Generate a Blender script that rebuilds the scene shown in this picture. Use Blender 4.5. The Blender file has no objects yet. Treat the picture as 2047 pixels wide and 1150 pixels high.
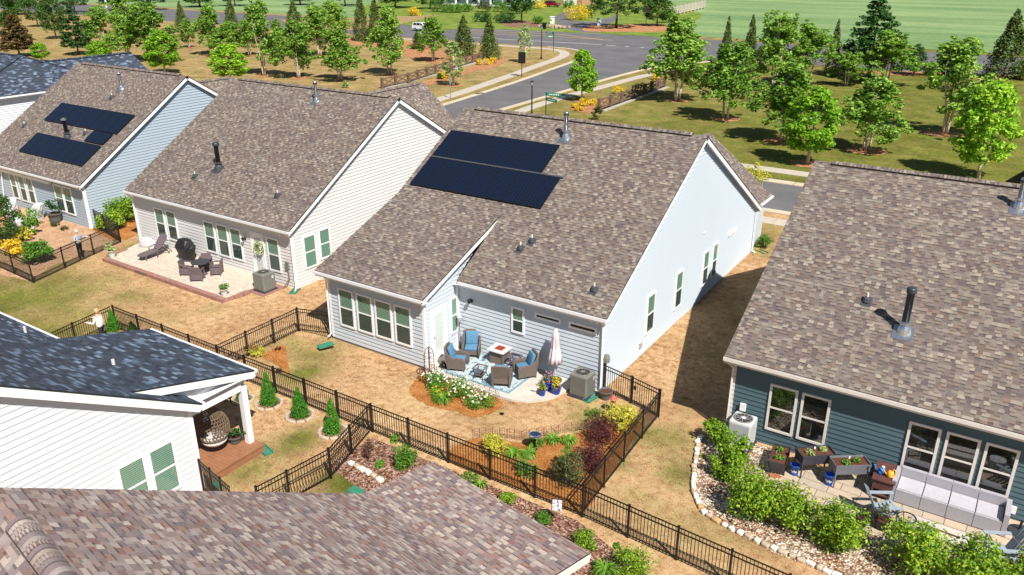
import bpy, bmesh, math, random
import numpy as np
from mathutils import Vector, Matrix
SC = bpy.context.scene
COL = SC.collection
R = math.radians
# ------------------------------------------------------------------ camera model
FPX, CXP, CYP, CAMZ = 1618.35, 1023.5, 575.0, 16.5
def _rot(yaw, pitch, roll):
    cy, sy, cp, sp = math.cos(yaw), math.sin(yaw), math.cos(pitch), math.sin(pitch)
    f = np.array([sy*cp, cy*cp, -sp]); r = np.array([cy, -sy, 0.0]); d = np.cross(f, r)
    c, s = math.cos(roll), math.sin(roll)
    return np.array([c*r+s*d, -s*r+c*d, f])
CR = _rot(R(-33.56627), R(22.48683), R(0.07978))
def ray(x, y): return CR.T @ np.array([(x-CXP)/FPX, (y-CYP)/FPX, 1.0])
def G(x, y, z=0.0):                      # survey point: photo pixel -> place on the level z
    d = ray(x, y); t = (z-CAMZ)/d[2]; return Vector((t*d[0], t*d[1], z))
def ONY(x, y, v):                        # ... -> place on a wall plane y = v
    d = ray(x, y); t = v/d[1]; return Vector((t*d[0], v, CAMZ+t*d[2]))
def ONX(x, y, v):
    d = ray(x, y); t = v/d[0]; return Vector((v, t*d[1], CAMZ+t*d[2]))
cam = bpy.data.objects.new("camera", bpy.data.cameras.new("camera")); COL.objects.link(cam)
M4 = Matrix((tuple(CR[0]), tuple(-CR[1]), tuple(-CR[2]))).transposed().to_4x4()
M4.translation = (0, 0, CAMZ); cam.matrix_world = M4
cam.data.sensor_width = 36; cam.data.lens = FPX/2047*36; cam.data.clip_end = 3000; cam.data.clip_start = .3
SC.camera = cam
# ------------------------------------------------------------------ object helpers
XF = {}
def tag(o, label=None, cat=None, group=None, kind=None):
    if label: o['label'] = label
    if cat: o['category'] = cat
    if group: o['group'] = group
    if kind: o['kind'] = kind
    return o
def thing(name, label, cat, loc=(0, 0, 0), rz=0.0, group=None):
    o = bpy.data.objects.new(name, None); COL.objects.link(o)
    o.location = loc; o.rotation_euler = (0, 0, rz); o.empty_display_size = .1
    XF[o.name] = Matrix.Translation(Vector(loc)) @ Matrix.Rotation(rz, 4, 'Z')
    return tag(o, label, cat, group)
def dup(root, loc, rz=None, label=None, group=None, scale=None):
    r = root.copy(); COL.objects.link(r); r.location = loc
    if rz is not None: r.rotation_euler = (0, 0, rz)
    if scale is not None: r.scale = scale if hasattr(scale, '__len__') else (scale,)*3
    if label: r['label'] = label
    if group: r['group'] = group
    for ch in list(root.children):
        c = ch.copy(); COL.objects.link(c); c.parent = r
        for g in list(ch.children):
            d = g.copy(); COL.objects.link(d); d.parent = c
    return r
class MB:
    """collects faces; build() links them as one mesh object"""
    def __init__(s): s.v = []; s.f = []; s.m = []; s.uv = []; s.att = None
    def poly(s, pts, mi=0, uv=None):
        n = len(s.v); s.v += [tuple(p) for p in pts]; s.f.append(tuple(range(n, n+len(pts)))); s.m.append(mi)
        s.uv.append(uv if uv else [(p[0], p[1]) for p in pts]); return s
    def faces(s, verts, faces, mi=0):
        n = len(s.v); s.v += [tuple(p) for p in verts]
        for f in faces:
            s.f.append(tuple(i+n for i in f)); s.m.append(mi); s.uv.append([(verts[i][0], verts[i][1]) for i in f])
        return s
    def box(s, c, d, rz=0, mi=0, M=None):
        x, y, z = d[0]/2, d[1]/2, d[2]/2
        P = [Vector((i*x, j*y, k*z)) for k in (-1, 1) for j in (-1, 1) for i in (-1, 1)]
        T = M if M is not None else Matrix.Translation(Vector(c)) @ Matrix.Rotation(rz, 4, 'Z')
        return s.faces([T @ p for p in P], [(0, 2, 3, 1), (4, 5, 7, 6), (0, 1, 5, 4), (2, 6, 7, 3), (0, 4, 6, 2), (1, 3, 7, 5)], mi)
    def span(s, a, b, mi=0):
        return s.box([(a[i]+b[i])/2 for i in range(3)], [abs(b[i]-a[i]) for i in range(3)], 0, mi)
    def bar(s, a, b, w, h=None, mi=0, up=(0, 0, 1)):
        a, b = Vector(a), Vector(b); h = h or w; d = b-a; L = d.length
        if L < 1e-6: return s
        z = d/L; u = Vector(up)
        if abs(z.dot(u)) > .98: u = Vector((1, 0, 0))
        x = u.cross(z).normalized(); y = z.cross(x)
        M = Matrix((x, y, z)).transposed().to_4x4(); M.translation = (a+b)/2
        return s.box(None, (w, h, L), 0, mi, M)
    def tube(s, pts, r, n=6, mi=0, cap=True):
        pts = [Vector(p) for p in pts]; rr = r if hasattr(r, '__len__') else [r]*len(pts)
        V = []; F = []; x = None
        for i, p in enumerate(pts):
            d = (pts[min(i+1, len(pts)-1)]-pts[max(i-1, 0)])
            if d.length < 1e-9: d = Vector((0, 0, 1))
            d.normalize()
            if x is None:
                u = Vector((0, 0, 1)) if abs(d.z) < .9 else Vector((1, 0, 0)); x = u.cross(d).normalized()
            else:
                x = (x-d*x.dot(d)).normalized()
            y = d.cross(x)
            V += [p+(x*math.cos(t)+y*math.sin(t))*rr[i] for t in [2*math.pi*k/n for k in range(n)]]
        for i in range(len(pts)-1):
            for k in range(n):
                F.append((i*n+k, i*n+(k+1) % n, (i+1)*n+(k+1) % n, (i+1)*n+k))
        if cap: F += [tuple(reversed(range(n))), tuple(range((len(pts)-1)*n, len(pts)*n))]
        return s.faces(V, F, mi)
    def lathe(s, prof, c=(0, 0, 0), n=14, mi=0, cap=True):
        V = []; F = []; c = Vector(c)
        for r, z in prof:
            V += [c+Vector((r*math.cos(2*math.pi*k/n), r*math.sin(2*math.pi*k/n), z)) for k in range(n)]
        for i in range(len(prof)-1):
            for k in range(n): F.append((i*n+k, i*n+(k+1) % n, (i+1)*n+(k+1) % n, (i+1)*n+k))
        if cap: F += [tuple(reversed(range(n))), tuple(range((len(prof)-1)*n, len(prof)*n))]
        return s.faces(V, F, mi)
    def slab(s, pts, off, mi=0, mside=None, uv=None):
        """polygon pts plus a copy shifted by off, with sides"""
        off = Vector(off); A = [Vector(p) for p in pts]; B = [p+off for p in A]; n = len(A)
        s.poly(A, mi, uv); s.poly(list(reversed(B)), mi if mside is None else mside)
        for i in range(n):
            j = (i+1) % n; s.poly([A[j], A[i], B[i], B[j]], mi if mside is None else mside)
        return s
    def build(s, name, mats, parent=None, smooth=False, bevel=0, local=False, seg=2):
        me = bpy.data.meshes.new(name)
        V = s.v
        if parent is not None and not local:
            inv = XF[parent.name].inverted(); V = [tuple(inv @ Vector(p)) for p in V]
        me.from_pydata(V, [], s.f)
        mats = mats if isinstance(mats, (list, tuple)) else [mats]
        for m in mats: me.materials.append(m)
        if len(mats) > 1: me.polygons.foreach_set('material_index', s.m)
        ul = me.uv_layers.new(name='uv'); ul.data.foreach_set('uv', [c for f in s.uv for p in f for c in p[:2]])
        if bevel:
            bm = bmesh.new(); bm.from_mesh(me); bmesh.ops.remove_doubles(bm, verts=bm.verts, dist=1e-5)
            bmesh.ops.bevel(bm, geom=list(bm.edges), offset=bevel, segments=seg, affect='EDGES', profile=.6); bm.to_mesh(me); bm.free()
        if smooth: me.polygons.foreach_set('use_smooth', [True]*len(me.polygons))
        me.update()
        o = bpy.data.objects.new(name, me); COL.objects.link(o)
        if parent is not None: o.parent = parent; XF[o.name] = XF[parent.name]
        else: XF[o.name] = Matrix()
        return o
def inst(me, name, parent, loc=(0, 0, 0), rz=0.0):
    o = bpy.data.objects.new(name, me); COL.objects.link(o); o.parent = parent
    o.location = loc; o.rotation_euler = (0, 0, rz); return o
def ground_thing(name, label, cat, px, z=0.0, **k): return thing(name, label, cat, G(px[0], px[1], z), **k)
# ------------------------------------------------------------------ materials
def lin(c):
    f = lambda u: u/12.92 if u <= .04045 else ((u+.055)/1.055)**2.4
    return tuple(f(u/255.0) for u in c)+(1.0,)
class NT:
    def __init__(s, name):
        s.m = bpy.data.materials.new(name); s.m.use_nodes = True; s.t = s.m.node_tree; s.t.nodes.clear()
        s.out = s.n('ShaderNodeOutputMaterial'); s.b = s.n('ShaderNodeBsdfPrincipled'); s.l(s.b.outputs[0], s.out.inputs[0])
    def n(s, t, **k):
        x = s.t.nodes.new(t)
        for a, b in k.items(): setattr(x, a, b)
        return x
    def l(s, a, b): s.t.links.new(a, b)
    def val(s, sock, v):
        if hasattr(v, 'is_output') or isinstance(v, bpy.types.NodeSocket): s.l(v, sock)
        else: sock.default_value = v
    def math(s, op, a, b=0.0, c=None):
        x = s.n('ShaderNodeMath', operation=op); s.val(x.inputs[0], a); s.val(x.inputs[1], b)
        if c is not None: s.val(x.inputs[2], c)
        return x.outputs[0]
    def mix(s, f, a, b, bt='MIX'):
        x = s.n('ShaderNodeMix', data_type='RGBA', blend_type=bt); s.val(x.inputs[0], f); s.val(x.inputs[6], a); s.val(x.inputs[7], b); return x.outputs[2]
    def noise(s, scale, detail=3, rough=.55, vec=None, dim='3D'):
        x = s.n('ShaderNodeTexNoise', noise_dimensions=dim); x.inputs['Scale'].default_value = scale; x.inputs['Detail'].default_value = detail
        x.inputs['Roughness'].default_value = rough
        if vec is not None: s.l(vec, x.inputs['Vector'])
        return x.outputs[0]
    def ramp(s, f, stops, mode='LINEAR'):
        x = s.n('ShaderNodeValToRGB'); s.l(f, x.inputs[0]); x.color_ramp.interpolation = mode; e = x.color_ramp.elements
        while len(e) < len(stops): e.new(.5)
        for i, (p, c) in enumerate(stops):
            e[i].position = p; e[i].color = c if len(c) == 4 else tuple(c)+(1,)
        return x.outputs[0]
    def pos(s):
        return s.n('ShaderNodeNewGeometry').outputs['Position']
    def bump(s, h, strength=.4, dist=.02):
        x = s.n('ShaderNodeBump'); x.inputs['Strength'].default_value = strength; x.inputs['Distance'].default_value = dist
        s.l(h, x.inputs['Height']); s.l(x.outputs[0], s.b.inputs['Normal'])
    def set(s, color=None, rough=None, metal=None, spec=None):
        if color is not None: s.val(s.b.inputs['Base Color'], color)
        if rough is not None: s.val(s.b.inputs['Roughness'], rough)
        if metal is not None: s.val(s.b.inputs['Metallic'], metal)
        if spec is not None: s.val(s.b.inputs['Specular IOR Level'], spec)
        return s
def mat(name, c, rough=.6, var=.12, scale=6.0, bump=0.0, metal=0.0, spec=.4, fine=None):
    t = NT(name); c = tuple(c)+((1.0,) if len(c) == 3 else ())
    p = t.n('ShaderNodeTexCoord').outputs['Object']
    n = t.noise(scale, 4, .6, p)
    lo = tuple(u*(1-var) for u in c[:3])+(1,); hi = tuple(min(1, u*(1+var)) for u in c[:3])+(1,)
    col = t.ramp(n, [(.3, lo), (.7, hi)])
    t.set(col, rough, metal, spec)
    if bump: t.bump(t.noise(fine or scale*6, 3, .6, p), bump, .02)
    return t.m
def shingle_mat(name, pal, ex=.145, tw=.2, band=.42, tint=(1, 1, 1)):
    t = NT(name); uv = t.n('ShaderNodeUVMap'); sx = t.n('ShaderNodeSeparateXYZ'); t.l(uv.outputs[0], sx.inputs[0])
    u, v = sx.outputs[0], sx.outputs[1]
    vr = t.math('DIVIDE', v, ex); row = t.math('FLOOR', vr); fr = t.math('SUBTRACT', vr, row)
    def rnd(a, b, k=0.0):
        cb = t.n('ShaderNodeCombineXYZ'); t.val(cb.inputs[0], a); t.val(cb.inputs[1], b); cb.inputs[2].default_value = k
        w = t.n('ShaderNodeTexWhiteNoise', noise_dimensions='3D'); t.l(cb.outputs[0], w.inputs[0]); return w.outputs[0]
    def cells(rw, k):
        off = t.math('MULTIPLY', rnd(rw, 3.0, k), 7.0)
        cu = t.math('ADD', t.math('DIVIDE', u, tw), off)
        # jitter the tab widths
        wob = t.math('MULTIPLY', t.math('SINE', t.math('MULTIPLY', cu, 2.1)), .13)
        return t.math('FLOOR', t.math('ADD', cu, wob))
    c0 = cells(row, 0.0); r0 = rnd(c0, row, 1.0)
    rowu = t.math('ADD', row, 1.0); cu_ = cells(rowu, 0.0)
    def istab(c, rw):
        par = t.math('GREATER_THAN', t.math('MODULO', t.math('ADD', t.math('ADD', c, 4000.0), t.math('MULTIPLY', t.math('FLOOR', t.math('MULTIPLY', rnd(rw, 9.0, 2.0), 2.0)), 1.0)), 2.0), .5)
        return t.math('ABSOLUTE', t.math('SUBTRACT', par, t.math('GREATER_THAN', rnd(c, rw, 5.0), .84)))
    tab = istab(cu_, rowu)
    dark = t.math('MULTIPLY', tab, t.math('GREATER_THAN', fr, .70))  # tab shadow painted in, like the shadow band printed on laminated shingles
    n = len(pal); col = t.ramp(r0, [(i/n, lin(c)) for i, c in enumerate(pal)], 'CONSTANT')
    big = t.noise(.45, 3, .6); mot = t.noise(60, 2, .6, t.pos())
    col = t.mix(.35, col, t.ramp(big, [(.35, lin((172, 166, 164))), (.65, lin((196, 196, 194)))]), 'SOFT_LIGHT')
    col = t.mix(.5, col, t.ramp(mot, [(.3, (.3, .3, .3)), (.7, (.72, .72, .72))]), 'OVERLAY')
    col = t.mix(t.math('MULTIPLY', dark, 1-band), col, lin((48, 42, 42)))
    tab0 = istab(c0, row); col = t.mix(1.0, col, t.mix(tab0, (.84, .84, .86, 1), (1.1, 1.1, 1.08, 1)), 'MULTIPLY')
    t.set(t.mix(1.0, col, tuple(tint)+(1,), 'MULTIPLY'), .85, 0, .25)
    pass
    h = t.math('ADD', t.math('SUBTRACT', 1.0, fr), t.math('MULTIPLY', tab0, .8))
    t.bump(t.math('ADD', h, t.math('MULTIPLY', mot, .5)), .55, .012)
    return t.m
BROWN = [(172, 162, 150), (150, 141, 134), (136, 125, 119), (140, 122, 113), (126, 113, 109), (162, 151, 141), (141, 131, 125), (122, 111, 111), (148, 134, 125), (140, 130, 122)]
PINKY = [(188, 176, 168), (170, 157, 151), (150, 133, 128), (152, 124, 115), (140, 128, 128), (180, 168, 160), (163, 145, 138), (138, 124, 125), (168, 152, 145), (154, 135, 127)]
SLATE = [(64, 72, 86), (58, 66, 80), (96, 112, 134), (54, 62, 74), (70, 80, 94), (60, 68, 82), (112, 128, 148), (56, 62, 76), (66, 74, 88), (62, 70, 82)]
MT = {}
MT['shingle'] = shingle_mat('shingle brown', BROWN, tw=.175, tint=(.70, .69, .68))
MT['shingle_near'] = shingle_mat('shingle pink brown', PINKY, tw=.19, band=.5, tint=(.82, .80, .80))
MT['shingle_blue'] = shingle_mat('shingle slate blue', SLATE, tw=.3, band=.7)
def siding(name, rgb): return mat(name, lin(rgb), .55, .015, .6)
MT['side_blue'] = siding('siding pale blue', (192, 202, 211)); MT['side_cream'] = siding('siding warm grey', (212, 210, 209))
MT['side_bluegrey'] = siding('siding blue grey', (164, 178, 190)); MT['side_teal'] = siding('siding dark teal', (76, 98, 106)); MT['side_white'] = siding('siding white', (216, 219, 224))
MT['white'] = mat('white paint', lin((238, 238, 238)), .45, .03, 3); MT['trimtan'] = mat('almond trim', lin((222, 214, 208)), .45, .04, 3)
MT['gutter'] = mat('gutter white', lin((232, 232, 234)), .35, .04, 3)
MT['black'] = mat('black metal', (.012, .011, .011), .4, .2, 5); MT['dark'] = mat('dark backing', (.02, .024, .024), .8, .1)
MT['darkglassback'] = mat('dim interior', (.03, .026, .022), .8, .5, 2.0)
MT['blind'] = mat('white blind', lin((226, 232, 226)), .6, .04)
MT['steel'] = mat('galvanised steel', (.62, .66, .70), .28, .15, 20, metal=.9); MT['darksteel'] = mat('dark flue', (.06, .075, .09), .4, .2, 6, metal=.4)
MT['lead'] = mat('vent boot', (.05, .055, .065), .6, .2); MT['pvc'] = mat('pvc', (.62, .63, .63), .4, .1)
MT['concrete'] = mat('concrete', lin((198, 190, 180)), .85, .12, 1.2, .15, fine=30); MT['found'] = mat('foundation', lin((172, 166, 158)), .9, .15, 1.5, .2)
MT['solar_frame'] = mat('solar frame', (.01, .012, .016), .35, .1); MT['rail'] = mat('rail', (.4, .45, .5), .35, .1, metal=.8)
MT['wood'] = mat('fence wood', lin((112, 90, 76)), .85, .3, 3, .3); MT['deck'] = mat('deck', lin((150, 104, 76)), .7, .15, 3)
MT['silverwood'] = mat('weathered wood', lin((188, 178, 164)), .85, .2, 3, .3)
MT['ac'] = mat('ac grey', lin((122, 122, 116)), .5, .08, 4); MT['aclight'] = mat('ac light grey', lin((196, 198, 198)), .45, .06, 4)
MT['green_plastic'] = mat('green plastic', lin((62, 128, 104)), .5, .15, 4); MT['cushion'] = mat('cushion blue', lin((84, 128, 158)), .85, .12, 5, .2, fine=60)
MT['cover'] = mat('grey cover', lin((190, 190, 192)), .8, .12, 2, .3, fine=6); MT['blackcover'] = mat('black cover', (.014, .014, .016), .55, .25, 3, .5, fine=5)
MT['resin'] = mat('brown resin', lin((104, 92, 96)), .6, .15, 8, .3, fine=40); MT['umbrella'] = mat('lilac canopy', lin((214, 202, 208)), .8, .06, 4)
MT['bluepot'] = mat('cobalt pot', lin((28, 62, 160)), .2, .12, 4); MT['terracotta'] = mat('terracotta', lin((170, 98, 80)), .8, .15); MT['greypot'] = mat('grey pot', lin((92, 98, 100)), .6, .15, 6)
MT['whitepot'] = mat('white pot', lin((206, 204, 198)), .6, .1); MT['soil'] = mat('soil', lin((92, 56, 42)), .95, .35, 14, .6, fine=30)
MT['galv'] = mat('planter grey', lin((120, 122, 130)), .5, .12, 6, metal=.2); MT['galvdark'] = mat('planter dark', lin((64, 66, 74)), .5, .15, 6, metal=.2)
MT['sofa'] = mat('sofa mesh', lin((168, 164, 172)), .8, .1, 20, .4, fine=120); MT['sofalight'] = mat('sofa seat', lin((182, 179, 186)), .85, .06, 6)
MT['bluebin'] = mat('bucket blue', lin((24, 84, 190)), .35, .08); MT['yellow'] = mat('yellow plastic', lin((232, 172, 58)), .4, .08); MT['skyblue'] = mat('blue plastic', lin((48, 130, 210)), .4, .08)
MT['adir'] = mat('grey slats', lin((150, 162, 172)), .6, .1, 5); MT['rust'] = mat('brown chest', lin((96, 62, 58)), .5, .15, 4)
MT['stone'] = mat('edging stone', lin((182, 164, 142)), .85, .22, 5, .4, fine=18); MT['stone_white'] = mat('edging stone white', lin((222, 216, 204)), .85, .15, 5, .4, fine=18); MT['stone_tan'] = mat('edging stone tan', lin((190, 156, 112)), .85, .2, 5, .4, fine=18); MT['rubble'] = mat('rubble stone', lin((170, 150, 132)), .9, .3, 3, .6)
MT['skin'] = mat('skin', lin((214, 160, 132)), .6, .06); MT['shirtwhite'] = mat('white shirt', lin((236, 234, 232)), .8, .05); MT['trouser'] = mat('dark trousers', (.02, .022, .03), .8, .2)
MT['hair'] = mat('blond grey hair', lin((190, 160, 124)), .7, .25, 30); MT['hairgrey'] = mat('pale hair', lin((196, 184, 172)), .7, .2, 30)
MT['sign_green'] = mat('sign green', lin((20, 132, 104)), .4, .05); MT['carwhite'] = mat('car white', lin((236, 238, 240)), .2, .02); MT['carred'] = mat('car red', lin((130, 20, 36)), .2, .05)
MT['carglass'] = mat('car glass', (.015, .02, .025), .08, .1); MT['tyre'] = mat('tyre', (.015, .015, .016), .8, .1); MT['brick'] = mat('brick tan', lin((178, 136, 108)), .9, .2, 8, .3)
MT['house_pale'] = mat('pale blue siding', lin((170, 196, 206)), .7, .05); MT['ember'] = mat('red lava rock', lin((150, 62, 48)), .9, .4, 30, .6); MT['tabletop'] = mat('tile top', lin((214, 206, 200)), .6, .1, 10)
MT['mirror'] = mat('mirror', (.75, .78, .8), .06, .02, metal=1.0); MT['lampglass'] = mat('lamp glass', (.5, .52, .52), .15, .1); MT['gold'] = mat('paving yellow line', lin((214, 168, 96)), .8, .12); MT['linewhite'] = mat('paving white line', lin((214, 212, 206)), .8, .12)
MT['utility'] = mat('utility pole', lin((196, 206, 210)), .7, .1)
def glass_mat(name, tint, gl=.0, base=.06):
    t = NT(name); tr = t.n('ShaderNodeBsdfTransparent'); tr.inputs[0].default_value = tuple(tint)+(1,)
    g = t.n('ShaderNodeBsdfGlossy'); g.inputs[0].default_value = (.9, .95, 1, 1); g.inputs[1].default_value = .02
    fz = t.n('ShaderNodeLayerWeight'); f = t.math('ADD', t.math('MULTIPLY', t.math('POWER', fz.outputs['Facing'], 4.0), .7), gl+.04)
    mx = t.n('ShaderNodeMixShader'); t.l(f, mx.inputs[0]); t.l(tr.outputs[0], mx.inputs[1]); t.l(g.outputs[0], mx.inputs[2]); t.l(mx.outputs[0], t.out.inputs[0]); return t.m
MT['glass'] = glass_mat('tinted glass', (.46, .60, .54), .03); MT['screen'] = glass_mat('screened glass', (.25, .31, .30), .02); MT['clear'] = glass_mat('dark glass', (.6, .62, .6), .12)
MT['clearpane'] = glass_mat('clear glass', (.92, .92, .93), .02)
def solar():
    t = NT('solar cells'); uv = t.n('ShaderNodeUVMap'); sx = t.n('ShaderNodeSeparateXYZ'); t.l(uv.outputs[0], sx.inputs[0])
    def line(s, per, w):
        q = t.math('FRACT', t.math('DIVIDE', s, per)); return t.math('LESS_THAN', q, w)
    g = t.math('MAXIMUM', line(sx.outputs[0], .178, .05), line(sx.outputs[1], .098, .08))
    t.set(t.mix(g, lin((17, 25, 42)), lin((38, 50, 68))), .16, 0, .35); return t.m
MT['solar'] = solar()
def wicker(name, rgb):
    t = NT(name); p = t.n('ShaderNodeTexCoord').outputs['Object']
    w1 = t.n('ShaderNodeTexWave', wave_type='BANDS', bands_direction='Z'); w1.inputs['Scale'].default_value = 14; w1.inputs['Distortion'].default_value = 1.2
    t.l(p, w1.inputs['Vector']); c = lin(rgb); n = t.noise(26, 3, .6, p)
    f = t.math('MULTIPLY', w1.outputs[1], n); t.set(t.ramp(f, [(.1, tuple(u*.35 for u in c[:3])), (.6, c)]), .7, 0, .3); t.bump(w1.outputs[1], .6, .02); return t.m
MT['wicker'] = wicker('brown wicker', (150, 134, 122)); MT['rattan'] = wicker('pale rattan', (156, 132, 110))
def leafmat(name, a, b, c=None, tr=.3):
    """colour differs from leaf to leaf and tree to tree"""
    t = NT(name); g = t.n('ShaderNodeNewGeometry'); oi = t.n('ShaderNodeObjectInfo')
    f = t.math('ADD', t.math('MULTIPLY', g.outputs['Random Per Island'], .8), t.math('MULTIPLY', oi.outputs['Random'], .25))
    col = t.ramp(f, [(0, lin(a)), (.55, lin(b)), (1, lin(c or b))])
    t.set(col, .55, 0, .35); tl = t.n('ShaderNodeBsdfTranslucent'); t.l(t.mix(1.0, col, (1.3, 1.4, .7, 1), 'MULTIPLY'), tl.inputs[0])
    mx = t.n('ShaderNodeMixShader'); mx.inputs[0].default_value = tr; t.l(t.b.outputs[0], mx.inputs[1]); t.l(tl.outputs[0], mx.inputs[2]); t.l(mx.outputs[0], t.out.inputs[0]); return t.m
LF = {'birch': leafmat('leaf birch', (66, 104, 34), (122, 162, 54), (172, 200, 100)), 'bright': leafmat('leaf bright', (76, 124, 24), (134, 182, 40), (180, 210, 70)),
      'deep': leafmat('leaf deep', (26, 58, 24), (52, 96, 38), (84, 128, 52)), 'thuja': leafmat('leaf thuja', (42, 66, 26), (86, 108, 44), (122, 136, 62), .2),
      'rust': leafmat('leaf rust', (64, 48, 26), (96, 76, 40), (120, 104, 56)), 'hedge': leafmat('leaf hedge', (50, 88, 16), (112, 152, 30), (188, 206, 70)),
      'box': leafmat('leaf box', (50, 92, 24), (92, 140, 40), (130, 170, 62)), 'gold': leafmat('leaf gold', (150, 150, 40), (196, 190, 70), (224, 214, 110)),
      'yellow': leafmat('leaf yellow', (190, 160, 20), (224, 194, 40), (240, 214, 90)), 'burg': leafmat('leaf burgundy', (48, 22, 30), (84, 40, 48), (120, 64, 66)),
      'olive': leafmat('leaf olive', (44, 52, 30), (78, 88, 48), (120, 122, 76)), 'lily': leafmat('leaf lily', (66, 112, 30), (112, 156, 50), (160, 190, 80)),
      'white': leafmat('petal white', (236, 232, 226), (250, 248, 244)), 'purple': leafmat('petal purple', (130, 70, 160), (190, 130, 200)), 'brownstem': leafmat('stem brown', (70, 46, 36), (110, 80, 60)),
      'pale': leafmat('leaf pale', (96, 130, 66), (150, 176, 104), (206, 214, 160)), 'arb': leafmat('leaf arbor', (36, 92, 22), (74, 140, 34), (112, 170, 52), .2), 'wood': leafmat('leaf wood', (34, 66, 26), (70, 108, 40), (104, 138, 58))}
MT['bark'] = mat('pale bark', lin((196, 178, 160)), .85, .3, 12, .4); MT['barkdark'] = mat('dark bark', lin((98, 82, 68)), .9, .3, 12, .5)
# ================================================================== GROUND AND STREETS
rng = np.random.default_rng(7); random.seed(7)
def tz(x, y):
    t = min(1, max(0, (y-27.5)/18.0)); s = lambda a, b, v: min(1, max(0, (v-a)/(b-a)))
    return .4*t*t*(3-2*t)-.19*s(-27.2, -26.2, x)*s(-19.9, -20.4, x)*s(21.2, 22.8, y)*s(24.2, 23.9, y)
GREEN = [((620, 705), 2.0, .55), ((585, 690), 1.1, .6), ((600, 745), 1.2, .75), ((985, 830), 1.2, .3), ((850, 800), .9, .2), ((1190, 835), 1.0, .75), ((1150, 812), .6, .4), ((1070, 800), .5, .3),
         ((1345, 880), 1.3, .55), ((1360, 940), 1.2, .6), ((1300, 870), .8, .6), ((1270, 1000), 1.2, .35), ((1310, 1040), 1.6, .35), ((1410, 1070), 1.6, .35), ((1240, 930), .7, .45), ((1500, 1090), 1.5, .2), ((1380, 830), .8, .3),
         ((30, 600), 5, .75), ((120, 580), 3.2, .5), ((60, 660), 4, .7), ((265, 590), 1.6, .45), ((330, 640), 1.6, .3), ((430, 620), 1.4, .2), ((270, 500), 1.6, .6), ((230, 560), 1.6, .35), ((600, 880), .9, .8), ((560, 900), 1.1, .5), ((500, 940), 1.2, .55), ((640, 855), .7, .4), ((560, 960), 1.2, .45),
         ((715, 965), 1.4, .95), ((690, 940), .8, .6), ((750, 955), .8, .8), ((1440, 700), 1.5, .3), ((1500, 640), 2.5, .3), ((110, 470), 1.0, .3), ((100, 530), 1.0, .7), ((1540, 480), 3, .3)]
GB = [(G(*p), r, a) for p, r, a in GREEN]
def greenness(x, y):
    g = 0.0
    for c, r, a in GB:
        d2 = ((x-c.x)**2+(y-c.y)**2)/(r*r)
        if d2 < 6: g = max(g, a*math.exp(-d2*.9))
    if y > 50:      # common land behind the street: greener to the right
        u = min(1, max(0, (x+75)/55)); w = min(1, (y-50)/12)
        g = max(g, w*(.42+.36*u))
    elif y > 44: g = max(g, .4)
    if y < 19 and x < -37: g = max(g, .5)
    return g
def axis(parts):
    o = []
    for a, b, st in parts: o += list(np.arange(a, b, st))
    return o
gx = axis([(-900, -200, 100), (-200, -100, 10), (-100, -60, 2), (-60, 12, .45), (12, 60, 4), (60, 200, 20), (200, 901, 100)])
gy = axis([(-60, 5, 8), (5, 50, .45), (50, 130, 2), (130, 400, 15), (400, 1501, 100)])
nx, ny = len(gx), len(gy); V = [(x, y, tz(x, y)) for y in gy for x in gx]
F = [(j*nx+i, j*nx+i+1, (j+1)*nx+i+1, (j+1)*nx+i) for j in range(ny-1) for i in range(nx-1)]
me = bpy.data.meshes.new('lawn'); me.from_pydata(V, [], F); at = me.attributes.new('green', 'FLOAT', 'POINT')
at.data.foreach_set('value', [greenness(v[0], v[1]) for v in V]); me.polygons.foreach_set('use_smooth', [True]*len(F))
lawn = bpy.data.objects.new('lawn', me); COL.objects.link(lawn); tag(lawn, 'patchy straw coloured lawn with green spots around the houses', 'lawn', kind='structure')
def lawn_mat():
    t = NT('dry lawn'); p = t.pos(); a = t.n('ShaderNodeAttribute', attribute_name='green').outputs['Fac']
    n1 = t.noise(.55, 4, .65, p); n2 = t.noise(3.2, 4, .7, p); n3 = t.noise(18, 3, .7, p); n4 = t.noise(70, 2, .6, p)
    dry = t.ramp(n2, [(.25, lin((126, 98, 70))), (.4, lin((174, 140, 102))), (.55, lin((202, 168, 128))), (.75, lin((220, 194, 160)))])
    grn = t.ramp(n2, [(.25, lin((62, 78, 30))), (.5, lin((104, 112, 46))), (.8, lin((152, 146, 70)))])
    f = t.math('ADD', a, t.math('MULTIPLY', t.math('SUBTRACT', n1, .5), .75)); f = t.math('ADD', f, t.math('MULTIPLY', t.math('SUBTRACT', n2, .5), .9)); f = t.math('ADD', f, t.math('MULTIPLY', t.math('SUBTRACT', n3, .5), .7))
    f = t.math('SMOOTH_MIN', t.math('MULTIPLY', t.math('SUBTRACT', f, .12), 1.5), 1.0, .1); x = t.n('ShaderNodeClamp'); t.l(f, x.inputs[0])
    col = t.mix(x.outputs[0], dry, grn)
    col = t.mix(.75, col, t.ramp(n3, [(.34, (.28, .28, .28)), (.66, (.72, .72, .72))]), 'OVERLAY'); col = t.mix(.9, col, t.ramp(n4, [(.36, (.25, .25, .25)), (.64, (.75, .75, .75))]), 'OVERLAY')
    col = t.mix(.8, col, t.ramp(t.noise(.35, 3, .6, p), [(.32, (.36, .35, .34)), (.68, (.62, .62, .62))]), 'OVERLAY')
    t.set(t.mix(1.0, col, (.90, .88, .86, 1), 'MULTIPLY'), .95, 0, .1); t.bump(t.math('ADD', n3, n4), .5, .03); return t.m
MT['lawn'] = lawn_mat(); me.materials.append(MT['lawn'])
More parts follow.
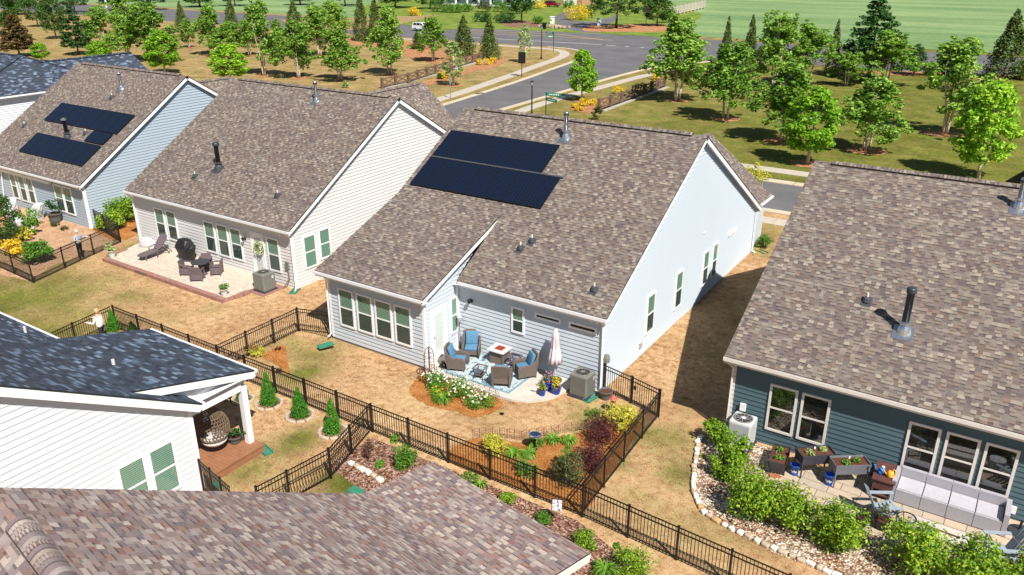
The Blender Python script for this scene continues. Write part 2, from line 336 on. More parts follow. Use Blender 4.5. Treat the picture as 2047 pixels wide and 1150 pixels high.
# --- paving materials
def asphalt():
    t = NT('asphalt'); p = t.pos(); n = t.noise(.25, 4, .6, p); f = t.noise(25, 2, .6, p)
    c = t.ramp(n, [(.3, (.115, .112, .118)), (.7, (.165, .16, .165))]); c = t.mix(.4, c, t.ramp(f, [(.3, (.35, .35, .35)), (.7, (.65, .65, .65))]), 'OVERLAY'); t.set(c, .9, 0, .2); return t.m
MT['asphalt'] = asphalt()
def walkway(name, rgb, per, ang=0):
    t = NT(name); p = t.pos(); sx = t.n('ShaderNodeSeparateXYZ'); t.l(p, sx.inputs[0])
    s = t.math('ADD', t.math('MULTIPLY', sx.outputs[0], math.cos(ang)), t.math('MULTIPLY', sx.outputs[1], math.sin(ang)))
    j = t.math('LESS_THAN', t.math('FRACT', t.math('DIVIDE', s, per)), .02); n = t.noise(1.2, 4, .6, p); c = lin(rgb)
    col = t.ramp(n, [(.3, tuple(u*.86 for u in c[:3])), (.7, c)]); t.set(t.mix(j, col, lin((130, 118, 104))), .9, 0, .2); return t.m
MT['sidewalk_x'] = walkway('sidewalk concrete', (196, 184, 168), 1.5); MT['sidewalk_y'] = walkway('sidewalk concrete long', (190, 180, 166), 1.5, math.pi/2); MT['kerb'] = walkway('kerb concrete', (204, 190, 166), 3.0)
def straw(name, a, b, c, sc=9, dark=.3):
    t = NT(name); p = t.pos(); n = t.noise(1.3, 4, .7, p); f = t.noise(sc, 5, .8, p); g = t.noise(sc*4, 2, .7, p)
    col = t.ramp(t.math('ADD', t.math('MULTIPLY', n, .45), t.math('MULTIPLY', f, .55)), [(.33, lin(a)), (.5, lin(b)), (.66, lin(c))])
    col = t.mix(.9, col, t.ramp(g, [(.3, (dark,)*3), (.7, (.75,)*3)]), 'OVERLAY'); t.set(col, .95, 0, .1); t.bump(t.math('ADD', f, g), 1.0, .05); return t.m
MT['straw'] = straw('pine straw', (122, 76, 40), (186, 122, 66), (212, 156, 100)); MT['strawpale'] = straw('pine straw pale', (126, 84, 58), (174, 124, 88), (198, 154, 118), 5)
def chips():
    t = NT('bark chips'); p = t.pos(); v = t.n('ShaderNodeTexVoronoi'); v.inputs['Scale'].default_value = 17; v.inputs['Randomness'].default_value = 1; t.l(p, v.inputs['Vector'])
    s = t.n('ShaderNodeSeparateColor'); t.l(v.outputs['Color'], s.inputs[0]); col = t.ramp(s.outputs[0], [(0, lin((70, 44, 36))), (.35, lin((118, 82, 66))), (.7, lin((150, 114, 96))), (1, lin((192, 164, 146)))])
    col = t.mix(.6, col, t.ramp(t.noise(1.0, 3, .6, p), [(.3, (.36,)*3), (.7, (.62,)*3)]), 'OVERLAY'); t.set(col, .95, 0, .1); t.bump(v.outputs['Distance'], 1.0, .04); return t.m
MT['chips'] = chips()
def gravel():
    t = NT('river gravel'); p = t.pos(); v = t.n('ShaderNodeTexVoronoi'); v.inputs['Scale'].default_value = 14; t.l(p, v.inputs['Vector'])
    s = t.n('ShaderNodeSeparateColor'); t.l(v.outputs['Color'], s.inputs[0]); col = t.ramp(s.outputs[0], [(0, lin((120, 92, 72))), (.3, lin((176, 152, 124))), (.6, lin((206, 194, 178))), (1, lin((226, 224, 222)))])
    col = t.mix(.75, col, t.ramp(v.outputs['Distance'], [(.15, (.65,)*3), (.8, (.2,)*3)]), 'OVERLAY')
    col = t.mix(.7, col, t.ramp(t.noise(.8, 3, .6, p), [(.35, lin((110, 70, 46))), (.6, lin((150, 150, 150)))]), 'OVERLAY'); t.set(t.mix(1, col, (1.25, 1.22, 1.18, 1), 'MULTIPLY'), .8, 0, .3)
    iv = t.math('SUBTRACT', 1.0, v.outputs['Distance']); t.bump(iv, 1.0, .06); return t.m
MT['gravel'] = gravel()
def brickmat(name, c1, c2, mortar, w, h, msize=.012, off=.5, rot=0, rough=.85, sc=1.0):
    t = NT(name); p = t.pos(); mp = t.n('ShaderNodeMapping'); mp.inputs['Rotation'].default_value = (0, 0, rot); t.l(p, mp.inputs[0])
    b = t.n('ShaderNodeTexBrick'); b.offset = off; b.squash = sc; b.squash_frequency = 3; t.l(mp.outputs[0], b.inputs['Vector']); b.inputs['Scale'].default_value = 1; b.inputs['Brick Width'].default_value = w; b.inputs['Row Height'].default_value = h
    b.inputs['Mortar Size'].default_value = msize; b.inputs['Color1'].default_value = lin(c1); b.inputs['Color2'].default_value = lin(c2); b.inputs['Mortar'].default_value = lin(mortar); b.inputs['Bias'].default_value = 0
    col = t.mix(.5, b.outputs[0], t.ramp(t.noise(7, 4, .7, p), [(.3, (.38,)*3), (.7, (.62,)*3)]), 'OVERLAY'); t.set(col, rough, 0, .25); return t.m
MT['paver_pale'] = brickmat('pale pavers', (206, 194, 178), (190, 178, 162), (160, 148, 134), .34, .17, .006); MT['paver_tan'] = brickmat('tan pavers', (194, 172, 148), (172, 160, 144), (104, 94, 84), .62, .40, .012, .37, .02, sc=1.5)
MT['paver_brick'] = brickmat('brick pavers', (166, 124, 112), (146, 106, 98), (120, 96, 88), .22, .11, .006, 0)
def fieldmat():
    t = NT('green crop'); p = t.pos(); mp = t.n('ShaderNodeMapping'); mp.inputs['Scale'].default_value = (.35, 1.5, 1); mp.inputs['Rotation'].default_value = (0, 0, .15); t.l(p, mp.inputs[0])
    n = t.noise(.05, 4, .6, mp.outputs[0]); f = t.noise(.8, 3, .7, p); col = t.ramp(n, [(.35, lin((104, 134, 88))), (.65, lin((136, 158, 108)))])
    col = t.mix(.5, col, t.ramp(f, [(.3, (.36,)*3), (.7, (.64,)*3)]), 'OVERLAY'); t.set(col, .95, 0, .1); t.bump(f, .8, .3); return t.m
MT['field'] = fieldmat()
POLYS = []
def smooth(pts, n=5):
    P = [Vector((p[0], p[1])) for p in pts]; o = []
    for i in range(len(P)):
        a, b, c, d = P[i-1], P[i], P[(i+1) % len(P)], P[(i+2) % len(P)]
        for k in range(n):
            t = k/n; o.append(.5*((2*b)+(c-a)*t+(2*a-5*b+4*c-d)*t*t+(3*b-a-3*c+d)*t**3))
    return o
def sheet(name, pts, z, m, label, cat, thick=None, soft=False, mside=None, jag=0.0):
    P = smooth(pts) if soft else [Vector((p[0], p[1])) for p in pts]
    if jag:
        rr = random.Random(len(P)); P = [p+Vector((rr.uniform(-jag, jag), rr.uniform(-jag, jag))) for p in P]
    ar = sum(P[i-1].x*P[i].y-P[i].x*P[i-1].y for i in range(len(P)))
    if ar < 0: P.reverse()
    zz = z if callable(z) else (lambda x, y: z)
    POLYS.append((name, np.array([(p.x, p.y) for p in P])))
    b = MB(); pts3 = [Vector((p.x, p.y, zz(p.x, p.y))) for p in P]
    if thick: b.slab(pts3, (0, 0, -thick), 0, 1 if mside else None)
    else: b.poly(pts3)
    o = b.build(name, [m]+([mside] if mside else [])); return tag(o, label, cat, kind='structure')
def ribbon(name, pts, w, z0, z1, m, label, cat):
    """a band w wide along a polyline, z0..z1"""
    P = [Vector((p[0], p[1])) for p in pts]; L = []; Rr = []
    for i, p in enumerate(P):
        d = (P[min(i+1, len(P)-1)]-P[max(i-1, 0)]).normalized(); n = Vector((-d.y, d.x)); L.append(p+n*w/2); Rr.append(p-n*w/2)
    b = MB()
    for i in range(len(P)-1):
        a, c, d, e = L[i], L[i+1], Rr[i+1], Rr[i]; q = [Vector((k.x, k.y, z1)) for k in (e, d, c, a)]; b.poly(q)
        b.poly([(e.x, e.y, z0), (d.x, d.y, z0), (d.x, d.y, z1), (e.x, e.y, z1)]); b.poly([(c.x, c.y, z0), (a.x, a.y, z0), (a.x, a.y, z1), (c.x, c.y, z1)])
    return tag(b.build(name, m), label, cat, kind='structure')
def rounded(pts, n=6):
    """open smooth polyline"""
    P = [Vector((p[0], p[1])) for p in pts]; P = [P[0]*2-P[1]]+P+[P[-1]*2-P[-2]]; o = []
    for i in range(1, len(P)-2):
        a, b, c, d = P[i-1], P[i], P[i+1], P[i+2]
        for k in range(n):
            t = k/n; o.append(.5*((2*b)+(c-a)*t+(2*a-5*b+4*c-d)*t*t+(3*b-a-3*c+d)*t**3))
    o.append(P[-2]); return o
LK = rounded([(-57.2, 60.6), (-58, 72), (-60.7, 91.5), (-63.4, 106), (-65.6, 117), (-69.2, 126.6), (-74.5, 131.6), (-80, 132.6)])
RK = rounded([(-50.4, 60.6), (-50.9, 76), (-51.6, 93), (-51.9, 108), (-51.4, 117), (-49.2, 124), (-44.5, 130.5), (-38, 132.8)])
z4 = .41
sheet('road', list(LK)+list(reversed(RK)), z4, MT['asphalt'], 'grey asphalt side street running up to the main road', 'road')
sheet('road', [(-160, 53.4), (80, 53.4), (80, 60.6), (-160, 60.6)], z4, MT['asphalt'], 'grey asphalt street in front of the houses', 'road')
sheet('road', [(-400, 132.2)]+[(-80, 132.6), (-38, 132.8)]+[(300, 132.8), (300, 161.5), (-400, 161.5)], z4, MT['asphalt'], 'grey asphalt main road with yellow and white lines', 'road')
ribbon('kerb', LK, .7, z4-.01, .47, MT['kerb'], 'pale concrete kerb on the lamp and notice board side of the side street', 'kerb')
ribbon('kerb', RK, .7, z4-.01, .47, MT['kerb'], 'pale concrete kerb on the young maple side of the side street', 'kerb')
ribbon('kerb', [(-50, 53.15), (80, 53.15)], .7, z4-.01, .47, MT['kerb'], 'pale concrete kerb on the house side of the front street', 'kerb')
ribbon('kerb', [(-49.5, 60.9), (80, 60.9)], .9, z4-.01, .47, MT['kerb'], 'pale concrete kerb on the park side of the front street', 'kerb')
LS = rounded([(-60.4, 66), (-61, 77), (-64.8, 97), (-67.3, 108), (-69.6, 119), (-72.4, 125.6), (-77, 129.4), (-86, 129.7), (-120, 129.6)])
RS = rounded([(80, 64.3), (-30, 64.3), (-40, 64.4), (-45.4, 67), (-48.2, 73), (-49.3, 83), (-49.2, 95), (-48.8, 109), (-46, 118)])
ribbon('sidewalk', LS, 1.7, .404, .435, MT['sidewalk_y'], 'pale sidewalk curving past the black lamp post to the main road', 'sidewalk')
ribbon('sidewalk', RS, 1.5, .404, .435, MT['sidewalk_y'], 'pale sidewalk passing the young maple and cross fence', 'sidewalk')
ribbon('sidewalk', [(-160, 51), (80, 51)], 1.35, .404, .435, MT['sidewalk_x'], 'pale sidewalk between the houses and the front street', 'sidewalk')
def mark(px, w, m, nm='road_marking', lab='painted line on the main road'):
    for i in range(len(px)-1):
        a, b = G(*px[i], .414), G(*px[i+1], .414); ribbon(nm, [a, b], w, .412, .4145, m, lab, 'road marking')
mark([(940, 65.8), (1099, 72.7), (1224, 80.6)], .28, MT['gold'], lab='long yellow line nearer the junction on the main road'); mark([(940, 61.5), (1110, 68.2), (1209, 79.6)], .28, MT['gold'], lab='bent yellow line farther from the junction on the main road')
mark([(940, 75), (1099, 83.7), (1202, 89.7)], .3, MT['linewhite'], lab='long white edge line ending at the junction'); mark([(1212, 90.4), (1230, 91.5)], .35, MT['linewhite'], lab='short white dash at the junction'); mark([(1250, 93), (1258, 93.4)], .35, MT['linewhite'], lab='short white dash in the middle of the junction'); mark([(1280, 95), (1288, 95.4)], .35, MT['linewhite'], lab='short white dash nearest the birch clump')
mark([(940, 59.5), (1120, 64), (1330, 74)], .2, MT['linewhite'], lab='thin white line along the far edge of the main road')
mark([(1640, 108), (1850, 124), (2030, 140)], .3, MT['gold'], lab='yellow line of the main road behind the right trees')
# field beyond the road, house lot
sheet('field', [(-900, 166), (900, 166), (900, 1400), (-900, 1400)], .43, MT['field'], 'wide pale green crop field beyond the main road', 'field')
def grassmat(name, a, b, c):
    t = NT(name); p = t.pos(); n = t.noise(.3, 4, .6, p); f = t.noise(2.5, 3, .7, p); col = t.ramp(n, [(.3, lin(a)), (.55, lin(b)), (.8, lin(c))]); col = t.mix(.6, col, t.ramp(f, [(.3, (.3,)*3), (.7, (.7,)*3)]), 'OVERLAY'); t.set(col, .95, 0, .1); return t.m
MT['lotgrass'] = grassmat('lot grass', (82, 108, 44), (118, 136, 58), (150, 148, 80)); MT['lotdry'] = straw('dry weeds', (120, 96, 68), (160, 134, 100), (120, 130, 70), 1.2)
lot = [G(*p, .44) for p in ((700, 22), (860, 62), (945, 56.5), (1086, 62.5), (1180, 66.5), (1320, 74), (1360, 62), (1408, 30), (1330, 2), (1000, -12), (800, -10))]
sheet('lawn', lot, .44, MT['lotgrass'], 'green front lawn of the far house across the main road', 'lawn')
sheet('verge', [G(*p, .448) for p in ((560, 40), (880, 30), (800, 48), (740, 60), (600, 62))], .448, MT['lotdry'], 'strip of dry weeds beside the main road', 'verge')
sheet('driveway', rounded([G(*p, .452) for p in ((1160, 63.5), (1128, 56), (1112, 44), (1112, 32), (1138, 20), (1156, 18))])+[G(*p, .452) for p in ((1152, 24), (1132, 32), (1150, 42), (1190, 44), (1218, 35), (1240, 28), (1226, 44), (1206, 55), (1196, 66))], .452, MT['asphalt'], 'dark asphalt driveway curving up to the far house', 'driveway', soft=False)
sheet('mulch_bed', [G(*p, .455) for p in ((1168, 62), (1180, 52), (1230, 50), (1300, 47), (1332, 52), (1330, 62), (1250, 64))], .455, MT['strawpale'], 'reddish mulch bed under the big oak across the road', 'mulch bed', soft=True)
sheet('mulch_bed', [G(*p, .455) for p in ((1000, 46), (1030, 40), (1075, 44), (1088, 50), (1060, 55), (1020, 54))], .455, MT['chips'], 'dark mulch bed under the tall trunk across the road', 'mulch bed', soft=True)
# beds beside the side street
sheet('mulch_bed', [G(*p, .425) for p in ((830, 168), (905, 147), (960, 128), (1000, 115), (1010, 122), (985, 135), (945, 143), (918, 155), (880, 165), (850, 172))], .425, MT['strawpale'], 'pine straw bed with yellow shrubs under the left cross fence', 'mulch bed', soft=True, jag=.15)
sheet('mulch_bed', [G(*p, .425) for p in ((1140, 218), (1160, 205), (1200, 198), (1218, 195), (1200, 224), (1170, 226))], .425, MT['strawpale'], 'pine straw bed with yellow shrubs under the right cross fence', 'mulch bed', soft=True, jag=.1)
sheet('mulch_bed', [G(*p, .425) for p in ((700, 78), (820, 84), (900, 105), (960, 112), (950, 116), (880, 128), (820, 115), (790, 100), (700, 88))], .425, MT['strawpale'], 'reddish straw bed along the row of evergreens by the main road', 'mulch bed', soft=True)
sheet('mulch_bed', [G(*p, .425) for p in ((1680, 142), (1830, 143), (2047, 152), (2100, 162), (1960, 158), (1800, 151), (1680, 150))], .425, MT['strawpale'], 'thin straw bed along the right hand row of evergreens', 'mulch bed', soft=True)
# near beds
zs = .012
sheet('mulch_bed', [(-15.3, 20.15), (-14.7, 20.7), (-13.6, 21.05), (-12.7, 22.1), (-12.0, 23.0), (-11.9, 23.7), (-11.0, 24.6), (-10.5, 24.9), (-10.2, 23), (-9.95, 20.5), (-9.9, 18.75), (-12, 18.75), (-15.2, 18.75)], zs, MT['straw'], 'orange pine straw bed with burgundy shrubs in the corner of the central yard', 'mulch bed', soft=True, jag=.05)
sheet('mulch_bed', [(-19.7, 23.4), (-19.6, 22.0), (-18.9, 21.4), (-17.7, 21.3), (-16.9, 21.5), (-16.1, 21.5), (-15.6, 22.2), (-15.8, 23.1), (-17.5, 23.25)], zs, MT['straw'], 'orange pine straw bed with white flowers before the patio', 'mulch bed', soft=True, jag=.05)
sheet('mulch_bed', [G(*p) for p in ((530, 705), (565, 690), (575, 715), (580, 750), (560, 735), (500, 700), (510, 690))], zs, MT['straw'], 'small orange straw bed by the fence corner with twin purple shrubs', 'mulch bed', soft=True, jag=.05)
sheet('mulch_bed', [(-18.3, 18.3), (-18.5, 16.2), (-17.2, 15.9), (-16.0, 15.7), (-13.0, 14.0), (-6.5, 11), (4, 7), (5, 12.5), (0.4, 14.5), (-4.3, 16.4), (-9.7, 18.45)], zs, MT['chips'], 'brown bark chip bed between the black fence and the nearest roof', 'mulch bed', jag=.08)
sheet('gravel_bed', [(-8.25, 25.2), (-8.1, 24.4), (-7.7, 23.0), (-7.2, 21.6), (-6.3, 20.7), (-5.4, 20.5), (-4.2, 20.35), (-2.2, 20.3), (2.5, 20.0), (6, 21), (6, 23), (-5.0, 23.1), (-5.4, 25.7), (-7.4, 25.8)], zs, MT['gravel'], 'pale gravel bed under the hedge of the dark teal house', 'gravel bed', soft=False, jag=.06)
MT['soiltan'] = straw('tan soil', (150, 108, 80), (190, 152, 120), (206, 174, 146), 4)
sheet('mulch_bed', [G(*p) for p in ((0, 545), (30, 500), (60, 440), (100, 410), (180, 452), (235, 470), (240, 490), (170, 512), (110, 530), (65, 560), (30, 555))], zs, MT['soiltan'], 'bare tan soil and straw in the mesh fenced yard', 'mulch bed', soft=True)
sheet('mulch_bed', [G(*p) for p in ((182, 455), (220, 425), (290, 440), (292, 455), (240, 482))], .016, MT['straw'], 'orange straw bed under the hedge between two left houses', 'mulch bed', soft=True)
for px, r, lab in (((1240, 985), .8, ''),): pass
# patios
arc = [(-20.3, 23.75), (-20.1, 23.5), (-19.6, 23.45), (-17.9, 23.38), (-16.1, 23.28), (-15.5, 23.34), (-14.9, 23.58), (-14.45, 24.0), (-14.18, 24.5), (-14.05, 25.1), (-14.0, 26.03), (-20.17, 26.03)]
sheet('patio', arc, .09, MT['concrete'], 'pale concrete patio with a curved corner behind the central house', 'patio', thick=.2)
sheet('patio', [(-44.1, 23.75), (-41.9, 23.55), (-33.3, 23.6), (-33.2, 24.9), (-33.0, 26.72), (-44.9, 26.72), (-44.4, 25.3)], .16, MT['paver_pale'], 'pale paver patio behind the cream house', 'patio', thick=.3, mside=MT['paver_brick'])
ribbon('patio_border', [(-44.3, 25.2), (-44.0, 23.62), (-33.2, 23.5), (-33.1, 24.9)], .3, -.05, .185, MT['paver_brick'], 'red brick border round the pale paver patio', 'paving')
sheet('patio', [(-5.4, 23.75), (-4.9, 23.3), (-3.9, 22.9), (-2.3, 22.75), (-.4, 22.5), (6, 22.3), (6, 25.88), (-3.3, 25.88), (-4.4, 25.3), (-5.0, 24.7)], .06, MT['paver_tan'], 'tan paver patio behind the dark teal house', 'patio', thick=.2)
# ================================================================== HOUSES
MT['darkpane'] = glass_mat('unlit glass', (.5, .5, .5), -.02)
def clipz(poly, lo, hi):
    for s, lim in ((1, lo), (-1, hi)):
        o = []
        for i in range(len(poly)):
            p, q = poly[i-1], poly[i]; dp, dq = s*(p[1]-lim), s*(q[1]-lim)
            if (dp >= 0) != (dq >= 0):
                t = dp/(dp-dq); o.append((p[0]+(q[0]-p[0])*t, lim))
            if dq >= 0: o.append(q)
        poly = o
        if not poly: break
    return poly
def wpt(axis, plane, a, z, out):
    s = 1 if axis[0] == '+' else -1
    return (a, plane+s*out, z) if axis[1] == 'y' else (plane+s*out, a, z)
def siding_wall(h, axis, plane, poly, m, lap=.185, lip=.03, name='siding_wall'):
    """lapped boards, each tilted so that its lower edge stands proud"""
    b = MB(); zs_ = [p[1] for p in poly]; z = min(zs_)
    flip = axis in ('-y', '+x')
    while z < max(zs_):
        r = clipz(list(poly), z, z+lap)
        if len(r) >= 3:
            P = [wpt(axis, plane, a, zz, lip*(1-(zz-z)/lap)) for a, zz in r]
            b.poly(P if flip else P[::-1])
            bot = [a for a, zz in r if abs(zz-z) < 1e-6]
            if len(bot) >= 2:
                a0, a1 = min(bot), max(bot); q = [wpt(axis, plane, a0, z, 0), wpt(axis, plane, a1, z, 0), wpt(axis, plane, a1, z, lip), wpt(axis, plane, a0, z, lip)]; b.poly(q)
        z += lap
    return b.build(name, m, h)
def window(h, axis, plane, a0, a1, z0, z1, trim, up, lo, blind=True, rail=True, tw=.085, back=None, off=0):
    s0 = 1 if axis[0] == '+' else -1; plane = plane+s0*off
    b = MB(); w = lambda A, B, o0, o1, mi=0: b.span(wpt(axis, plane, A[0], A[1], o0), wpt(axis, plane, B[0], B[1], o1), mi)
    zm = (z0+z1)/2
    w((a0, z0), (a0+tw, z1), .0, .07); w((a1-tw, z0), (a1, z1), .0, .07); w((a0+tw, z1-tw), (a1-tw, z1), .0, .068); w((a0+tw, z0), (a1-tw, z0+tw), .0, .076)
    if rail: w((a0+tw, zm-.03), (a1-tw, zm+.03), .032, .062)
    w((a0+tw, z0+tw), (a1-tw, z1-tw), .0305, .0315, 1)
    o = b.build('window', [trim, back or MT['dark']], h)
    g = MB(); fl = axis in ('-y', '+x')
    def pane(zA, zB, mi):
        q = [wpt(axis, plane, *k, .051) for k in ((a0+tw, zA), (a1-tw, zA), (a1-tw, zB), (a0+tw, zB))]; g.poly(q if fl else q[::-1], mi)
    if rail: pane(zm+.03, z1-tw, 0); pane(z0+tw, zm-.03, 1)
    else: pane(z0+tw, z1-tw, 0)
    g.build('pane', [up, lo], o)
    if blind:
        s = MB(); z = z0+tw+.01
        while z < z1-tw-.04:
            q = [wpt(axis, plane, a0+tw+.01, z, .046), wpt(axis, plane, a1-tw-.01, z, .046), wpt(axis, plane, a1-tw-.01, z+.05, .035), wpt(axis, plane, a0+tw+.01, z+.05, .035)]; s.poly(q if fl else q[::-1]); z += .07
        s.build('blind', MT['blind'], o)
    return o
def winpx(h, axis, plane, p, q, *args, **k):
    """window from two opposite photo corners on a wall plane"""
    f = ONY if axis[1] == 'y' else ONX; A, B = f(p[0], p[1], plane), f(q[0], q[1], plane); i = 0 if axis[1] == 'y' else 1
    return window(h, axis, plane, min(A[i], B[i]), max(A[i], B[i]), min(A.z, B.z), max(A.z, B.z), *args, **k)
def roof_mesh(h, polys, m, th=.06, name='roof'):
    b = MB()
    for P in polys:
        P = [Vector(p) for p in P]; n = Vector((0, 0, 0))
        for i in range(len(P)): n += P[i-1].cross(P[i])
        n.normalize()
        if n.z < 0: n = -n; P.reverse()
        u = Vector((0, 0, 1)).cross(n).normalized(); v = n.cross(u)
        b.slab(P, -n*th, 0, 1, [(p.dot(u)+50, p.dot(v)+50) for p in P])
    return b.build(name, [m, MT['dark']], h)
def trim_board(h, m, a, b): return MB().span(a, b).build('corner_trim', m, h)
def rake(h, a, b_, m, hgt=.2, th=.035, drop=.045, name='rake_board'):
    a, b_ = Vector(a), Vector(b_); d = (b_-a); nrm = Vector((0, 0, 1)).cross(d).normalized(); up = d.cross(nrm).normalized()
    if up.z < 0: up = -up
    o = -up*(drop+hgt/2); mb = MB(); mb.bar(a+o, b_+o, th, hgt, 0, up=up); return mb.build(name, m, h)
def eave(h, a, b_, out, gm, tm):
    """fascia board with a gutter in front, between two roof edge points; out = outward horizontal unit"""
    a, b_, out = Vector(a), Vector(b_), Vector(out); f = MB(); f.bar(a-out*.02-Vector((0, 0, .16)), b_-out*.02-Vector((0, 0, .16)), .03, .2); f.build('fascia', tm, h)
    g = MB(); A, B = a+out*.055-Vector((0, 0, .075)), b_+out*.055-Vector((0, 0, .075)); g.bar(A-Vector((0, 0, .04)), B-Vector((0, 0, .04)), .10, .03); g.bar(A+out*.05, B+out*.05, .012, .12); g.bar(A-out*.04, B-out*.04, .012, .10)
    for q, s in ((A, 1), (B, -1)):
        d = (B-A).normalized()*s*.006; g.bar(q+d-out*.05, q+d+out*.05, .012, .11)
    return g.build('gutter', gm, h)
def downspout(h, pts, m): return MB().tube(pts, .045, 4, 0).build('downspout', m, h)
def ridge(h, a, b_, slope_dir, sl, m, inset=.7):
    """raised ridge vent with black edges; slope_dir horizontal unit pointing down one side"""
    a, b_ = Vector(a), Vector(b_); d = (b_-a).normalized(); A, B = a+d*inset, b_-d*inset; s = Vector(slope_dir); mb = MB(); W = .17
    for sg in (1, -1):
        e = s*sg*W-Vector((0, 0, W*sl)); up = Vector((0, 0, .075)); q = [A+up, B+up, B+up+e, A+up+e]; uv = [(0, 0), (0, (B-A).length), (.17, (B-A).length), (.17, 0)]
        mb.poly(q if sg < 0 else q[::-1], 0, uv if sg < 0 else uv[::-1]); lo = Vector((0, 0, -.07)); mb.poly([A+up+e, B+up+e, B+up+e+lo, A+up+e+lo], 1)
        for p in (A, B): mb.poly([p+up, p+up+e, p+e, p], 1)
    return mb.build('ridge_vent', [m, MT['black']], h)
def flue(h, p, ht, r, m, capm, plate=MT['steel'], cap=1.5, sl=.6):
    p = Vector(p); b = MB().lathe([(r, -.3), (r, ht-.2), (r*cap, ht-.2), (r*cap, ht-.03), (r*.9, ht)], p, 14); o = b.build('flue_pipe', [m], h, True)
    f = MB().lathe([(r*2.0, -.12), (r*1.7, .1), (r*1.15, .26)], p, 14); T = Matrix.Translation(p+Vector((0, -.1, .015-.1*sl))) @ Matrix.Rotation(math.atan(sl), 4, 'X'); f.box(None, (r*5.4, .62, .014), 0, 0, T); f.build('flashing', plate, o)
    MB().lathe([(r*1.75, .29), (r*1.75, .33), (r*1.02, .36)], p, 14).build('storm_collar', plate, o)
    if capm: MB().lathe([(r*cap*1.02, ht-.17), (r*cap*1.02, ht-.06)], p, 14).build('cap', capm, o)
    return o
def vent(h, p, m=None, ht=.3, sl=.6):
    p = Vector(p); b = MB().lathe([(.17, -.02), (.13, .12), (.06, .16)], p, 10); T = Matrix.Translation(p+Vector((0, -.05, .01-.05*sl))) @ Matrix.Rotation(math.atan(sl), 4, 'X'); b.box(None, (.34, .42, .012), 0, 0, T); o = b.build('vent_boot', MT['lead'], h)
    MB().lathe([(.042, 0), (.042, ht)], p, 8).build('vent_pipe', m or MT['pvc'], o); return o
def lamp(h, p):
    """small black wall lamp on a rear wall"""
    p = Vector(p); MB().span(p+Vector((-.06, -.03, -.08)), p+Vector((.06, 0, .08))).bar(p+Vector((0, -.03, .03)), p+Vector((0, -.16, .1)), .03).lathe([(.05, -.08), (.09, .06), (.03, .12)], p+Vector((0, -.18, .02)), 8).build('wall_lamp', MT['black'], h)
def flood(h, p):
    p = Vector(p); b = MB().span(p+Vector((-.07, -.02, -.05)), p+Vector((.07, 0, .05)))
    for s in (-1, 1): b.tube([p+Vector((s*.03, -.02, 0)), p+Vector((s*.12, -.08, -.02)), p+Vector((s*.16, -.17, -.07))], [.02, .05, .065], 8)
    b.build('flood_lamp', MT['white'], h)
def std_house(name, label, xl, xr, yr, yf, ze, yrg, zrg, side, trim, shing, base=-.25, ove=.35, ovr=.26, found=True, rear_poly=None):
    """gable house, ridge along x; returns root and its roof function"""
    h = thing(name, label, 'house', ((xl+xr)/2, (yr+yf)/2, 0)); sl = (zrg-ze)/(yrg-(yr-ove)); Z = lambda y: zrg-sl*abs(y-yrg); yfe = yf+ove
    u = .13; zt = Z(yr)-u
    siding_wall(h, '-y', yr, rear_poly or [(xl, base+.2), (xr, base+.2), (xr, zt), (xl, zt)], side)
    siding_wall(h, '+x', xr, [(yr, base+.2), (yf, base+.2), (yf, Z(yf)-u), (yrg, zrg-u), (yr, zt)], side)
    b = MB(); b.poly([(xl, yf, base), (xl, yr, base), (xl, yr, zt), (xl, yrg, zrg-u), (xl, yf, Z(yf)-u)]); b.poly([(xr, yf, base), (xl, yf, base), (xl, yf, Z(yf)-u), (xr, yf, Z(yf)-u)]); b.build('plain_wall', side, h)
    f = MB(); f.span((xl+.03, yr+.03, base-.3), (xr-.03, yr+.2, base+.2)); f.span((xr-.2, yr+.2, base-.3), (xr-.03, yf, base+.2)); f.build('foundation', MT['found'], h)
    X0, X1, Y0 = xl-ovr, xr+ovr, yr-ove
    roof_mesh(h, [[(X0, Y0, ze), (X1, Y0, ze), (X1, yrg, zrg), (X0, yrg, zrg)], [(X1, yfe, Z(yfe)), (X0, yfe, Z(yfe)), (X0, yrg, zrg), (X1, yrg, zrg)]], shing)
    for X in (X0+.02, X1-.02):
        rake(h, (X, Y0-.02, ze), (X, yrg, zrg), trim); rake(h, (X, yfe, Z(yfe)), (X, yrg, zrg), trim)
    s = MB(); dz = Vector((0, 0, -.02)); k = .19
    for xa, xb in ((xl, X0), (xr, X1)):
        s.slab([(xa, Y0, ze-k), (xb, Y0, ze-k), (xb, yrg, zrg-k), (xa, yrg, zrg-k)], dz); s.slab([(xa, yfe, Z(yfe)-k), (xb, yfe, Z(yfe)-k), (xb, yrg, zrg-k), (xa, yrg, zrg-k)], dz)
    s.slab([(xl, Y0, ze-.22), (xr, Y0, ze-.22), (xr, yr, ze-.22), (xl, yr, ze-.22)], dz); s.build('soffit', trim, h)
    eave(h, (X0, Y0, ze), (X1, Y0, ze), (0, -1, 0), MT['gutter'] if trim is MT['white'] else trim, trim); eave(h, (X0, yfe, Z(yfe)), (X1, yfe, Z(yfe)), (0, 1, 0), MT['gutter'], trim)
    ridge(h, (X0, yrg, zrg), (X1, yrg, zrg), (0, -1, 0), sl, shing)
    trim_board(h, trim, (xr-.1, yr-.028, base+.2), (xr+.028, yr+.1, zt-.05)); trim_board(h, trim, (xl-.02, yr-.028, base+.2), (xl+.1, yr, zt-.05)); trim_board(h, trim, (xr, yf-.12, base+.2), (xr+.028, yf, Z(yf)-.25))
    return h, (lambda x, y: Vector((x, y, Z(y)))), sl, Z
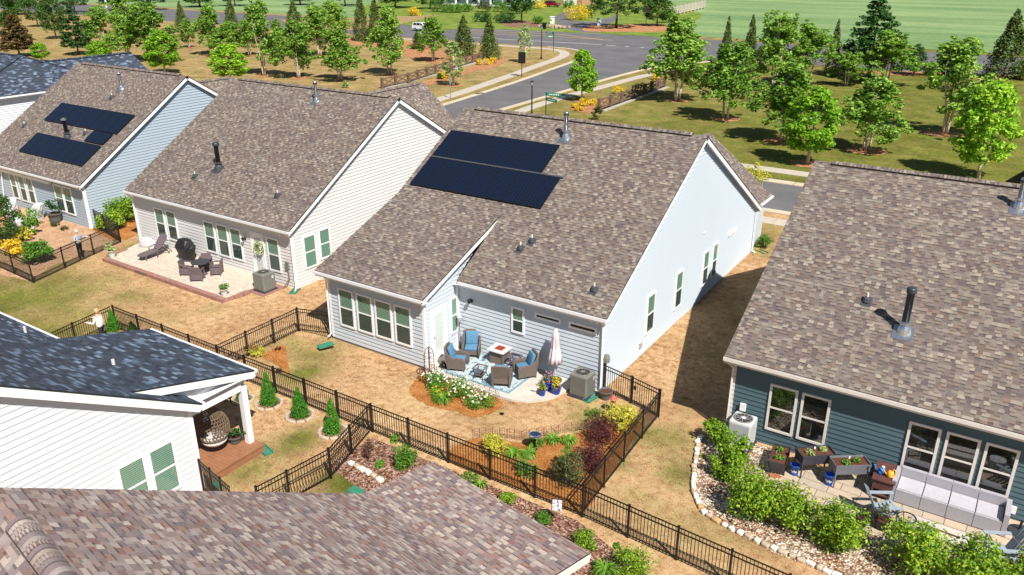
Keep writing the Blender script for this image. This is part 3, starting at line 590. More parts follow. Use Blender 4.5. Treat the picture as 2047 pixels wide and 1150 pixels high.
def cross_gable(h, xm, hw, sl, zr, Z, y1, shing, trim, side):
    """front wing with its ridge along y"""
    ze = zr-sl*hw; yv = lambda z: next(y for y in np.arange(35.5, 60, .05) if Z(y) <= z); y0 = yv(zr); yl = yv(ze); roof_mesh(h, [[(xm, y0, zr), (xm, y1, zr), (xm+hw, y1, ze), (xm+hw, yl, ze)], [(xm, y1, zr), (xm, y0, zr), (xm-hw, yl, ze), (xm-hw, y1, ze)]], shing, name='front_roof')
    eave(h, (xm+hw, yl+.1, ze), (xm+hw, y1, ze), (1, 0, 0), MT['gutter'], trim); b = MB(); b.poly([(xm-hw+.3, y1-.3, -.2), (xm+hw-.3, y1-.3, -.2), (xm+hw-.3, y1-.3, ze), (xm, y1-.3, zr-.2), (xm-hw+.3, y1-.3, ze)])
    b.poly([(xm+hw-.3, yl-.3, -.2), (xm+hw-.3, y1-.3, -.2), (xm+hw-.3, y1-.3, ze), (xm+hw-.3, yl-.3, ze)]); b.build('front_wall', side, h)
    rake(h, (xm+hw, y1, ze), (xm, y1, zr), trim); rake(h, (xm-hw, y1, ze), (xm, y1, zr), trim)
    mb = MB(); W = .16; A, B = Vector((xm, y0+.5, zr)), Vector((xm, y1-.6, zr)); up = Vector((0, 0, .06))
    for sg in (1, -1):
        e = Vector((sg*W, 0, -W*sl)); q = [A+up, B+up, B+up+e, A+up+e]; mb.poly(q[::-1] if sg > 0 else q, 0); mb.poly([A+up+e, B+up+e, B+e, A+e], 1)
    mb.build('ridge_vent', [shing, MT['black']], h)
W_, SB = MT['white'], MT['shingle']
def solar_panel(h, p0, ux, vy, m=1):
    """one framed module; p0 lower left on the roof, ux/vy edge vectors"""
    p0, ux, vy = Vector(p0), Vector(ux), Vector(vy); n = ux.cross(vy).normalized(); up = n*.12; g = .012; ue, ve = ux.normalized(), vy.normalized()
    A = p0+up+ue*g+ve*g; ux2, vy2 = ux-ue*2*g, vy-ve*2*g; b = MB(); b.slab([A, A+ux2, A+ux2+vy2, A+vy2], -n*.045, 0)
    o = b.build('solar_panel', MT['solar_frame'], h); c = .022; q = [A+ue*c+ve*c, A+ux2-ue*c+ve*c, A+ux2+vy2-ue*c-ve*c, A+vy2+ue*c-ve*c]; q = [k+n*.003 for k in q]
    a, d = ux2.length-2*c, vy2.length-2*c; MB().poly(q, 0, [(0, 0), (a, 0), (a, d), (0, d)]).build('cell_sheet', MT['solar'], o); return o
# ---------------------------------------------------------------- central house (pale blue)
H3 = thing('house', 'pale blue grey house with solar panels above a patio with blue cushioned chairs', 'house', (-19.4, 35, 0))
xl, xr, yr, yf = -25.95, -12.95, 26.05, 44.6; xe = -12.68; xw = -19.95; Y0, ze, yrg, zrg = 25.72, 3.40, 35.03, 8.88
sl3 = (zrg-ze)/(yrg-Y0); Z3 = lambda y: zrg-sl3*abs(y-yrg); yw0, zw0, ym = 23.40, 3.30, 29.3; slw = (Z3(ym)-zw0)/(ym-yw0); ZW = lambda y: zw0+slw*(y-yw0); ywall = 23.75; xwr = -20.2; xL = -26.22
sd = MT['side_blue']; u = .13; yfe = yf+.35
siding_wall(H3, '-y', yr, [(xwr, -.05), (xr, -.05), (xr, Z3(yr)-u), (xwr, Z3(yr)-u)], sd)
siding_wall(H3, '+x', xr, [(yr, -.03), (yf, .3), (yf, Z3(yf)-u), (yrg, zrg-u), (yr, Z3(yr)-u)], sd, lip=.055)
siding_wall(H3, '-y', ywall, [(xl+.18, -.02), (xwr, -.02), (xwr, ZW(ywall)-.12), (xl+.18, ZW(ywall)-.12)], sd)
siding_wall(H3, '+x', xwr, [(ywall, -.02), (yr, -.02), (yr, 3.3), (ym-.3, ZW(ym-.3)-.1), (ywall, ZW(ywall)-.1)], sd)
b = MB(); b.poly([(xl+.18, ywall, -.2), (xl+.18, ywall, ZW(ywall)), (xl+.18, ym, ZW(ym)-.1), (xl+.18, yrg, zrg-u), (xl+.18, yf, Z3(yf)-u), (xl+.18, yf, 0)]); b.poly([(xr, yf, 0), (xl, yf, 0), (xl, yf, Z3(yf)-u), (xr, yf, Z3(yf)-u)]); b.build('plain_wall', sd, H3)
f = MB(); f.span((xl+.22, ywall+.03, -.4), (xwr-.03, ywall+.2, -.02)); f.span((xwr-.2, ywall+.2, -.4), (xwr-.03, yr, -.02)); f.span((xr-.2, yr+.03, -.4), (xr-.03, yf, -.03)); f.build('foundation', MT['found'], H3)
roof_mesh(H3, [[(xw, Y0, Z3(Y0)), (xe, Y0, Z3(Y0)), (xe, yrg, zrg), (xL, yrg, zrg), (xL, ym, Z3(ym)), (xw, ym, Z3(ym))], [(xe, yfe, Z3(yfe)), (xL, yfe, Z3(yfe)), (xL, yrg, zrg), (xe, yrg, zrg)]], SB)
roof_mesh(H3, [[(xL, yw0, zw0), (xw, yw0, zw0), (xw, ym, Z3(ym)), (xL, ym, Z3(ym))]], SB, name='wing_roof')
for X in (xL+.02, xe-.02):
    rake(H3, (X, yfe, Z3(yfe)), (X, yrg, zrg), W_)
rake(H3, (xe-.02, Y0-.02, Z3(Y0)), (xe-.02, yrg, zrg), W_); rake(H3, (xL+.02, ym, Z3(ym)), (xL+.02, yrg, zrg), W_); rake(H3, (xL+.02, yw0-.02, zw0), (xL+.02, ym, Z3(ym)), W_); rake(H3, (xw-.02, yw0-.02, zw0), (xw-.02, ym, Z3(ym)), W_)
s = MB(); dz = Vector((0, 0, -.02)); k = .19
s.slab([(xr, Y0, ze-k), (xe, Y0, ze-k), (xe, yrg, zrg-k), (xr, yrg, zrg-k)], dz); s.slab([(xr, yfe, Z3(yfe)-k), (xe, yfe, Z3(yfe)-k), (xe, yrg, zrg-k), (xr, yrg, zrg-k)], dz)
s.slab([(xwr, Y0, ze-.22), (xr, Y0, ze-.22), (xr, yr, ze-.22), (xwr, yr, ze-.22)], dz); s.slab([(xl, yw0, zw0-.22), (xw, yw0, zw0-.22), (xw, ywall, zw0-.22), (xl, ywall, zw0-.22)], dz); s.slab([(xwr, yw0, zw0-k), (xw, yw0, zw0-k), (xw, ym-.4, Z3(ym-.4)-k+.1), (xwr, ym-.4, Z3(ym-.4)-k+.1)], dz); s.build('soffit', W_, H3)
eave(H3, (xw+.12, Y0, ze), (xe, Y0, ze), (0, -1, 0), MT['gutter'], W_); eave(H3, (xL, yw0, zw0), (xw, yw0, zw0), (0, -1, 0), MT['gutter'], W_); eave(H3, (xL, yfe, Z3(yfe)), (xe, yfe, Z3(yfe)), (0, 1, 0), MT['gutter'], W_)
ridge(H3, (xL, yrg, zrg), (xe, yrg, zrg), (0, -1, 0), sl3, SB)
trim_board(H3, W_, (xr-.1, yr-.028, -.03), (xr+.028, yr+.1, ze-.1)); trim_board(H3, W_, (xwr-.1, ywall-.028, -.02), (xwr+.028, ywall+.1, zw0-.1)); trim_board(H3, W_, (xl+.16, ywall-.028, -.02), (xl+.28, ywall, zw0-.1)); trim_board(H3, W_, (xwr, yr-.12, .1), (xwr+.12, yr-.02, 3.2)); trim_board(H3, W_, (xr, yf-.12, .3), (xr+.028, yf, Z3(yf)-.25))
gl, scn = MT['glass'], MT['screen']
for p, q in (((675.8, 573.8), (712.4, 658.6)), ((712, 584.6), (749.6, 670.3)), ((748.8, 596), (787.7, 682)), ((788.3, 606.7), (825.9, 694.8))): winpx(H3, '-y', ywall, p, q, W_, gl, scn)
winpx(H3, '+x', xwr, (898, 597.3), (914.2, 660.5), W_, gl, gl)
winpx(H3, '-y', yr, (1023.3, 610.8), (1049.1, 669.6), W_, gl, scn)
for p, q in (((1070.3, 623.2), (1122.1, 648.6)), ((1138.4, 641.2), (1193.9, 668.8))): winpx(H3, '-y', yr, p, q, W_, MT['darkpane'], MT['darkpane'], blind=False, rail=False)
for p, q in (((1286.7, 670.2), (1308.2, 580.2)), ((1344, 620.5), (1364, 536.4)), ((1398.8, 573.9), (1416.6, 496.5)), ((1417.2, 558), (1433.8, 482))): winpx(H3, '+x', xr, p, q, W_, gl, scn, back=MT['blind'], blind=False, off=.03)
winpx(H3, '+x', xr, (1453.6, 473.1), (1470.3, 453.5), W_, gl, gl, blind=False, rail=False, off=.03)
def door(h, axis, plane, a0, a1, z0, z1, blind=True):
    b = MB(); w = lambda A, B, o0, o1, mi=0: b.span(wpt(axis, plane, A[0], A[1], o0), wpt(axis, plane, B[0], B[1], o1), mi); t = .1
    w((a0, z0), (a0+t, z1), 0, .05); w((a1-t, z0), (a1, z1), 0, .05); w((a0+t, z1-t), (a1-t, z1), 0, .05); w((a0+t, z0), (a1-t, z1-t), .0, .025); g = .17
    w((a0+t+.02, z0+.02), (a0+t+g, z1-t-.02), .025, .04); w((a1-t-g, z0+.02), (a1-t-.02, z1-t-.02), .025, .04); w((a0+t+g, z1-t-g), (a1-t-g, z1-t-.02), .025, .04); w((a0+t+g, z0+.02), (a1-t-g, z0+.3), .025, .04)
    o = b.build('door', W_, h); s = MB(); z = z0+.32
    while z < z1-t-g-.03: s.span(wpt(axis, plane, a0+t+g, z, .026), wpt(axis, plane, a1-t-g, z+.022, .032)); z += .035
    s.build('blind', MT['blind'], o); q = [wpt(axis, plane, *k, .037) for k in ((a0+t+g, z0+.3), (a1-t-g, z0+.3), (a1-t-g, z1-t-g), (a0+t+g, z1-t-g))]; MB().poly(q if axis in ('-y', '+x') else q[::-1]).build('pane', MT['clearpane'], o)
    MB().bar(wpt(axis, plane, a0+t+.09, (z0+z1)/2-.1, .04), wpt(axis, plane, a0+t+.09, (z0+z1)/2-.1, .1), .05).build('handle', MT['steel'], o); return o
A, B = ONX(857.7, 614.8, xwr), ONX(890.3, 598, xwr); door(H3, '+x', xwr, A.y, B.y, .1, 2.45)
lamp(H3, ONY(943, 601, yr)+Vector((0, -.02, 0))); flood(H3, ONY(1192, 638, yr)+Vector((0, -.02, 0)))
NS = Vector((0, 1, sl3)).normalized()
def row(h, x0, x1, n, y0, y1, zf):
    ps = []
    for i in range(n):
        xa = x0+(x1-x0)*i/n; ps.append(solar_panel(h, (xa, y0, zf(y0)), ((x1-x0)/n, 0, 0), (0, y1-y0, zf(y1)-zf(y0))))
    return ps
row(H3, -25.85, -19.3, 6, 31.62, 33.34, Z3); row(H3, -25.85, -18.2, 7, 29.82, 31.54, Z3)
MB().span((-25.9, 31.545, Z3(31.58)+.07), (-18.1, 31.615, Z3(31.58)+.13)).build('mounting_rail', MT['rail'], H3)
flue(H3, (-19.36, 33.9, Z3(33.9)), 1.25, .1, MT['steel'], MT['darksteel'], cap=1.25)
for x, y in ((-18.0, 27.8), (-17.7, 28.25), (-13.8, 26.75)): vent(H3, (x, y, Z3(y)))
for px, n in (((1406, 466), 1),):
    p = ONX(*px, xr); MB().span(p+Vector((0, -.05, -.02)), p+Vector((.09, .05, .06))).build('hose_bib', W_, H3)
p = ONX(1278, 690, xr); MB().span(p+Vector((0, -.1, -.12)), p+Vector((.1, .1, .12))).build('dryer_vent', MT['found'], H3)
downspout(H3, [(xl+.1, yw0-.05, zw0-.12), (xl+.12, ywall-.07, zw0-.42), (xl+.12, ywall-.07, .12), (xl+.15, ywall-.3, .04)], MT['gutter']); downspout(H3, [(xr-.05, Y0-.05, ze-.12), (xr+.02, yr-.08, ze-.4), (xr+.02, yr-.08, .2), (xr+.05, yr-.32, .08)], MT['gutter']); downspout(H3, [(xr+.12, yfe, Z3(yfe)-.1), (xr+.1, yf-.08, Z3(yf)-.5), (xr+.1, yf-.08, .5), (xr+.3, yf-.1, .42)], MT['gutter'])
cross_gable(H3, -16.9, 4.15, .78, 6.5, Z3, 47.0, SB, W_, sd)
m = ONY(1212.5, 722, yr-.05); MB().tube([(xr+.1, yr+.12, .3), (xr+.1, yr+.12, 1.35)], .04, 6).lathe([(.13, 1.3), (.13, 1.5), (.09, 1.62)], (xr+.14, yr+.12, 0), 10).build('meter', MT['ac'], H3)
# ---------------------------------------------------------------- house with the paver patio (cream)
H2, P2, s2, Z2 = std_house('house', 'cream grey house with a covered grill and dining set on its paver patio', -45.2, -31.45, 26.75, 44.6, 3.36, 35.4, 8.87, MT['side_cream'], W_, SB)
for p, q in (((307.7, 413.2), (337.1, 478.4)), ((330.6, 419.1), (360.2, 483.7)), ((406.2, 439.3), (436.9, 507.2)), ((432, 445.5), (463.3, 516)), ((458.4, 453), (489.7, 522.8)), ((532.8, 472.5), (565, 545.9))): winpx(H2, '-y', 26.75, p, q, W_, gl, scn)
for p, q in (((603.2, 474.5), (634.5, 529.3)), ((634.5, 460.5), (662, 511))): winpx(H2, '+x', -31.45, p, q, W_, gl, gl)
A, B = ONY(499.5, 461, 26.75), ONY(536.1, 551.8, 26.75); door(H2, '-y', 26.75, A.x, B.x, .18, A.z)
lamp(H2, ONY(491, 477, 26.75)+Vector((0, -.02, 0)))
wr = thing('wreath', 'pale flower wreath hanging on the glazed door of the cream house', 'wreath', ONY(518, 496, 26.65))
flue(H2, P2(-36.9, 34.45), 1.15, .09, MT['steel'], MT['darksteel'], cap=1.25); flue(H2, P2(-39.65, 29.0), 1.5, .13, MT['darksteel'], MT['darksteel'], MT['lead'], cap=1.45)
for x, y in ((-40.87, 28.2), (-33.8, 28.15)): vent(H2, P2(x, y))
cross_gable(H2, -37.8, 5.2, .88, 8.0, Z2, 45.6, SB, W_, MT['side_cream'])
downspout(H2, [(-45.35, 26.35, 3.2), (-45.1, 26.6, 2.9), (-45.16, 26.66, 0)], W_); downspout(H2, [(-31.5, 26.35, 3.2), (-31.4, 26.66, 2.85), (-31.4, 26.66, .15), (-31.2, 26.4, .06)], W_)
m = ONY(575, 530, 26.7); MB().span(m+Vector((-.12, -.08, -.2)), m+Vector((.12, 0, .2))).tube([m+Vector((.05, -.04, -.2)), m+Vector((.1, -.06, -.7)), m+Vector((-.2, -.3, -1.3))], .035, 6).build('meter', MT['ac'], H2); flood(H2, ONY(559, 466, 26.75))
# ---------------------------------------------------------------- left house with solar panels (blue grey)
H1, P1, s1, Z1 = std_house('house', 'blue grey house with two dark solar arrays and covered furniture behind', -63.2, -50.3, 26.55, 43.4, 2.98, 35.1, 8.72, MT['side_bluegrey'], W_, SB)
for p, q in (((17.6, 344), (42, 398.8)), ((34.2, 348), (59.7, 404.7)), ((50.5, 352.8), (76, 409.6)), ((106.7, 366.9), (135, 425.2)), ((124.7, 371.4), (153.6, 431.5))): winpx(H1, '-y', 26.55, p, q, W_, gl, scn)
A, B = ONY(0, 336, 26.4), ONY(99, 360, 26.4); MB().bar((A.x-3, 26.35, A.z-.1), (B.x, 26.35, A.z-.1), .16, .18).build('awning_case', W_, H1)
def srow(y0, y1, x0, x1, n): row(H1, x0, x1, n, y0, y1, Z1)
srow(29.95, 31.5, -60.0, -51.1, 8); srow(29.05, 29.9, -53.6, -51.4, 2); srow(27.38, 28.95, -59.2, -51.4, 7)
flue(H1, P1(-55.36, 33.4), 1.1, .09, MT['steel'], MT['darksteel'], cap=1.25); flue(H1, P1(-55.76, 29.1), 1.35, .13, MT['darksteel'], MT['steel'], MT['lead'], cap=1.45)
for x, y in ((-55.4, 32.6), (-54.35, 29.65), (-61.66, 29.3)): vent(H1, P1(x, y))
cross_gable(H1, -57.4, 5.2, .85, 7.0, Z1, 44.6, SB, W_, MT['side_bluegrey'])
downspout(H1, [(-50.4, 26.15, 2.8), (-50.25, 26.46, 2.5), (-50.25, 26.46, 0)], W_); downspout(H1, [ONY(2, 340, 26.46), ONY(10, 410, 26.46)], W_)
# ---------------------------------------------------------------- right house (dark teal)
H4, P4, s4, Z4 = std_house('house', 'dark teal house with almond window trim, planters and a long sofa behind', -7.6, 6.5, 25.9, 43.6, 3.24, 35.0, 8.4, MT['side_teal'], MT['trimtan'], SB, ovr=.3)
for p, q in (((1541.8, 765.3), (1583.8, 872)), ((1605.4, 783.3), (1647.4, 891.6)), ((1819.2, 840.2), (1861.3, 955.7)), ((1894.6, 860.8), (1937.6, 977.6)), ((1972.8, 882.3), (2013.2, 1001))): winpx(H4, '-y', 25.9, p, q, MT['trimtan'], MT['clear'], MT['clear'], blind=False, back=MT['darkglassback'])
flue(H4, P4(-2.65, 28.05), 1.6, .12, MT['darksteel'], MT['darksteel'], MT['steel'], cap=1.3, sl=.56); vent(H4, P4(-4.08, 28.9), sl=.56); flue(H4, P4(-.31, 34.0), 1.1, .1, MT['steel'], MT['darksteel'], cap=1.25, sl=.56)
downspout(H4, [(-7.72, 25.5, 3.05), (-7.6, 25.8, 2.75), (-7.62, 25.8, .1), (-7.65, 25.6, .05)], MT['trimtan'])
m = ONY(1486, 813, 25.86); MB().span(m+Vector((-.1, -.09, -.14)), m+Vector((.1, 0, .14))).build('disconnect_box', W_, H4); MB().tube([m+Vector((-.02, -.05, -.12)), m+Vector((-.06, -.05, -.8)), m+Vector((-.1, -.1, -1.2))], .03, 6).build('conduit', MT['ac'], H4)
for px in ((1666, 911), (2025, 1018)):
    m = ONY(*px, 25.86); MB().span(m+Vector((-.09, -.08, -.12)), m+Vector((.09, 0, .12))).build('outlet_box', W_, H4)
cross_gable(H4, 2.6, 3.6, .7, 6.6, Z4, 45.5, SB, MT['trimtan'], MT['side_teal'])
# ---------------------------------------------------------------- slate roofed white house (lower left)
H5 = thing('house', 'white sided house with a slate blue roof and a corner porch with hanging chair', 'house', (-27, 5, 0))
xr5, yr5, ze5, ye5, sl5 = -20.93, 12.96, 3.25, 13.22, .593; xe5 = -20.6; yrg5 = 2.2; zrg5 = ze5+sl5*(ye5-yrg5); Z5 = lambda y: zrg5-sl5*abs(y-yrg5)
yp, zp, slp = 15.75, 3.15, .286; ZP = lambda y: zp+slp*(yp-y); ym5 = (ze5+sl5*ye5-zp-slp*yp)/(sl5-slp); xp0, xp1 = -27.2, -21.15; xl5 = -38
siding_wall(H5, '+x', xr5, [(-8.2, -.1), (yr5, -.1), (yr5, Z5(yr5)-.12), (yrg5, zrg5-.12), (-8.2, Z5(-8.2)-.12)], MT['side_white'], lap=.2)
b = MB(); b.poly([(xl5, yr5, -.2), (xr5, yr5, -.2), (xr5, yr5, Z5(yr5)-.12), (xl5, yr5, Z5(yr5)-.12)]); b.poly([(xl5, -8.2, -.2), (xl5, yr5, -.2), (xl5, yr5, 3.2), (xl5, yrg5, zrg5-.1), (xl5, -8.2, 3)]); b.build('plain_wall', MT['side_white'], H5)
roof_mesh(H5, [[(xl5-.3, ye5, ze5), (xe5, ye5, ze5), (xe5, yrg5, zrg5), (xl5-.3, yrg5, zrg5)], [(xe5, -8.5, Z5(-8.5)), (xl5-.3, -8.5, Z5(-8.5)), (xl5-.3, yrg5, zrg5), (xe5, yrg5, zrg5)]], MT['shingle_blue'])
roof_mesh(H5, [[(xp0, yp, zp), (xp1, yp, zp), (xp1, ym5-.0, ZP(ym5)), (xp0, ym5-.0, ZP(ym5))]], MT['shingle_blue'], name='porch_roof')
rake(H5, (xe5-.02, ye5+.02, ze5), (xe5-.02, yrg5, zrg5), W_, hgt=.26); rake(H5, (xp1-.02, yp+.02, zp), (xp1-.02, ym5+.1, ZP(ym5+.1)), W_, hgt=.26); rake(H5, (xp0+.02, yp+.02, zp), (xp0+.02, ym5+.1, ZP(ym5+.1)), W_, hgt=.2)
eave(H5, (xl5-.3, ye5, ze5), (xe5, ye5, ze5), (0, 1, 0), W_, W_); eave(H5, (xp0, yp, zp), (xp1, yp, zp), (0, 1, 0), W_, W_)
s = MB(); s.slab([(xr5, ye5, ze5-.22), (xe5, ye5, ze5-.22), (xe5, yrg5, zrg5-.22), (xr5, yrg5, zrg5-.22)], (0, 0, -.02)); s.slab([(xp0, 13.0, zp-.12), (xp1, 13.0, zp-.12), (xp1, yp, zp-.12), (xp0, yp, zp-.12)], (0, 0, -.03)); s.build('soffit', W_, H5)
siding_wall(H5, '+x', xp1-.3, [(13.1, 2.75), (yp-.25, 2.75), (yp-.25, ZP(yp-.25)-.12), (ym5+.3, ZP(ym5+.3)-.12)], MT['side_white'], lap=.2, name='porch_gable')
trim_board(H5, W_, (xr5-.1, yr5, -.1), (xr5+.03, yr5+.03, 3.1)); trim_board(H5, W_, (xr5, yr5-.12, -.1), (xr5+.03, yr5, 3.0)); trim_board(H5, W_, (xp1-.42, yp-.5, 2.5), (xp1-.2, 13.1, 2.75))
MB().span((xp1-.42, yp-.5, .3), (xp1-.2, yp-.28, 2.6)).build('porch_post', W_, H5); MB().span((-24.1, yp-.5, .3), (-23.88, yp-.28, 2.7)).build('porch_post', W_, H5); MB().span((xp0+.1, yp-.5, 2.5), (xp1-.42, yp-.28, 2.75)).build('porch_beam', W_, H5)
dk = MB(); y = 13.0
while y < 15.5: dk.span((-27, y, .28), (-20.98, y+.132, .33)); y += .14
dk.build('deck', MT['deck'], H5); MB().span((-27, 15.5, -.1), (-20.95, 15.55, .345)).span((-20.97, 13.0, -.1), (-20.93, 15.55, .345)).span((-20.93, 12.98, .28), (-20.9, 15.55, .34)).build('deck_fascia', MT['deck'], H5)
for p, q in (((232, 920), (296, 1002)), ((292, 888), (361, 972))):
    A, B = ONX(*p, xr5), ONX(*q, xr5)
z1w = ONX(298, 905, xr5).z+.09; z0w = ONX(357, 969, xr5).z-.09
for pa, pb in ((236.5, 281.5), (297.5, 340)):
    ya = ONX(pa, 940 if pa < 250 else 907, xr5).y; yb = ONX(pb, 917 if pb < 290 else 885.5, xr5).y; window(H5, '+x', xr5, ya-.09, yb+.09, z0w, z1w, W_, gl, gl)
MB().lathe([(.055, -.1), (.055, .42)], (-25.6, 12.2, Z5(12.2)) if False else G(230, 742, 3.9), 8).build('vent_pipe', MT['pvc'], H5); q5 = G(52, 668, 3.7); MB().lathe([(.05, -.2), (.05, .3)], q5, 8).build('vent_pipe', MT['pvc'], H5)
roof_mesh(H5, [[G(-60, 640, 3.6), G(22, 636, 3.6), G(103, 676, 3.3), G(-60, 690, 4.2)]], MT['shingle_blue'], name='side_roof')
# ---------------------------------------------------------------- nearest roof (lower left)
H6 = thing('house', 'nearest house of which only the pinkish brown shingle roof shows', 'house', (-11, 6, 0))
Yq = Vector((.167, .986, 0)).normalized(); Xq = Vector((Yq.y, -Yq.x, 0)); B6 = Vector((-13.35, 12.85, 3.05)); S6 = .6
def on6(px, base=B6, s=S6):
    d = Vector(ray(*px)); t = (base.z+s*base.dot(Yq)-CAMZ)/(d.z+s*d.dot(Yq)); return Vector((0, 0, CAMZ))+d*t
rk1 = on6((727, 987)); yb6 = rk1.dot(Yq)
def q6(xq, yq, z): v = Xq*xq+Yq*yq; return Vector((v.x, v.y, z))
zz6 = lambda yq: rk1.z+S6*(yb6-yq); yr6 = 2.32; xq0 = rk1.dot(Xq); xqr = on6((0, 975)).dot(Xq); E1 = G(866, 922, 2.72); E2 = G(1180, 1105, 2.72); xq1 = E2.dot(Xq)
xb0 = on6((2, 975)); XA = xqr
main6 = [rk1, q6(xq1+2, yb6, rk1.z), q6(xq1+2, yr6, zz6(yr6)), q6(XA, yr6, zz6(yr6))]
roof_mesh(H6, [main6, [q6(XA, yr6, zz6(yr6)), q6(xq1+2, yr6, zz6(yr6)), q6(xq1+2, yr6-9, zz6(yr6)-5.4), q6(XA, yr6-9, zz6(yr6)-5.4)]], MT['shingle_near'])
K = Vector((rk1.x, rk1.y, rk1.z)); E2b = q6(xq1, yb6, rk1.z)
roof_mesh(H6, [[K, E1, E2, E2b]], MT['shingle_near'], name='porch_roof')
rake(H6, K, E1, W_); rake(H6, E2, E2b, MT['trimtan'], hgt=.22); rake(H6, E1, E2, MT['trimtan'], hgt=.16); rake(H6, q6(XA, yr6, zz6(yr6)), K, W_)
rA, rB = on6((22, 1036)), on6((120, 1160)); d6 = (rB-rA)
mb = MB(); A = q6(XA+1.35, yr6, zz6(yr6)); B = q6(xq1, yr6, zz6(yr6)); N = 10; Wr = .2
for sg in (1, -1):
    for i in range(4):
        def e(t): return Yq*sg*Wr*t*1.0+Vector((0, 0, .10-.6*Wr*t*t))
        t0, t1 = i/4, (i+1)/4; q = [A+e(t0), B+e(t0), B+e(t1), A+e(t1)]; L = (B-A).length; mb.poly(q if sg < 0 else q[::-1], 0, [(0, 0), (0, L), (.11, L), (.11, 0)] if sg < 0 else [(.11, 0), (.11, L), (0, L), (0, 0)])
        if i == 3: lo = Vector((0, 0, -.09)); mb.poly([q[2], q[3], q[3]+lo, q[2]+lo], 1)
    for p in (A, B): mb.poly([p+e(0), p+e(1), p+e(1)+Vector((0, 0, -.1)), p-Vector((0, 0, .02))], 1)
mb.build('ridge_vent', [MT['shingle_near'], MT['black']], H6)
b = MB(); w0, w1, w2, w3 = q6(xq0+.4, yb6-.35, 0), q6(xq1-.4, yb6-.35, 0), q6(xq1-.4, yr6-8, 0), q6(xq0+.4, yr6-8, 0)
for a, c in ((w0, w1), (w1, w2), (w3, w0)): b.poly([(a.x, a.y, -.3), (c.x, c.y, -.3), (c.x, c.y, 2.8), (a.x, a.y, 2.8)])
b.build('plain_wall', MT['side_cream'], H6); p = E2-Xq*.35-Yq*.45; MB().span((p.x-.08, p.y-.08, -.1), (p.x+.08, p.y+.08, p.z-.15)).build('porch_post', MT['wood'], H6)
# ---------------------------------------------------------------- far left slate roof
H0 = thing('house', 'white house with a slate blue hip roof at the far left edge', 'house', (-76, 38, 0))
ap, ap2 = Vector((-73, 35.6, 8.55)), Vector((-84, 35.6, 8.55)); e0 = 6.1; xE = -68.9; c1, c2 = Vector((xE, 28, e0)), Vector((xE, 41.5, e0)); c3, c4 = Vector((-88, 28, e0)), Vector((-88, 41.5, e0))
roof_mesh(H0, [[c1, c2, ap], [c3, c1, ap, ap2], [c2, c4, ap2, ap]], MT['shingle_blue']); cg = Vector((-72.05, 36.5, 8.0)); cg2 = Vector((-72.05, 45, 8.0))
roof_mesh(H0, [[cg, cg2, Vector((xE, 45, e0)), Vector((xE, 37.5, e0))], [cg2, cg, Vector((-75.2, 37.5, e0)), Vector((-75.2, 45, e0))]], MT['shingle_blue'], name='front_roof')
mb = MB()
for a, c in ((c1, ap), (ap, c2), (ap, ap2)): mb.bar(a+Vector((0, 0, .03)), c+Vector((0, 0, .03)), .3, .05)
mb.bar(cg+Vector((0, 0, .04)), cg2+Vector((0, 0, .04)), .3, .07); mb.build('ridge_cap', MT['shingle_blue'], H0)
siding_wall(H0, '+x', xE-.35, [(28.3, -.1), (44.6, -.1), (44.6, e0-.15), (28.3, e0-.15)], MT['side_white']); MB().poly([(-87.6, 28.3, -.1), (xE-.35, 28.3, -.1), (xE-.35, 28.3, e0-.1), (-87.6, 28.3, e0-.1)]).build('plain_wall', MT['side_white'], H0); eave(H0, c1, Vector((xE, 45, e0)), (1, 0, 0), W_, W_)
s = MB(); s.slab([(xE-.35, 28, e0-.22), (xE, 28, e0-.22), (xE, 45, e0-.22), (xE-.35, 45, e0-.22)], (0, 0, -.02)); s.build('soffit', W_, H0)
# neighbour at the right edge behind the teal house
H7 = thing('house', 'house of which only a sliver of dark shingle roof shows at the right edge', 'house', (14, 40, 0)); p = G(2010, 362, 5.2)
roof_mesh(H7, [[(p.x, p.y, 5.2), (p.x+1.6, p.y-2.5, 7.2), (p.x+16, p.y-2.5, 7.2), (p.x+16, p.y, 5.2)]], SB); MB().poly([(p.x+.4, p.y-.3, 0), (p.x+15, p.y-.3, 0), (p.x+15, p.y-.3, 5.1), (p.x+.4, p.y-.3, 5.1)]).build('plain_wall', MT['side_cream'], H7)
# ================================================================== FENCES
_fm = {}
def fpost(h):
    if ('p', h) not in _fm:
        b = MB(); b.box((0, 0, h/2-.1), (.062, .062, h+.2)); b.box((0, 0, h+.015), (.075, .075, .03)); o = b.build('post', MT['black']); _fm['p', h] = o.data; bpy.data.objects.remove(o)
    return _fm['p', h]
def fpanel(L, h, gate=False):
    k = (round(L, 2), h, gate)
    if k not in _fm:
        b = MB(); y = 0
        for z in (h-.03, h-.19, .12): b.box((L/2, y, z), (L, .03, .034))
        n = max(2, round(L/.112)); 
        for i in range(n):
            x = (i+.5)*L/n; b.box((x, y, (h+.04)/2), (.018, .018, h-.06))
        if gate:
            for x in (.03, L-.03): b.box((x, y, h/2+.03), (.045, .045, h-.02))
            b.box((L-.12, -.04, h*.62), (.1, .05, .16))
        o = b.build('panel', MT['black']); _fm[k] = o.data; bpy.data.objects.remove(o)
    return _fm[k]
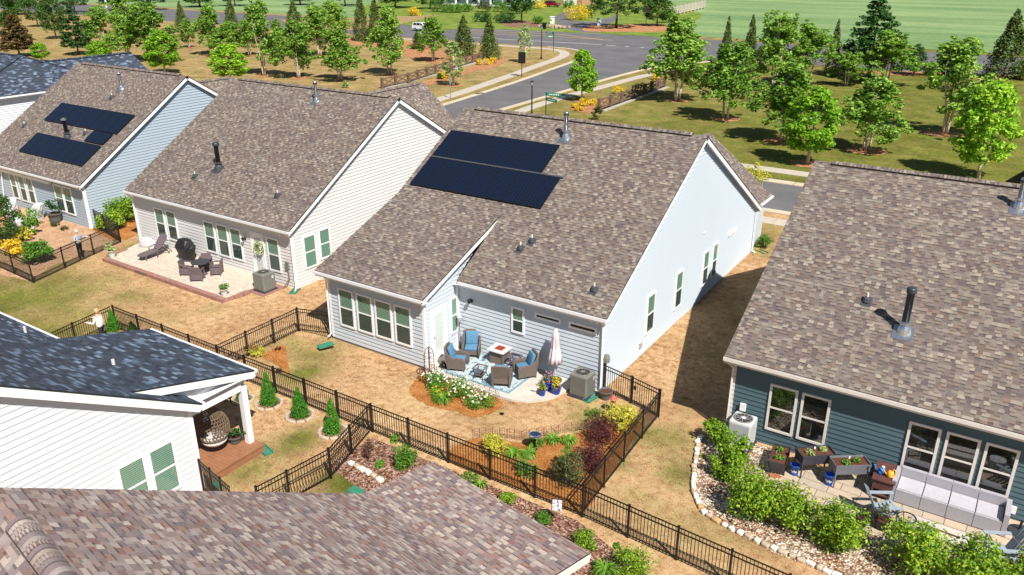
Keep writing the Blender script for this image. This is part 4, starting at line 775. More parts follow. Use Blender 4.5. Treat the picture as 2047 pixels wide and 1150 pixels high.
def fence(label, pts, h=1.2, bay=1.8, gates=(), ends=(True, True)):
    pts = [Vector((p[0], p[1], 0)) for p in pts]; root = thing('fence', label, 'fence', pts[0])
    for i in range(len(pts)-1):
        a, b = pts[i], pts[i+1]; d = b-a; L = d.length; n = max(1, round(L/bay)); ang = math.atan2(d.y, d.x)
        for k in range(n):
            p = a+d*(k/n)
            if not (i == 0 and k == 0 and not ends[0]): inst(fpost(h), 'post', root, p-pts[0])
            g = (i, k) in gates; inst(fpanel(L/n-.06, h, g), 'gate' if g else 'picket_panel', root, p-pts[0]+d.normalized()*.03, ang)
    if ends[1]: inst(fpost(h), 'post', root, pts[-1]-pts[0])
    return root
yF = 18.62
fence('long black picket fence running the full width of the back yards', [(-34.9, yF), (-27.35, yF), (-18.6, yF), (-9.7, yF), (-1.6, yF-.5), (7, yF-1.2)])
fence('short black picket fence from the long fence up to the wing of the central house', [(-27.38, yF+.05), (-27.45, 23.2), (-25.83, 23.7)], ends=(False, False))
fence('black picket fence with a gate beside the burgundy shrubs and the bucket', [(-9.75, yF+.05), (-10.15, 25.45), (-11.5, 25.8), (-12.85, 26.1)], ends=(False, True), gates=((1, 0),))
fence('black picket fence between the small conifers and the bark bed', [(-18.65, yF-.05), G(662, 957), G(580, 1003), G(520, 1036)], ends=(False, True))
fence('bit of black picket fence against the corner of the white house', [(-20.85, 12.9), G(470, 1037)], bay=.8, ends=(True, False))
fence('black picket fence that the white shirted person leans on', [(-34.95, yF-.05), (-34.6, 16.5), (-33.9, 12.5), (-33.2, 8)], ends=(False, True))
def mesh_fence(label, pts, h=1.25, bay=2.4):
    """wire mesh on rails"""
    root = thing('mesh_fence', label, 'fence', (pts[0][0], pts[0][1], 0)); P = [Vector((p[0], p[1], tz(*p))) for p in pts]
    for i in range(len(P)-1):
        a, b = P[i], P[i+1]; d = b-a; L = d.length; n = max(1, round(L/bay)); up = Vector((0, 0, 1)); u = d.normalized()
        for k in range(n):
            p = a+d*(k/n); q = a+d*((k+1)/n); MB().bar(p-up*.2, p+up*(h+.04), .06).build('post', MT['black'], root)
            m = MB(); m.bar(p+up*(h-.02), q+up*(h-.02), .04); m.bar(p+up*(h-.2), q+up*(h-.2), .03); m.bar(p+up*.08, q+up*.08, .03); l = (q-p).length
            for j in range(int(l/.075)):
                x = p+u*(j*.075); m.bar(x+up*.05, x+up*h, .009)
            for j in range(int(h/.075)): m.bar(p+up*(.05+j*.075), q+up*(.05+j*.075), .009)
            m.build('mesh_panel', MT['black'], root)
    MB().bar(P[-1]-Vector((0, 0, .2)), P[-1]+Vector((0, 0, h+.04)), .06).build('post', MT['black'], root); return root
mesh_fence('black wire mesh fence with a person behind it in the left yard', [(-51.0, 27.0), (-46.2, 26.0), (-44.0, 19.5), (-50.5, 19.8)])
def cross_fence(label, px, flip=1):
    P = [G(*p, .41) for p in px]; root = thing('cross_fence', label, 'fence', P[0]); N = []
    for i in range(len(P)-1):
        d = P[i+1]-P[i]; n = max(1, round(d.length/2.9)); N += [P[i]+d*(k/n) for k in range(n)]
    N.append(P[-1]); up = Vector((0, 0, 1))
    for i, p in enumerate(N):
        MB().bar(p-up*.2, p+up*1.35, .3).build('post', MT['wood'], root)
        if i < len(N)-1:
            q = N[i+1]; b = MB(); b.bar(p+up*1.15, q+up*1.15, .12, .16); b.bar(p+up*.28, q+up*.28, .12, .16); b.bar(p+up*.3, q+up*1.12, .09, .14); b.bar(p+up*1.12, q+up*.3, .075, .14); b.build('cross_rail', MT['wood'], root)
    a, b = P[0], P[-1]; sd_ = Vector((b.y-a.y, a.x-b.x, 0)).normalized()*.5*flip; MB().bar(a+sd_, b+sd_, .5, .14).build('stone_base', MT['found'], root)
    return root
cross_fence('brown cross braced fence on the left of the side street', [(764.5, 177), (817, 166), (888, 143), (972, 118)])
cross_fence('brown cross braced fence on the right of the side street beside the birch clump', [(1197, 222), (1242, 206), (1288, 190), (1328, 174)])
def board_fence():
    P = [G(*p, .44) for p in ((1336, 34), (1408, 17), (1409, 4))]; root = thing('board_fence', 'weathered grey board fence beside the crop field', 'fence', P[0]); up = Vector((0, 0, 1))
    for i in range(2):
        d = P[i+1]-P[i]; n = max(2, round(d.length/4))
        for k in range(n):
            a, b = P[i]+d*(k/n), P[i]+d*((k+1)/n); MB().bar(a, a+up*2.6, .35).build('post', MT['silverwood'], root); m = MB()
            for z in (.5, 1.0, 1.5, 2.0): m.bar(a+up*z, b+up*z, .1, .42)
            m.build('board_panel', MT['silverwood'], root)
board_fence()
# ================================================================== PLANTS
def leaf_mesh(name, C, N, size, m, aspect=.55, rs=None, jit=.35):
    """one small folded blade per point"""
    rs = rs or np.random.default_rng(1); C = np.asarray(C, float); n = len(C); N = np.asarray(N, float)
    N = N+rs.normal(0, .55, (n, 3)); N /= np.linalg.norm(N, axis=1)[:, None]+1e-9
    T = np.cross(N, rs.normal(0, 1, (n, 3))); T /= np.linalg.norm(T, axis=1)[:, None]+1e-9; B = np.cross(N, T)
    s = (size*(1+rs.uniform(-jit, jit, n)))[:, None]
    v = np.stack([C-T*s*.5, C+B*s*aspect*.5-N*s*.08, C+T*s*.5, C-B*s*aspect*.5-N*s*.08], 1).reshape(-1, 3)
    me = bpy.data.meshes.new(name); me.vertices.add(4*n); me.vertices.foreach_set('co', v.ravel()); me.loops.add(4*n); me.loops.foreach_set('vertex_index', np.arange(4*n, dtype=np.int32))
    me.polygons.add(n); me.polygons.foreach_set('loop_start', np.arange(0, 4*n, 4, dtype=np.int32)); me.polygons.foreach_set('loop_total', np.full(n, 4, dtype=np.int32)); me.update(calc_edges=True); me.materials.append(m); return me
def clumps(rs, centers, rad, per, flat=.8):
    """points gathered in clumps around centers, with outward normals"""
    P = []; Nn = []
    for c, r in zip(centers, rad):
        d = rs.normal(0, 1, (per, 3)); d /= np.linalg.norm(d, axis=1)[:, None]; rr = r*rs.uniform(.25, 1, per)**.5; q = d*rr[:, None]; q[:, 2] *= flat; P.append(c+q); Nn.append(d*.7+np.array([0, 0, .75]))
    return np.concatenate(P), np.concatenate(Nn)
def crown_points(rs, kind, h, w):
    """clump centres for a crown of height h and width w (root at 0)"""
    C = []; Rd = []
    if kind == 'birch':
        for k in range(9):          # lobes carried by separate limbs: an uneven outline with gaps
            t = (k+rs.uniform(0, .8))/9; a = rs.uniform(0, 6.283); q = w*.5*(.62-.5*t)*rs.uniform(.5, 1.25); c = (q*math.cos(a), q*math.sin(a), h*(.27+.58*t)); lr = w*(.27-.10*t)*rs.uniform(.75, 1.25); lh = h*rs.uniform(.10, .17)
            for i in range(15):
                d = rs.normal(0, 1, 3); d /= np.linalg.norm(d); m = rs.uniform(.35, 1)**.5; C.append((c[0]+d[0]*lr*m, c[1]+d[1]*lr*m, c[2]+d[2]*lh*m)); Rd.append(w*rs.uniform(.06, .12))
        for k in range(4):          # upright leaders
            a = rs.uniform(0, 6.283); q = w*rs.uniform(.03, .2); zt = h*rs.uniform(.82, .98)
            for i in range(7): f = i/6; C.append((q*math.cos(a)*(1+.3*f), q*math.sin(a)*(1+.3*f), h*.6*(1-f)+zt*f)); Rd.append(w*(.10-.065*f))
        for k in range(14):         # loose outer sprays
            a = rs.uniform(0, 6.283); t = rs.uniform(.05, .7); q = w*.5*rs.uniform(.85, 1.15)*(1-.55*t); C.append((q*math.cos(a), q*math.sin(a), h*(.22+.7*t))); Rd.append(w*rs.uniform(.04, .07))
    elif kind == 'maple':
        n = 120
        while len(C) < n:
            t = rs.uniform(0, 1); z = .22+.78*t; prof = math.sin(math.pi*(t*.86+.1))**.6*(1-.25*t); a = rs.uniform(0, 6.283); r = w/2*prof*rs.uniform(.2, 1)**.5; C.append((r*math.cos(a), r*math.sin(a), z*h)); Rd.append(rs.uniform(.08, .14)*w)
    elif kind == 'thuja':
        n = 190
        while len(C) < n:
            t = rs.uniform(0, 1)**1.25; z = .02+.96*t; prof = (1-t)**.8*min(1, .75+t*2); a = rs.uniform(0, 6.283); r = w/2*prof*rs.uniform(.35, 1)**.6*rs.uniform(.85, 1.05); C.append((r*math.cos(a), r*math.sin(a), z*h)); Rd.append((.04+.12*(1-t))*w*rs.uniform(.8, 1.25))
    elif kind == 'deep':
        for k in range(13):
            t = k/12; z = .2+.78*t; R_ = w/2*(1-t)**.62*rs.uniform(.8, 1.1)
            for a in np.arange(0, 6.28, 6.28/max(3, int(9*(1-t)+2))):
                a += rs.uniform(-.3, .3)
                for q in (.45, .8, 1.0):
                    if q < 1 and rs.uniform() < .25: continue
                    C.append((R_*q*math.cos(a), R_*q*math.sin(a), z*h+rs.uniform(-.02, .02)*h)); Rd.append(w*.085*rs.uniform(.7, 1.25))
    elif kind == 'oak':
        n = 150
        while len(C) < n:
            t = rs.uniform(0, 1); z = .25+.75*t; prof = math.sin(math.pi*(t*.85+.12))**.5; a = rs.uniform(0, 6.283); r = w/2*prof*rs.uniform(.2, 1)**.45; C.append((r*math.cos(a), r*math.sin(a), z*h)); Rd.append(rs.uniform(.05, .09)*w)
    return np.array(C), np.array(Rd)
PROTO = {}
SPEC = {'birch': dict(h=6, w=3.6, leaf='birch', size=.2, per=38, stems=3, bark='bark', flat=.8), 'maple': dict(h=4.6, w=2.9, leaf='bright', size=.2, per=46, stems=1, bark='bark', flat=.8),
        'thuja': dict(h=5.5, w=3.0, leaf='thuja', size=.17, per=34, stems=1, bark='barkdark', flat=1.6), 'deep': dict(h=8, w=5.2, leaf='deep', size=.26, per=40, stems=1, bark='barkdark', flat=.45),
        'rust': dict(h=6, w=4.2, leaf='rust', size=.22, per=40, stems=1, bark='barkdark', flat=.4, shape='deep'), 'oak': dict(h=11, w=10, leaf='deep', size=.34, per=40, stems=1, bark='barkdark', flat=.7, shape='oak'),
        'broad': dict(h=7.5, w=5.5, leaf='wood', size=.3, per=40, stems=1, bark='barkdark', flat=.8, shape='maple'), 'sapling': dict(h=4.5, w=1.5, leaf='pale', size=.15, per=14, stems=1, bark='bark', flat=.8, shape='maple'), 'cone': dict(h=1.6, w=.85, leaf='arb', size=.05, per=42, stems=1, bark='barkdark', flat=1.5, shape='thuja')}
def tree_proto(kind, var):
    if (kind, var) in PROTO: return PROTO[kind, var]
    s = SPEC[kind]; rs = np.random.default_rng(abs(hash(kind)) % 1000+var*17 if False else sum(map(ord, kind))+var*17); h, w = s['h'], s['w']
    C, Rd = crown_points(rs, s.get('shape', kind), h, w); P, N = clumps(rs, C, Rd, s['per'], s['flat']); me = leaf_mesh('crown', P, N, s['size'], LF[s['leaf']], .62, rs)
    b = MB(); top = .72 if s.get('shape', kind) != 'thuja' else .4
    if kind == 'sapling': top = .9
    for k in range(s['stems']):
        a = 6.283*k/s['stems']+rs.uniform(0, 1); r0 = .0 if s['stems'] == 1 else .12; sp = 0.04 if s['stems'] == 1 else .16; rb = .018*h/max(1, s['stems']**.6)
        pts = []
        for t in (0, .15, .35, .6, 1): pts.append((math.cos(a)*(r0+sp*w*t*t)+rs.normal(0, .02), math.sin(a)*(r0+sp*w*t*t)+rs.normal(0, .02), -.1+t*h*top))
        b.tube(pts, [rb*1.25, rb, rb*.8, rb*.55, rb*.2], 7)
        idx = rs.permutation(len(C))[:14 if kind != 'thuja' and s.get('shape') != 'thuja' else 0]
        for i in idx:
            c = Vector(C[i]); z0 = max(.25*h*.7, min(c.z-.12*h*rs.uniform(.5, 1.4), h*top*.95)); t = (z0+.1)/(h*top); o = Vector((math.cos(a)*(r0+sp*w*t*t), math.sin(a)*(r0+sp*w*t*t), z0)); mid = (o+c)/2+Vector((0, 0, -.03*h)); b.tube([o, mid, c], [rb*.35, rb*.24, rb*.08], 5)
    to = b.build('trunk', MT[s['bark']], None, True); tm = to.data; bpy.data.objects.remove(to)
    PROTO[kind, var] = (me, tm, h, w); return PROTO[kind, var]
TN = {}
def tree(kind, base, top_y, width_px, label, cat='tree', group=None, z=.4, var=None, ring=None, nm=None, lw=1.0, straight=None):
    """base: photo pixel of the foot; top_y: pixel row of the tip"""
    loc = G(base[0], base[1], z) if straight is None else Vector(straight); TN[kind] = TN.get(kind, 0)+1; var = (TN[kind] % {'birch': 6, 'maple': 3, 'thuja': 4}.get(kind, 2)) if var is None else var
    dep = float(CR[2] @ (np.array(loc)-np.array([0, 0, CAMZ]))); ht = ONY(base[0], top_y, loc.y).z-loc.z; wd = width_px*dep/FPX*{'birch': 1.28, 'maple': 1.12, 'thuja': 1.05}.get(kind, 1.08)
    me, tm, h0, w0 = tree_proto(kind, var); nm = nm or {'thuja': 'evergreen_tree', 'cone': 'conifer', 'deep': 'evergreen_tree', 'birch': 'birch_tree', 'maple': 'maple_tree', 'oak': 'oak_tree', 'rust': 'evergreen_tree'}.get(kind, 'tree')
    o = thing(nm, label, cat, loc, random.uniform(0, 6.28), group); o.scale = (wd/w0, wd/w0, ht/h0); inst(me, 'crown', o); inst(tm, 'trunk', o)
    if ring: rr = MB().poly([(loc.x+ring*math.cos(a)*random.uniform(.9, 1.1), loc.y+ring*math.sin(a)*random.uniform(.9, 1.1), loc.z+.022+.0004*TN[kind]) for a in np.arange(0, 6.28, .35)]).build('mulch_ring', MT['strawpale']); tag(rr, 'round reddish straw patch at a tree foot', 'mulch ring', kind='structure')
    return o
T = tree
# --- right side of the side street
T('birch', (1353, 202), 24, 120, 'birch clump at the end of the right cross fence', ring=1.4); T('birch', (1450, 238), 72, 112, 'multi stemmed birch right of the birch clump by the cross fence', ring=1.5)
T('thuja', (1447, 150), 32, 34, 'slim pointed evergreen, left of two slim ones before the crop field'); T('thuja', (1494, 150), 28, 40, 'slim pointed evergreen, right of two slim ones before the crop field')
T('birch', (1545, 180), 8, 92, 'tall birch nearest the two slim pointed evergreens', ring=1.3); T('birch', (1613, 172), 34, 92, 'birch left of the slim evergreen in front of the road gap', ring=1.3)
T('thuja', (1661, 152), 36, 34, 'slim evergreen beside the gap showing the main road'); T('deep', (1735, 158), -12, 112, 'tallest dark layered evergreen against the crop field')
T('birch', (1768, 170), 52, 92, 'pale birch in front of the tallest dark evergreen', var=2); T('birch', (1564, 283), 112, 122, 'birch with twin white stems nearest the front street', ring=1.6, var=1)
T('maple', (1614, 328), 178, 104, 'bright green maple at the front street sidewalk', ring=1.4); T('birch', (1731, 302), 142, 116, 'pale birch in a straw ring above the dark teal house', ring=1.7)
T('birch', (1886, 268), 62, 128, 'leaning birch in a straw ring on the right lawn', ring=1.7, var=0); T('maple', (1954, 356), 164, 112, 'bright green maple standing in front of the right lawn')
T('thuja', (2006, 157), 18, 84, 'big pointed evergreen at the right end of the road hedge'); T('deep', (1826, 150), 88, 52, 'dark low evergreen bush beside the road gap', nm='shrub', cat='shrub'); T('thuja', (2046, 160), 112, 40, 'low rounded evergreen cut by the right edge', nm='shrub', cat='shrub'); T('thuja', (1858, 152), 122, 30, 'small green bush right of the road gap', nm='shrub', cat='shrub')
T('thuja', (1583, 152), 100, 60, 'dark evergreen half hidden behind the tall birch'); T('birch', (1690, 172), 96, 62, 'small birch left of the tallest dark evergreen')
# --- street trees
T('maple', (1163, 202), 103, 56, 'young maple on the verge of the side street', ring=1.1); T('sapling', (1049, 126), 48, 28, 'slender young tree next to the black notice board', ring=1.0); T('sapling', (907, 172), 84, 46, 'white stemmed sapling by the left cross fence', ring=1.1)
# --- left park
P_ = [('birch', (680, 161), 47, 80, 'birch with forked pale stems in front of the cream house ridge'), ('birch', (598, 157), 31, 68, 'birch with three pale stems left of the forked one'), ('birch', (527, 152), -6, 72, 'tall birch standing behind the ridge of the cream house'), ('birch', (779, 150), 4, 74, 'birch with a straight single trunk near the cross fence'),
      ('thuja', (724, 82), -12, 40, 'evergreen left in the tight pair beside the straight birch'), ('thuja', (752, 84), -8, 38, 'evergreen right in the tight pair beside the straight birch'), ('birch', (866, 123), 27, 56, 'pale birch beside the white car'), ('thuja', (928, 112), 31, 54, 'broad evergreen behind the left cross fence'), ('thuja', (979, 118), 35, 50, 'broad evergreen at the end of the left cross fence'),
      ('thuja', (835, 98), 62, 32, 'short round evergreen in front of the white car'), ('rust', (40, 114), 30, 66, 'rust brown evergreen at the left edge'), ('deep', (157, 110), 12, 58, 'dark green pyramid tree left of the birches'), ('broad', (113, 78), -4, 52, 'round green tree behind the dark pyramid tree'), ('birch', (206, 96), 4, 60, 'birch between the dark pyramid tree and bright shrub'),
      ('birch', (258, 119), 20, 66, 'birch above the left solar house ridge'), ('birch', (303, 124), -4, 92, 'broad birch with a dark base behind the left solar house'), ('maple', (330, 148), 66, 66, 'bright green maple just behind the ridge of the left solar house'), ('maple', (203, 132), 84, 48, 'low bright green maple left behind the same ridge'), ('birch', (379, 96), 34, 34, 'small birch in a straw ring on open grass', ), ('thuja', (366, 64), 2, 30, 'yellow green evergreen beside the view of the far field'),
      ('birch', (424, 110), 4, 62, 'birch right of the far field gap'), ('maple', (462, 168), 92, 76, 'bright maple between the two left ridges'), ('birch', (462, 112), 40, 66, 'birch behind the bright maple'), ('thuja', (464, 58), -4, 34, 'dark narrow evergreen behind the birches'), ('birch', (500, 112), 30, 52, 'birch half hidden by the tall one'), ('maple', (84, 124), 88, 36, 'small bright bush tree above the slate hip roof'),
      ('birch', (640, 112), 2, 70, 'birch deep in the row behind the forked one'), ('birch', (668, 78), -4, 62, 'farther birch at the edge of the main road'), ('broad', (76, 54), -14, 46, 'round tree with a bare foot by the pale path'), ('broad', (20, 70), -16, 60, 'round green tree behind the rust brown one'), ('birch', (250, 70), -20, 56, 'tall birch in the back row near the utility pole'), ('birch', (560, 108), 36, 40, 'narrow birch left of the three stemmed one'), ('thuja', (590, 60), 0, 40, 'evergreen bush by the road left of the pair')]
for a in P_: T(*a, ring=1.2 if a[0] == 'birch' else None)
# --- far trees across the road
T('oak', (1232, 56), -62, 118, 'big spreading oak beside the far driveway', z=.44); T('broad', (1313, 52), -8, 62, 'round dark green tree right of the big oak', z=.44, var=2); T('broad', (1043, 46), -70, 60, 'tall trunk tree in front of the far porch', z=.44, lw=1)
for i, (x, y, t_, w_, lab) in enumerate([(30, 30, -40, 70, 'round far tree at the left end of the back row'), (150, 26, -40, 70, 'far round tree near the first utility pole'), (230, 22, -40, 64, 'far round tree behind the birches'), (300, 20, -36, 70, 'far round tree right of the utility pole'), (400, 14, -30, 70, 'far round tree above the left field gap'), (470, 12, -30, 64, 'far round tree above the middle field gap'), (600, 10, -30, 60, 'far round tree right of the field gap'), (690, 12, -40, 80, 'dark far tree left of the evergreen pair'), (790, 16, -40, 80, 'dark far tree above the weedy verge'), (860, 18, -24, 60, 'dark far tree at the left of the porch house')]): T('oak' if i % 2 else 'broad', (x, y), t_, w_, lab, z=.44)
# woods far off that read as one mass
rs = np.random.default_rng(3); C = []; Rd = []
for i in range(260):
    u = rs.uniform(0, 1); p = G(-60+900*u, 6, .44); C.append((p.x+rs.normal(0, 6), p.y+30+rs.uniform(0, 40), rs.uniform(1.5, 9))); Rd.append(rs.uniform(2, 3.4))
P, N = clumps(rs, np.array(C), np.array(Rd), 50, .9); o = bpy.data.objects.new('woods', leaf_mesh('woods', P, N, .9, LF['deep'], .7, rs)); COL.objects.link(o); tag(o, 'dark far off wood along the top edge', 'wood', kind='stuff')
# --- shrubs close to the houses
def shrub(name, label, cat, loc, rx, rz_, leaf, size, n, group=None, blossom=None, kind='ball', ry=None, stem=True, twig=None, seed=None):
    """leafy shrub: crown and stems, optional blossoms"""
    loc = Vector(loc); rs = np.random.default_rng(seed if seed is not None else int(abs(loc.x*91+loc.y*37)) % 9999); ry = ry or rx; o = thing(name, label, cat, loc, 0, group); K = max(12, n//45); C = []; Rd = []
    for i in range(K):
        d = rs.normal(0, 1, 3); d /= np.linalg.norm(d); q = rs.uniform(.35, .88); C.append((d[0]*rx*q, d[1]*ry*q, rz_*(.5+.52*d[2]*q))); Rd.append(min(rx, rz_)*rs.uniform(.26, .44))
    P, N = clumps(rs, np.array(C), np.array(Rd), max(10, int(1.5*n/K)), .9); P[:, 2] = np.maximum(P[:, 2], .02); inst(leaf_mesh('foliage', P, N, size, LF[leaf], .6, rs), 'foliage', o)
    if stem:
        b = MB()
        for i in range(7):
            a = rs.uniform(0, 6.28); b.tube([(.03*math.cos(a), .03*math.sin(a), -.05), (rx*.3*math.cos(a), ry*.3*math.sin(a), rz_*.4), (rx*.6*math.cos(a), ry*.6*math.sin(a), rz_*.75)], [.018, .012, .005], 5)
        so_ = b.build('stem', MT['barkdark'], o, local=True)
    if blossom:
        c, m, s = blossom; i = rs.permutation(len(P))[:m*3]; i = i[np.argsort(-P[i][:, 2])][:m]; Q = P[i]+N[i]*.05; B = np.concatenate([Q+rs.normal(0, s*.3, Q.shape) for _ in range(4)]); inst(leaf_mesh('blossom', B, np.tile([0, 0, 1.0], (len(B), 1)), s, LF[c], .8, rs), 'blossom', o)
    return o
def tuft(name, label, cat, loc, r, n=60, leaf='lily', w=.022, group=None, blossom=None, up=.8):
    """arching strap leaves from one crown"""
    loc = Vector(loc); o = thing(name, label, cat, loc, 0, group); b = MB(); rr = random.Random(int(loc.x*77+loc.y*31))
    for i in range(n):
        a = rr.uniform(0, 6.283); L = r*rr.uniform(.6, 1.1); hgt = L*up*rr.uniform(.6, 1.1); d = Vector((math.cos(a), math.sin(a), 0)); s = Vector((-d.y, d.x, 0))*w; pts = [d*.02, d*L*.35+Vector((0, 0, hgt*.75)), d*L*.75+Vector((0, 0, hgt*.85)), d*L+Vector((0, 0, hgt*.35))]; ws = (.8, 1, .7, .08); V = []
        for p, k in zip(pts, ws): V += [p-s*k, p+s*k]
        b.faces(V, [(0, 1, 3, 2), (2, 3, 5, 4), (4, 5, 7, 6)])
    b.build('foliage', LF[leaf], o, local=True)
    if blossom:
        c = MB()
        for i in range(blossom[1]):
            a = rr.uniform(0, 6.28); q = Vector((math.cos(a)*r*.5, math.sin(a)*r*.5, r*up*rr.uniform(.9, 1.2))); c.lathe([(.012, -.03), (.05, .03)], q, 5)
        c.build('blossom', LF[blossom[0]], o, local=True)
    return o
Sh = shrub
# conifers with stone rings in the yard of the slate roofed house
for px, top, w_, lab in (((538, 808), 747, 34, 'small conifer in a pale stone ring, nearest the porch post'), ((600, 832), 776, 36, 'small conifer in a pale stone ring, middle of the three'), ((666, 864), 798, 34, 'small conifer in a pale stone ring, nearest the black fence corner'), ((228, 661), 622, 28, 'small conifer beside the white shirted person', ), ((265, 660), 643, 20, 'tiny conifer right of the one beside the person'), ((486, 800), 752, 26, 'small conifer seen under the slate porch roof')):
    T('cone', px, top, w_, lab, z=0.0, cat='conifer')
    if px[0] > 480:
        c = G(*px); r = .5 if px[0] > 500 else .4; root = thing('stone_ring', {538: 'ring of pale edging stones round the conifer nearest the porch post', 600: 'ring of pale edging stones round the middle conifer', 666: 'ring of pale edging stones round the conifer by the fence corner', 486: 'ring of pale edging stones under the porch roof edge'}[px[0]], 'stone ring', c)
        for k in range(9):
            a = 6.283*k/9; MB().box((c.x+r*math.cos(a), c.y+r*math.sin(a), .04), (.13, .3, .1), a).build('edging_stone', MT['stone'], root, bevel=.02, seg=1)
        sheet('mulch_ring', [(c.x+.42*math.cos(a), c.y+.42*math.sin(a)) for a in np.arange(0, 6.28, .4)], .014, MT['chips'], 'bark chips inside a stone ring', 'mulch ring')
# central yard, back bed
Sh('shrub', 'yellow green spreading shrub at the left end of the orange straw bed', 'shrub', (-14.15, 20.05, 0), .62, .62, 'gold', .075, 1500)
for p, lab in (((-13.35, 20.2, 0), 'daylily clump touching the yellow green shrub'), ((-12.92, 20.5, 0), 'small daylily clump right of the first one'), ((-13.05, 21.2, 0), 'daylily clump in front of the gazing bowl'), ((-12.65, 21.75, 0), 'daylily clump just behind the gazing bowl'), ((-12.15, 22.05, 0), 'bright daylily clump by the wire edging')): tuft('daylily', lab, 'daylily', p, .38, 90)
Sh('shrub', 'low round green shrub behind the long fence in the straw bed', 'shrub', (-12.35, 19.5, 0), .45, .55, 'box', .06, 900)
Sh('shrub', 'tall dark olive shrub with a bright green tip in the straw bed', 'shrub', (-10.95, 19.9, 0), .62, 1.25, 'olive', .065, 2200); Sh('shrub', 'fresh green sprout on top of the dark olive shrub', 'shrub', (-11.35, 20.35, 0.55), .28, .55, 'box', .06, 350, stem=False)
Sh('shrub', 'burgundy shrub nearest the long fence', 'shrub', (-10.75, 21.25, 0), .72, .78, 'burg', .055, 1700); Sh('shrub', 'burgundy shrub between the yellow green one and the fence', 'shrub', (-11.2, 22.75, 0), .85, .95, 'burg', .055, 2300)
Sh('shrub', 'yellow green broad shrub below the gate in the central yard', 'shrub', (-11.1, 24.1, 0), .75, .85, 'gold', .085, 1700); Sh('shrub', 'small dark green plant left of the yellow green broad shrub', 'shrub', (-12.25, 24.15, 0), .4, .35, 'box', .06, 420, stem=False)
# flower bed at the patio
for p, r, lab in (((-18.75, 22.55, 0), .55, 'white flowering shrub nearest the arched trellis'), ((-17.45, 22.45, 0), .7, 'white flowering shrub in the middle of the flower bed'), ((-16.35, 22.35, 0), .62, 'white flowering shrub at the right end of the flower bed')): Sh('flower_shrub', lab, 'flowers', p, r, r*1.05, 'box', .065, 1000, blossom=('white', 34, .085))
tuft('daylily', 'spiky daylily with yellow blooms before the white flowers', 'daylily', (-17.75, 21.8, 0), .5, 110, blossom=('yellow', 5)); tuft('daylily', 'spiky daylily left of the one with yellow blooms', 'daylily', (-18.2, 22.0, 0), .42, 70, blossom=('yellow', 3)); Sh('shrub', 'small leafy plant behind the white flowers', 'shrub', (-17.95, 23.05, 0), .3, .5, 'box', .05, 300); Sh('shrub', 'leafy vine plant under the arched trellis', 'shrub', (-19.2, 22.85, 0), .22, .6, 'box', .05, 240)
Sh('shrub', 'tiny purple shrub in the small straw bed, nearer the house', 'shrub', G(557, 700), .2, .16, 'burg', .04, 160, stem=False); Sh('shrub', 'tiny purple shrub in the small straw bed, nearer the fence', 'shrub', G(558, 744), .22, .2, 'burg', .04, 200, stem=False); Sh('shrub', 'pale yellow shrub tucked in the black fence corner', 'shrub', G(512, 712), .5, .45, 'gold', .06, 500)
# bark bed by the nearest roof
for px, r, h_, lf, lab in (((812, 934), .5, .85, 'box', 'green rounded shrub in the bark bed by the roof peak'), ((1012, 1003), .32, .3, 'hedge', 'small green shrub at the eave edge right of the roof peak'), ((1086, 1046), .3, .35, 'box', 'low shrub left of the small garden flag'), ((1170, 1092), .42, .5, 'hedge', 'yellow green shrub beyond the eave corner'), ((1265, 1150), .62, .85, 'hedge', 'large green shrub at the bottom edge below the fence'), ((790, 884), .2, .3, 'box', 'small leafy sprout close to the fence in the bark bed'), ((760, 934), .2, .22, 'box', 'tiny shrub with a purple bloom in the bark bed'), ((1233, 1094), .16, .12, 'box', 'tiny sprig right of the eave corner'), ((935, 960), .5, .12, 'box', 'strip of grass like plants along the eave')): Sh('shrub', lab, 'shrub', G(*px), r, h_, lf, .06, int(1500*r*2), stem=r > .25)
tuft('daylily', 'spiky daylily at the bottom edge below the eave corner', 'daylily', G(1210, 1146), .5, 90); tuft('daylily', 'small strap leaved plant at the eave edge', 'daylily', G(960, 972), .3, 40)
Sh('shrub', 'bare brown twiggy shrub in the bark bed', 'shrub', G(738, 912), .35, .7, 'brownstem', .05, 420)
# hedge of the teal house
for px, r, h_, lab in (((1432, 888), .42, .75, 'hedge shrub farthest from the camera beside the grey downspout'), ((1463, 932), .5, .9, 'hedge shrub in front of the air conditioner'), ((1450, 955), .5, .8, 'hedge shrub left of the wire cloche'), ((1500, 1030), .78, 1.15, 'hedge shrub below the wire cloche'), ((1572, 1052), .68, 1.05, 'hedge shrub left of the rocking chair planter'), ((1669, 1092), .72, 1.1, 'hedge shrub right below the potted shrub'), ((1822, 1146), .8, 1.25, 'hedge shrub below the stone fire table'), ((1935, 1190), .78, 1.25, 'hedge shrub below the right slatted chair'), ((2030, 1200), .7, 1.1, 'hedge shrub at the bottom right corner')): Sh('hedge_shrub', lab, 'shrub', G(*px), r*1.18, h_*1.5, 'hedge', .10, int(3400*r), group='clipped hedge shrubs of the teal house')
Sh('shrub', 'round clipped shrub at the far corner of the central house', 'shrub', G(1527, 497, .35), .5, 1.0, 'box', .08, 900); Sh('shrub', 'yellow flowering shrub behind the gable of the central house', 'shrub', G(1508, 376, .4), .9, 1.8, 'gold', .14, 700)
Sh('shrub', 'lily like plant at the corner of the gravel bed', 'shrub', G(1405, 915), .15, .12, 'box', .05, 80, stem=False)
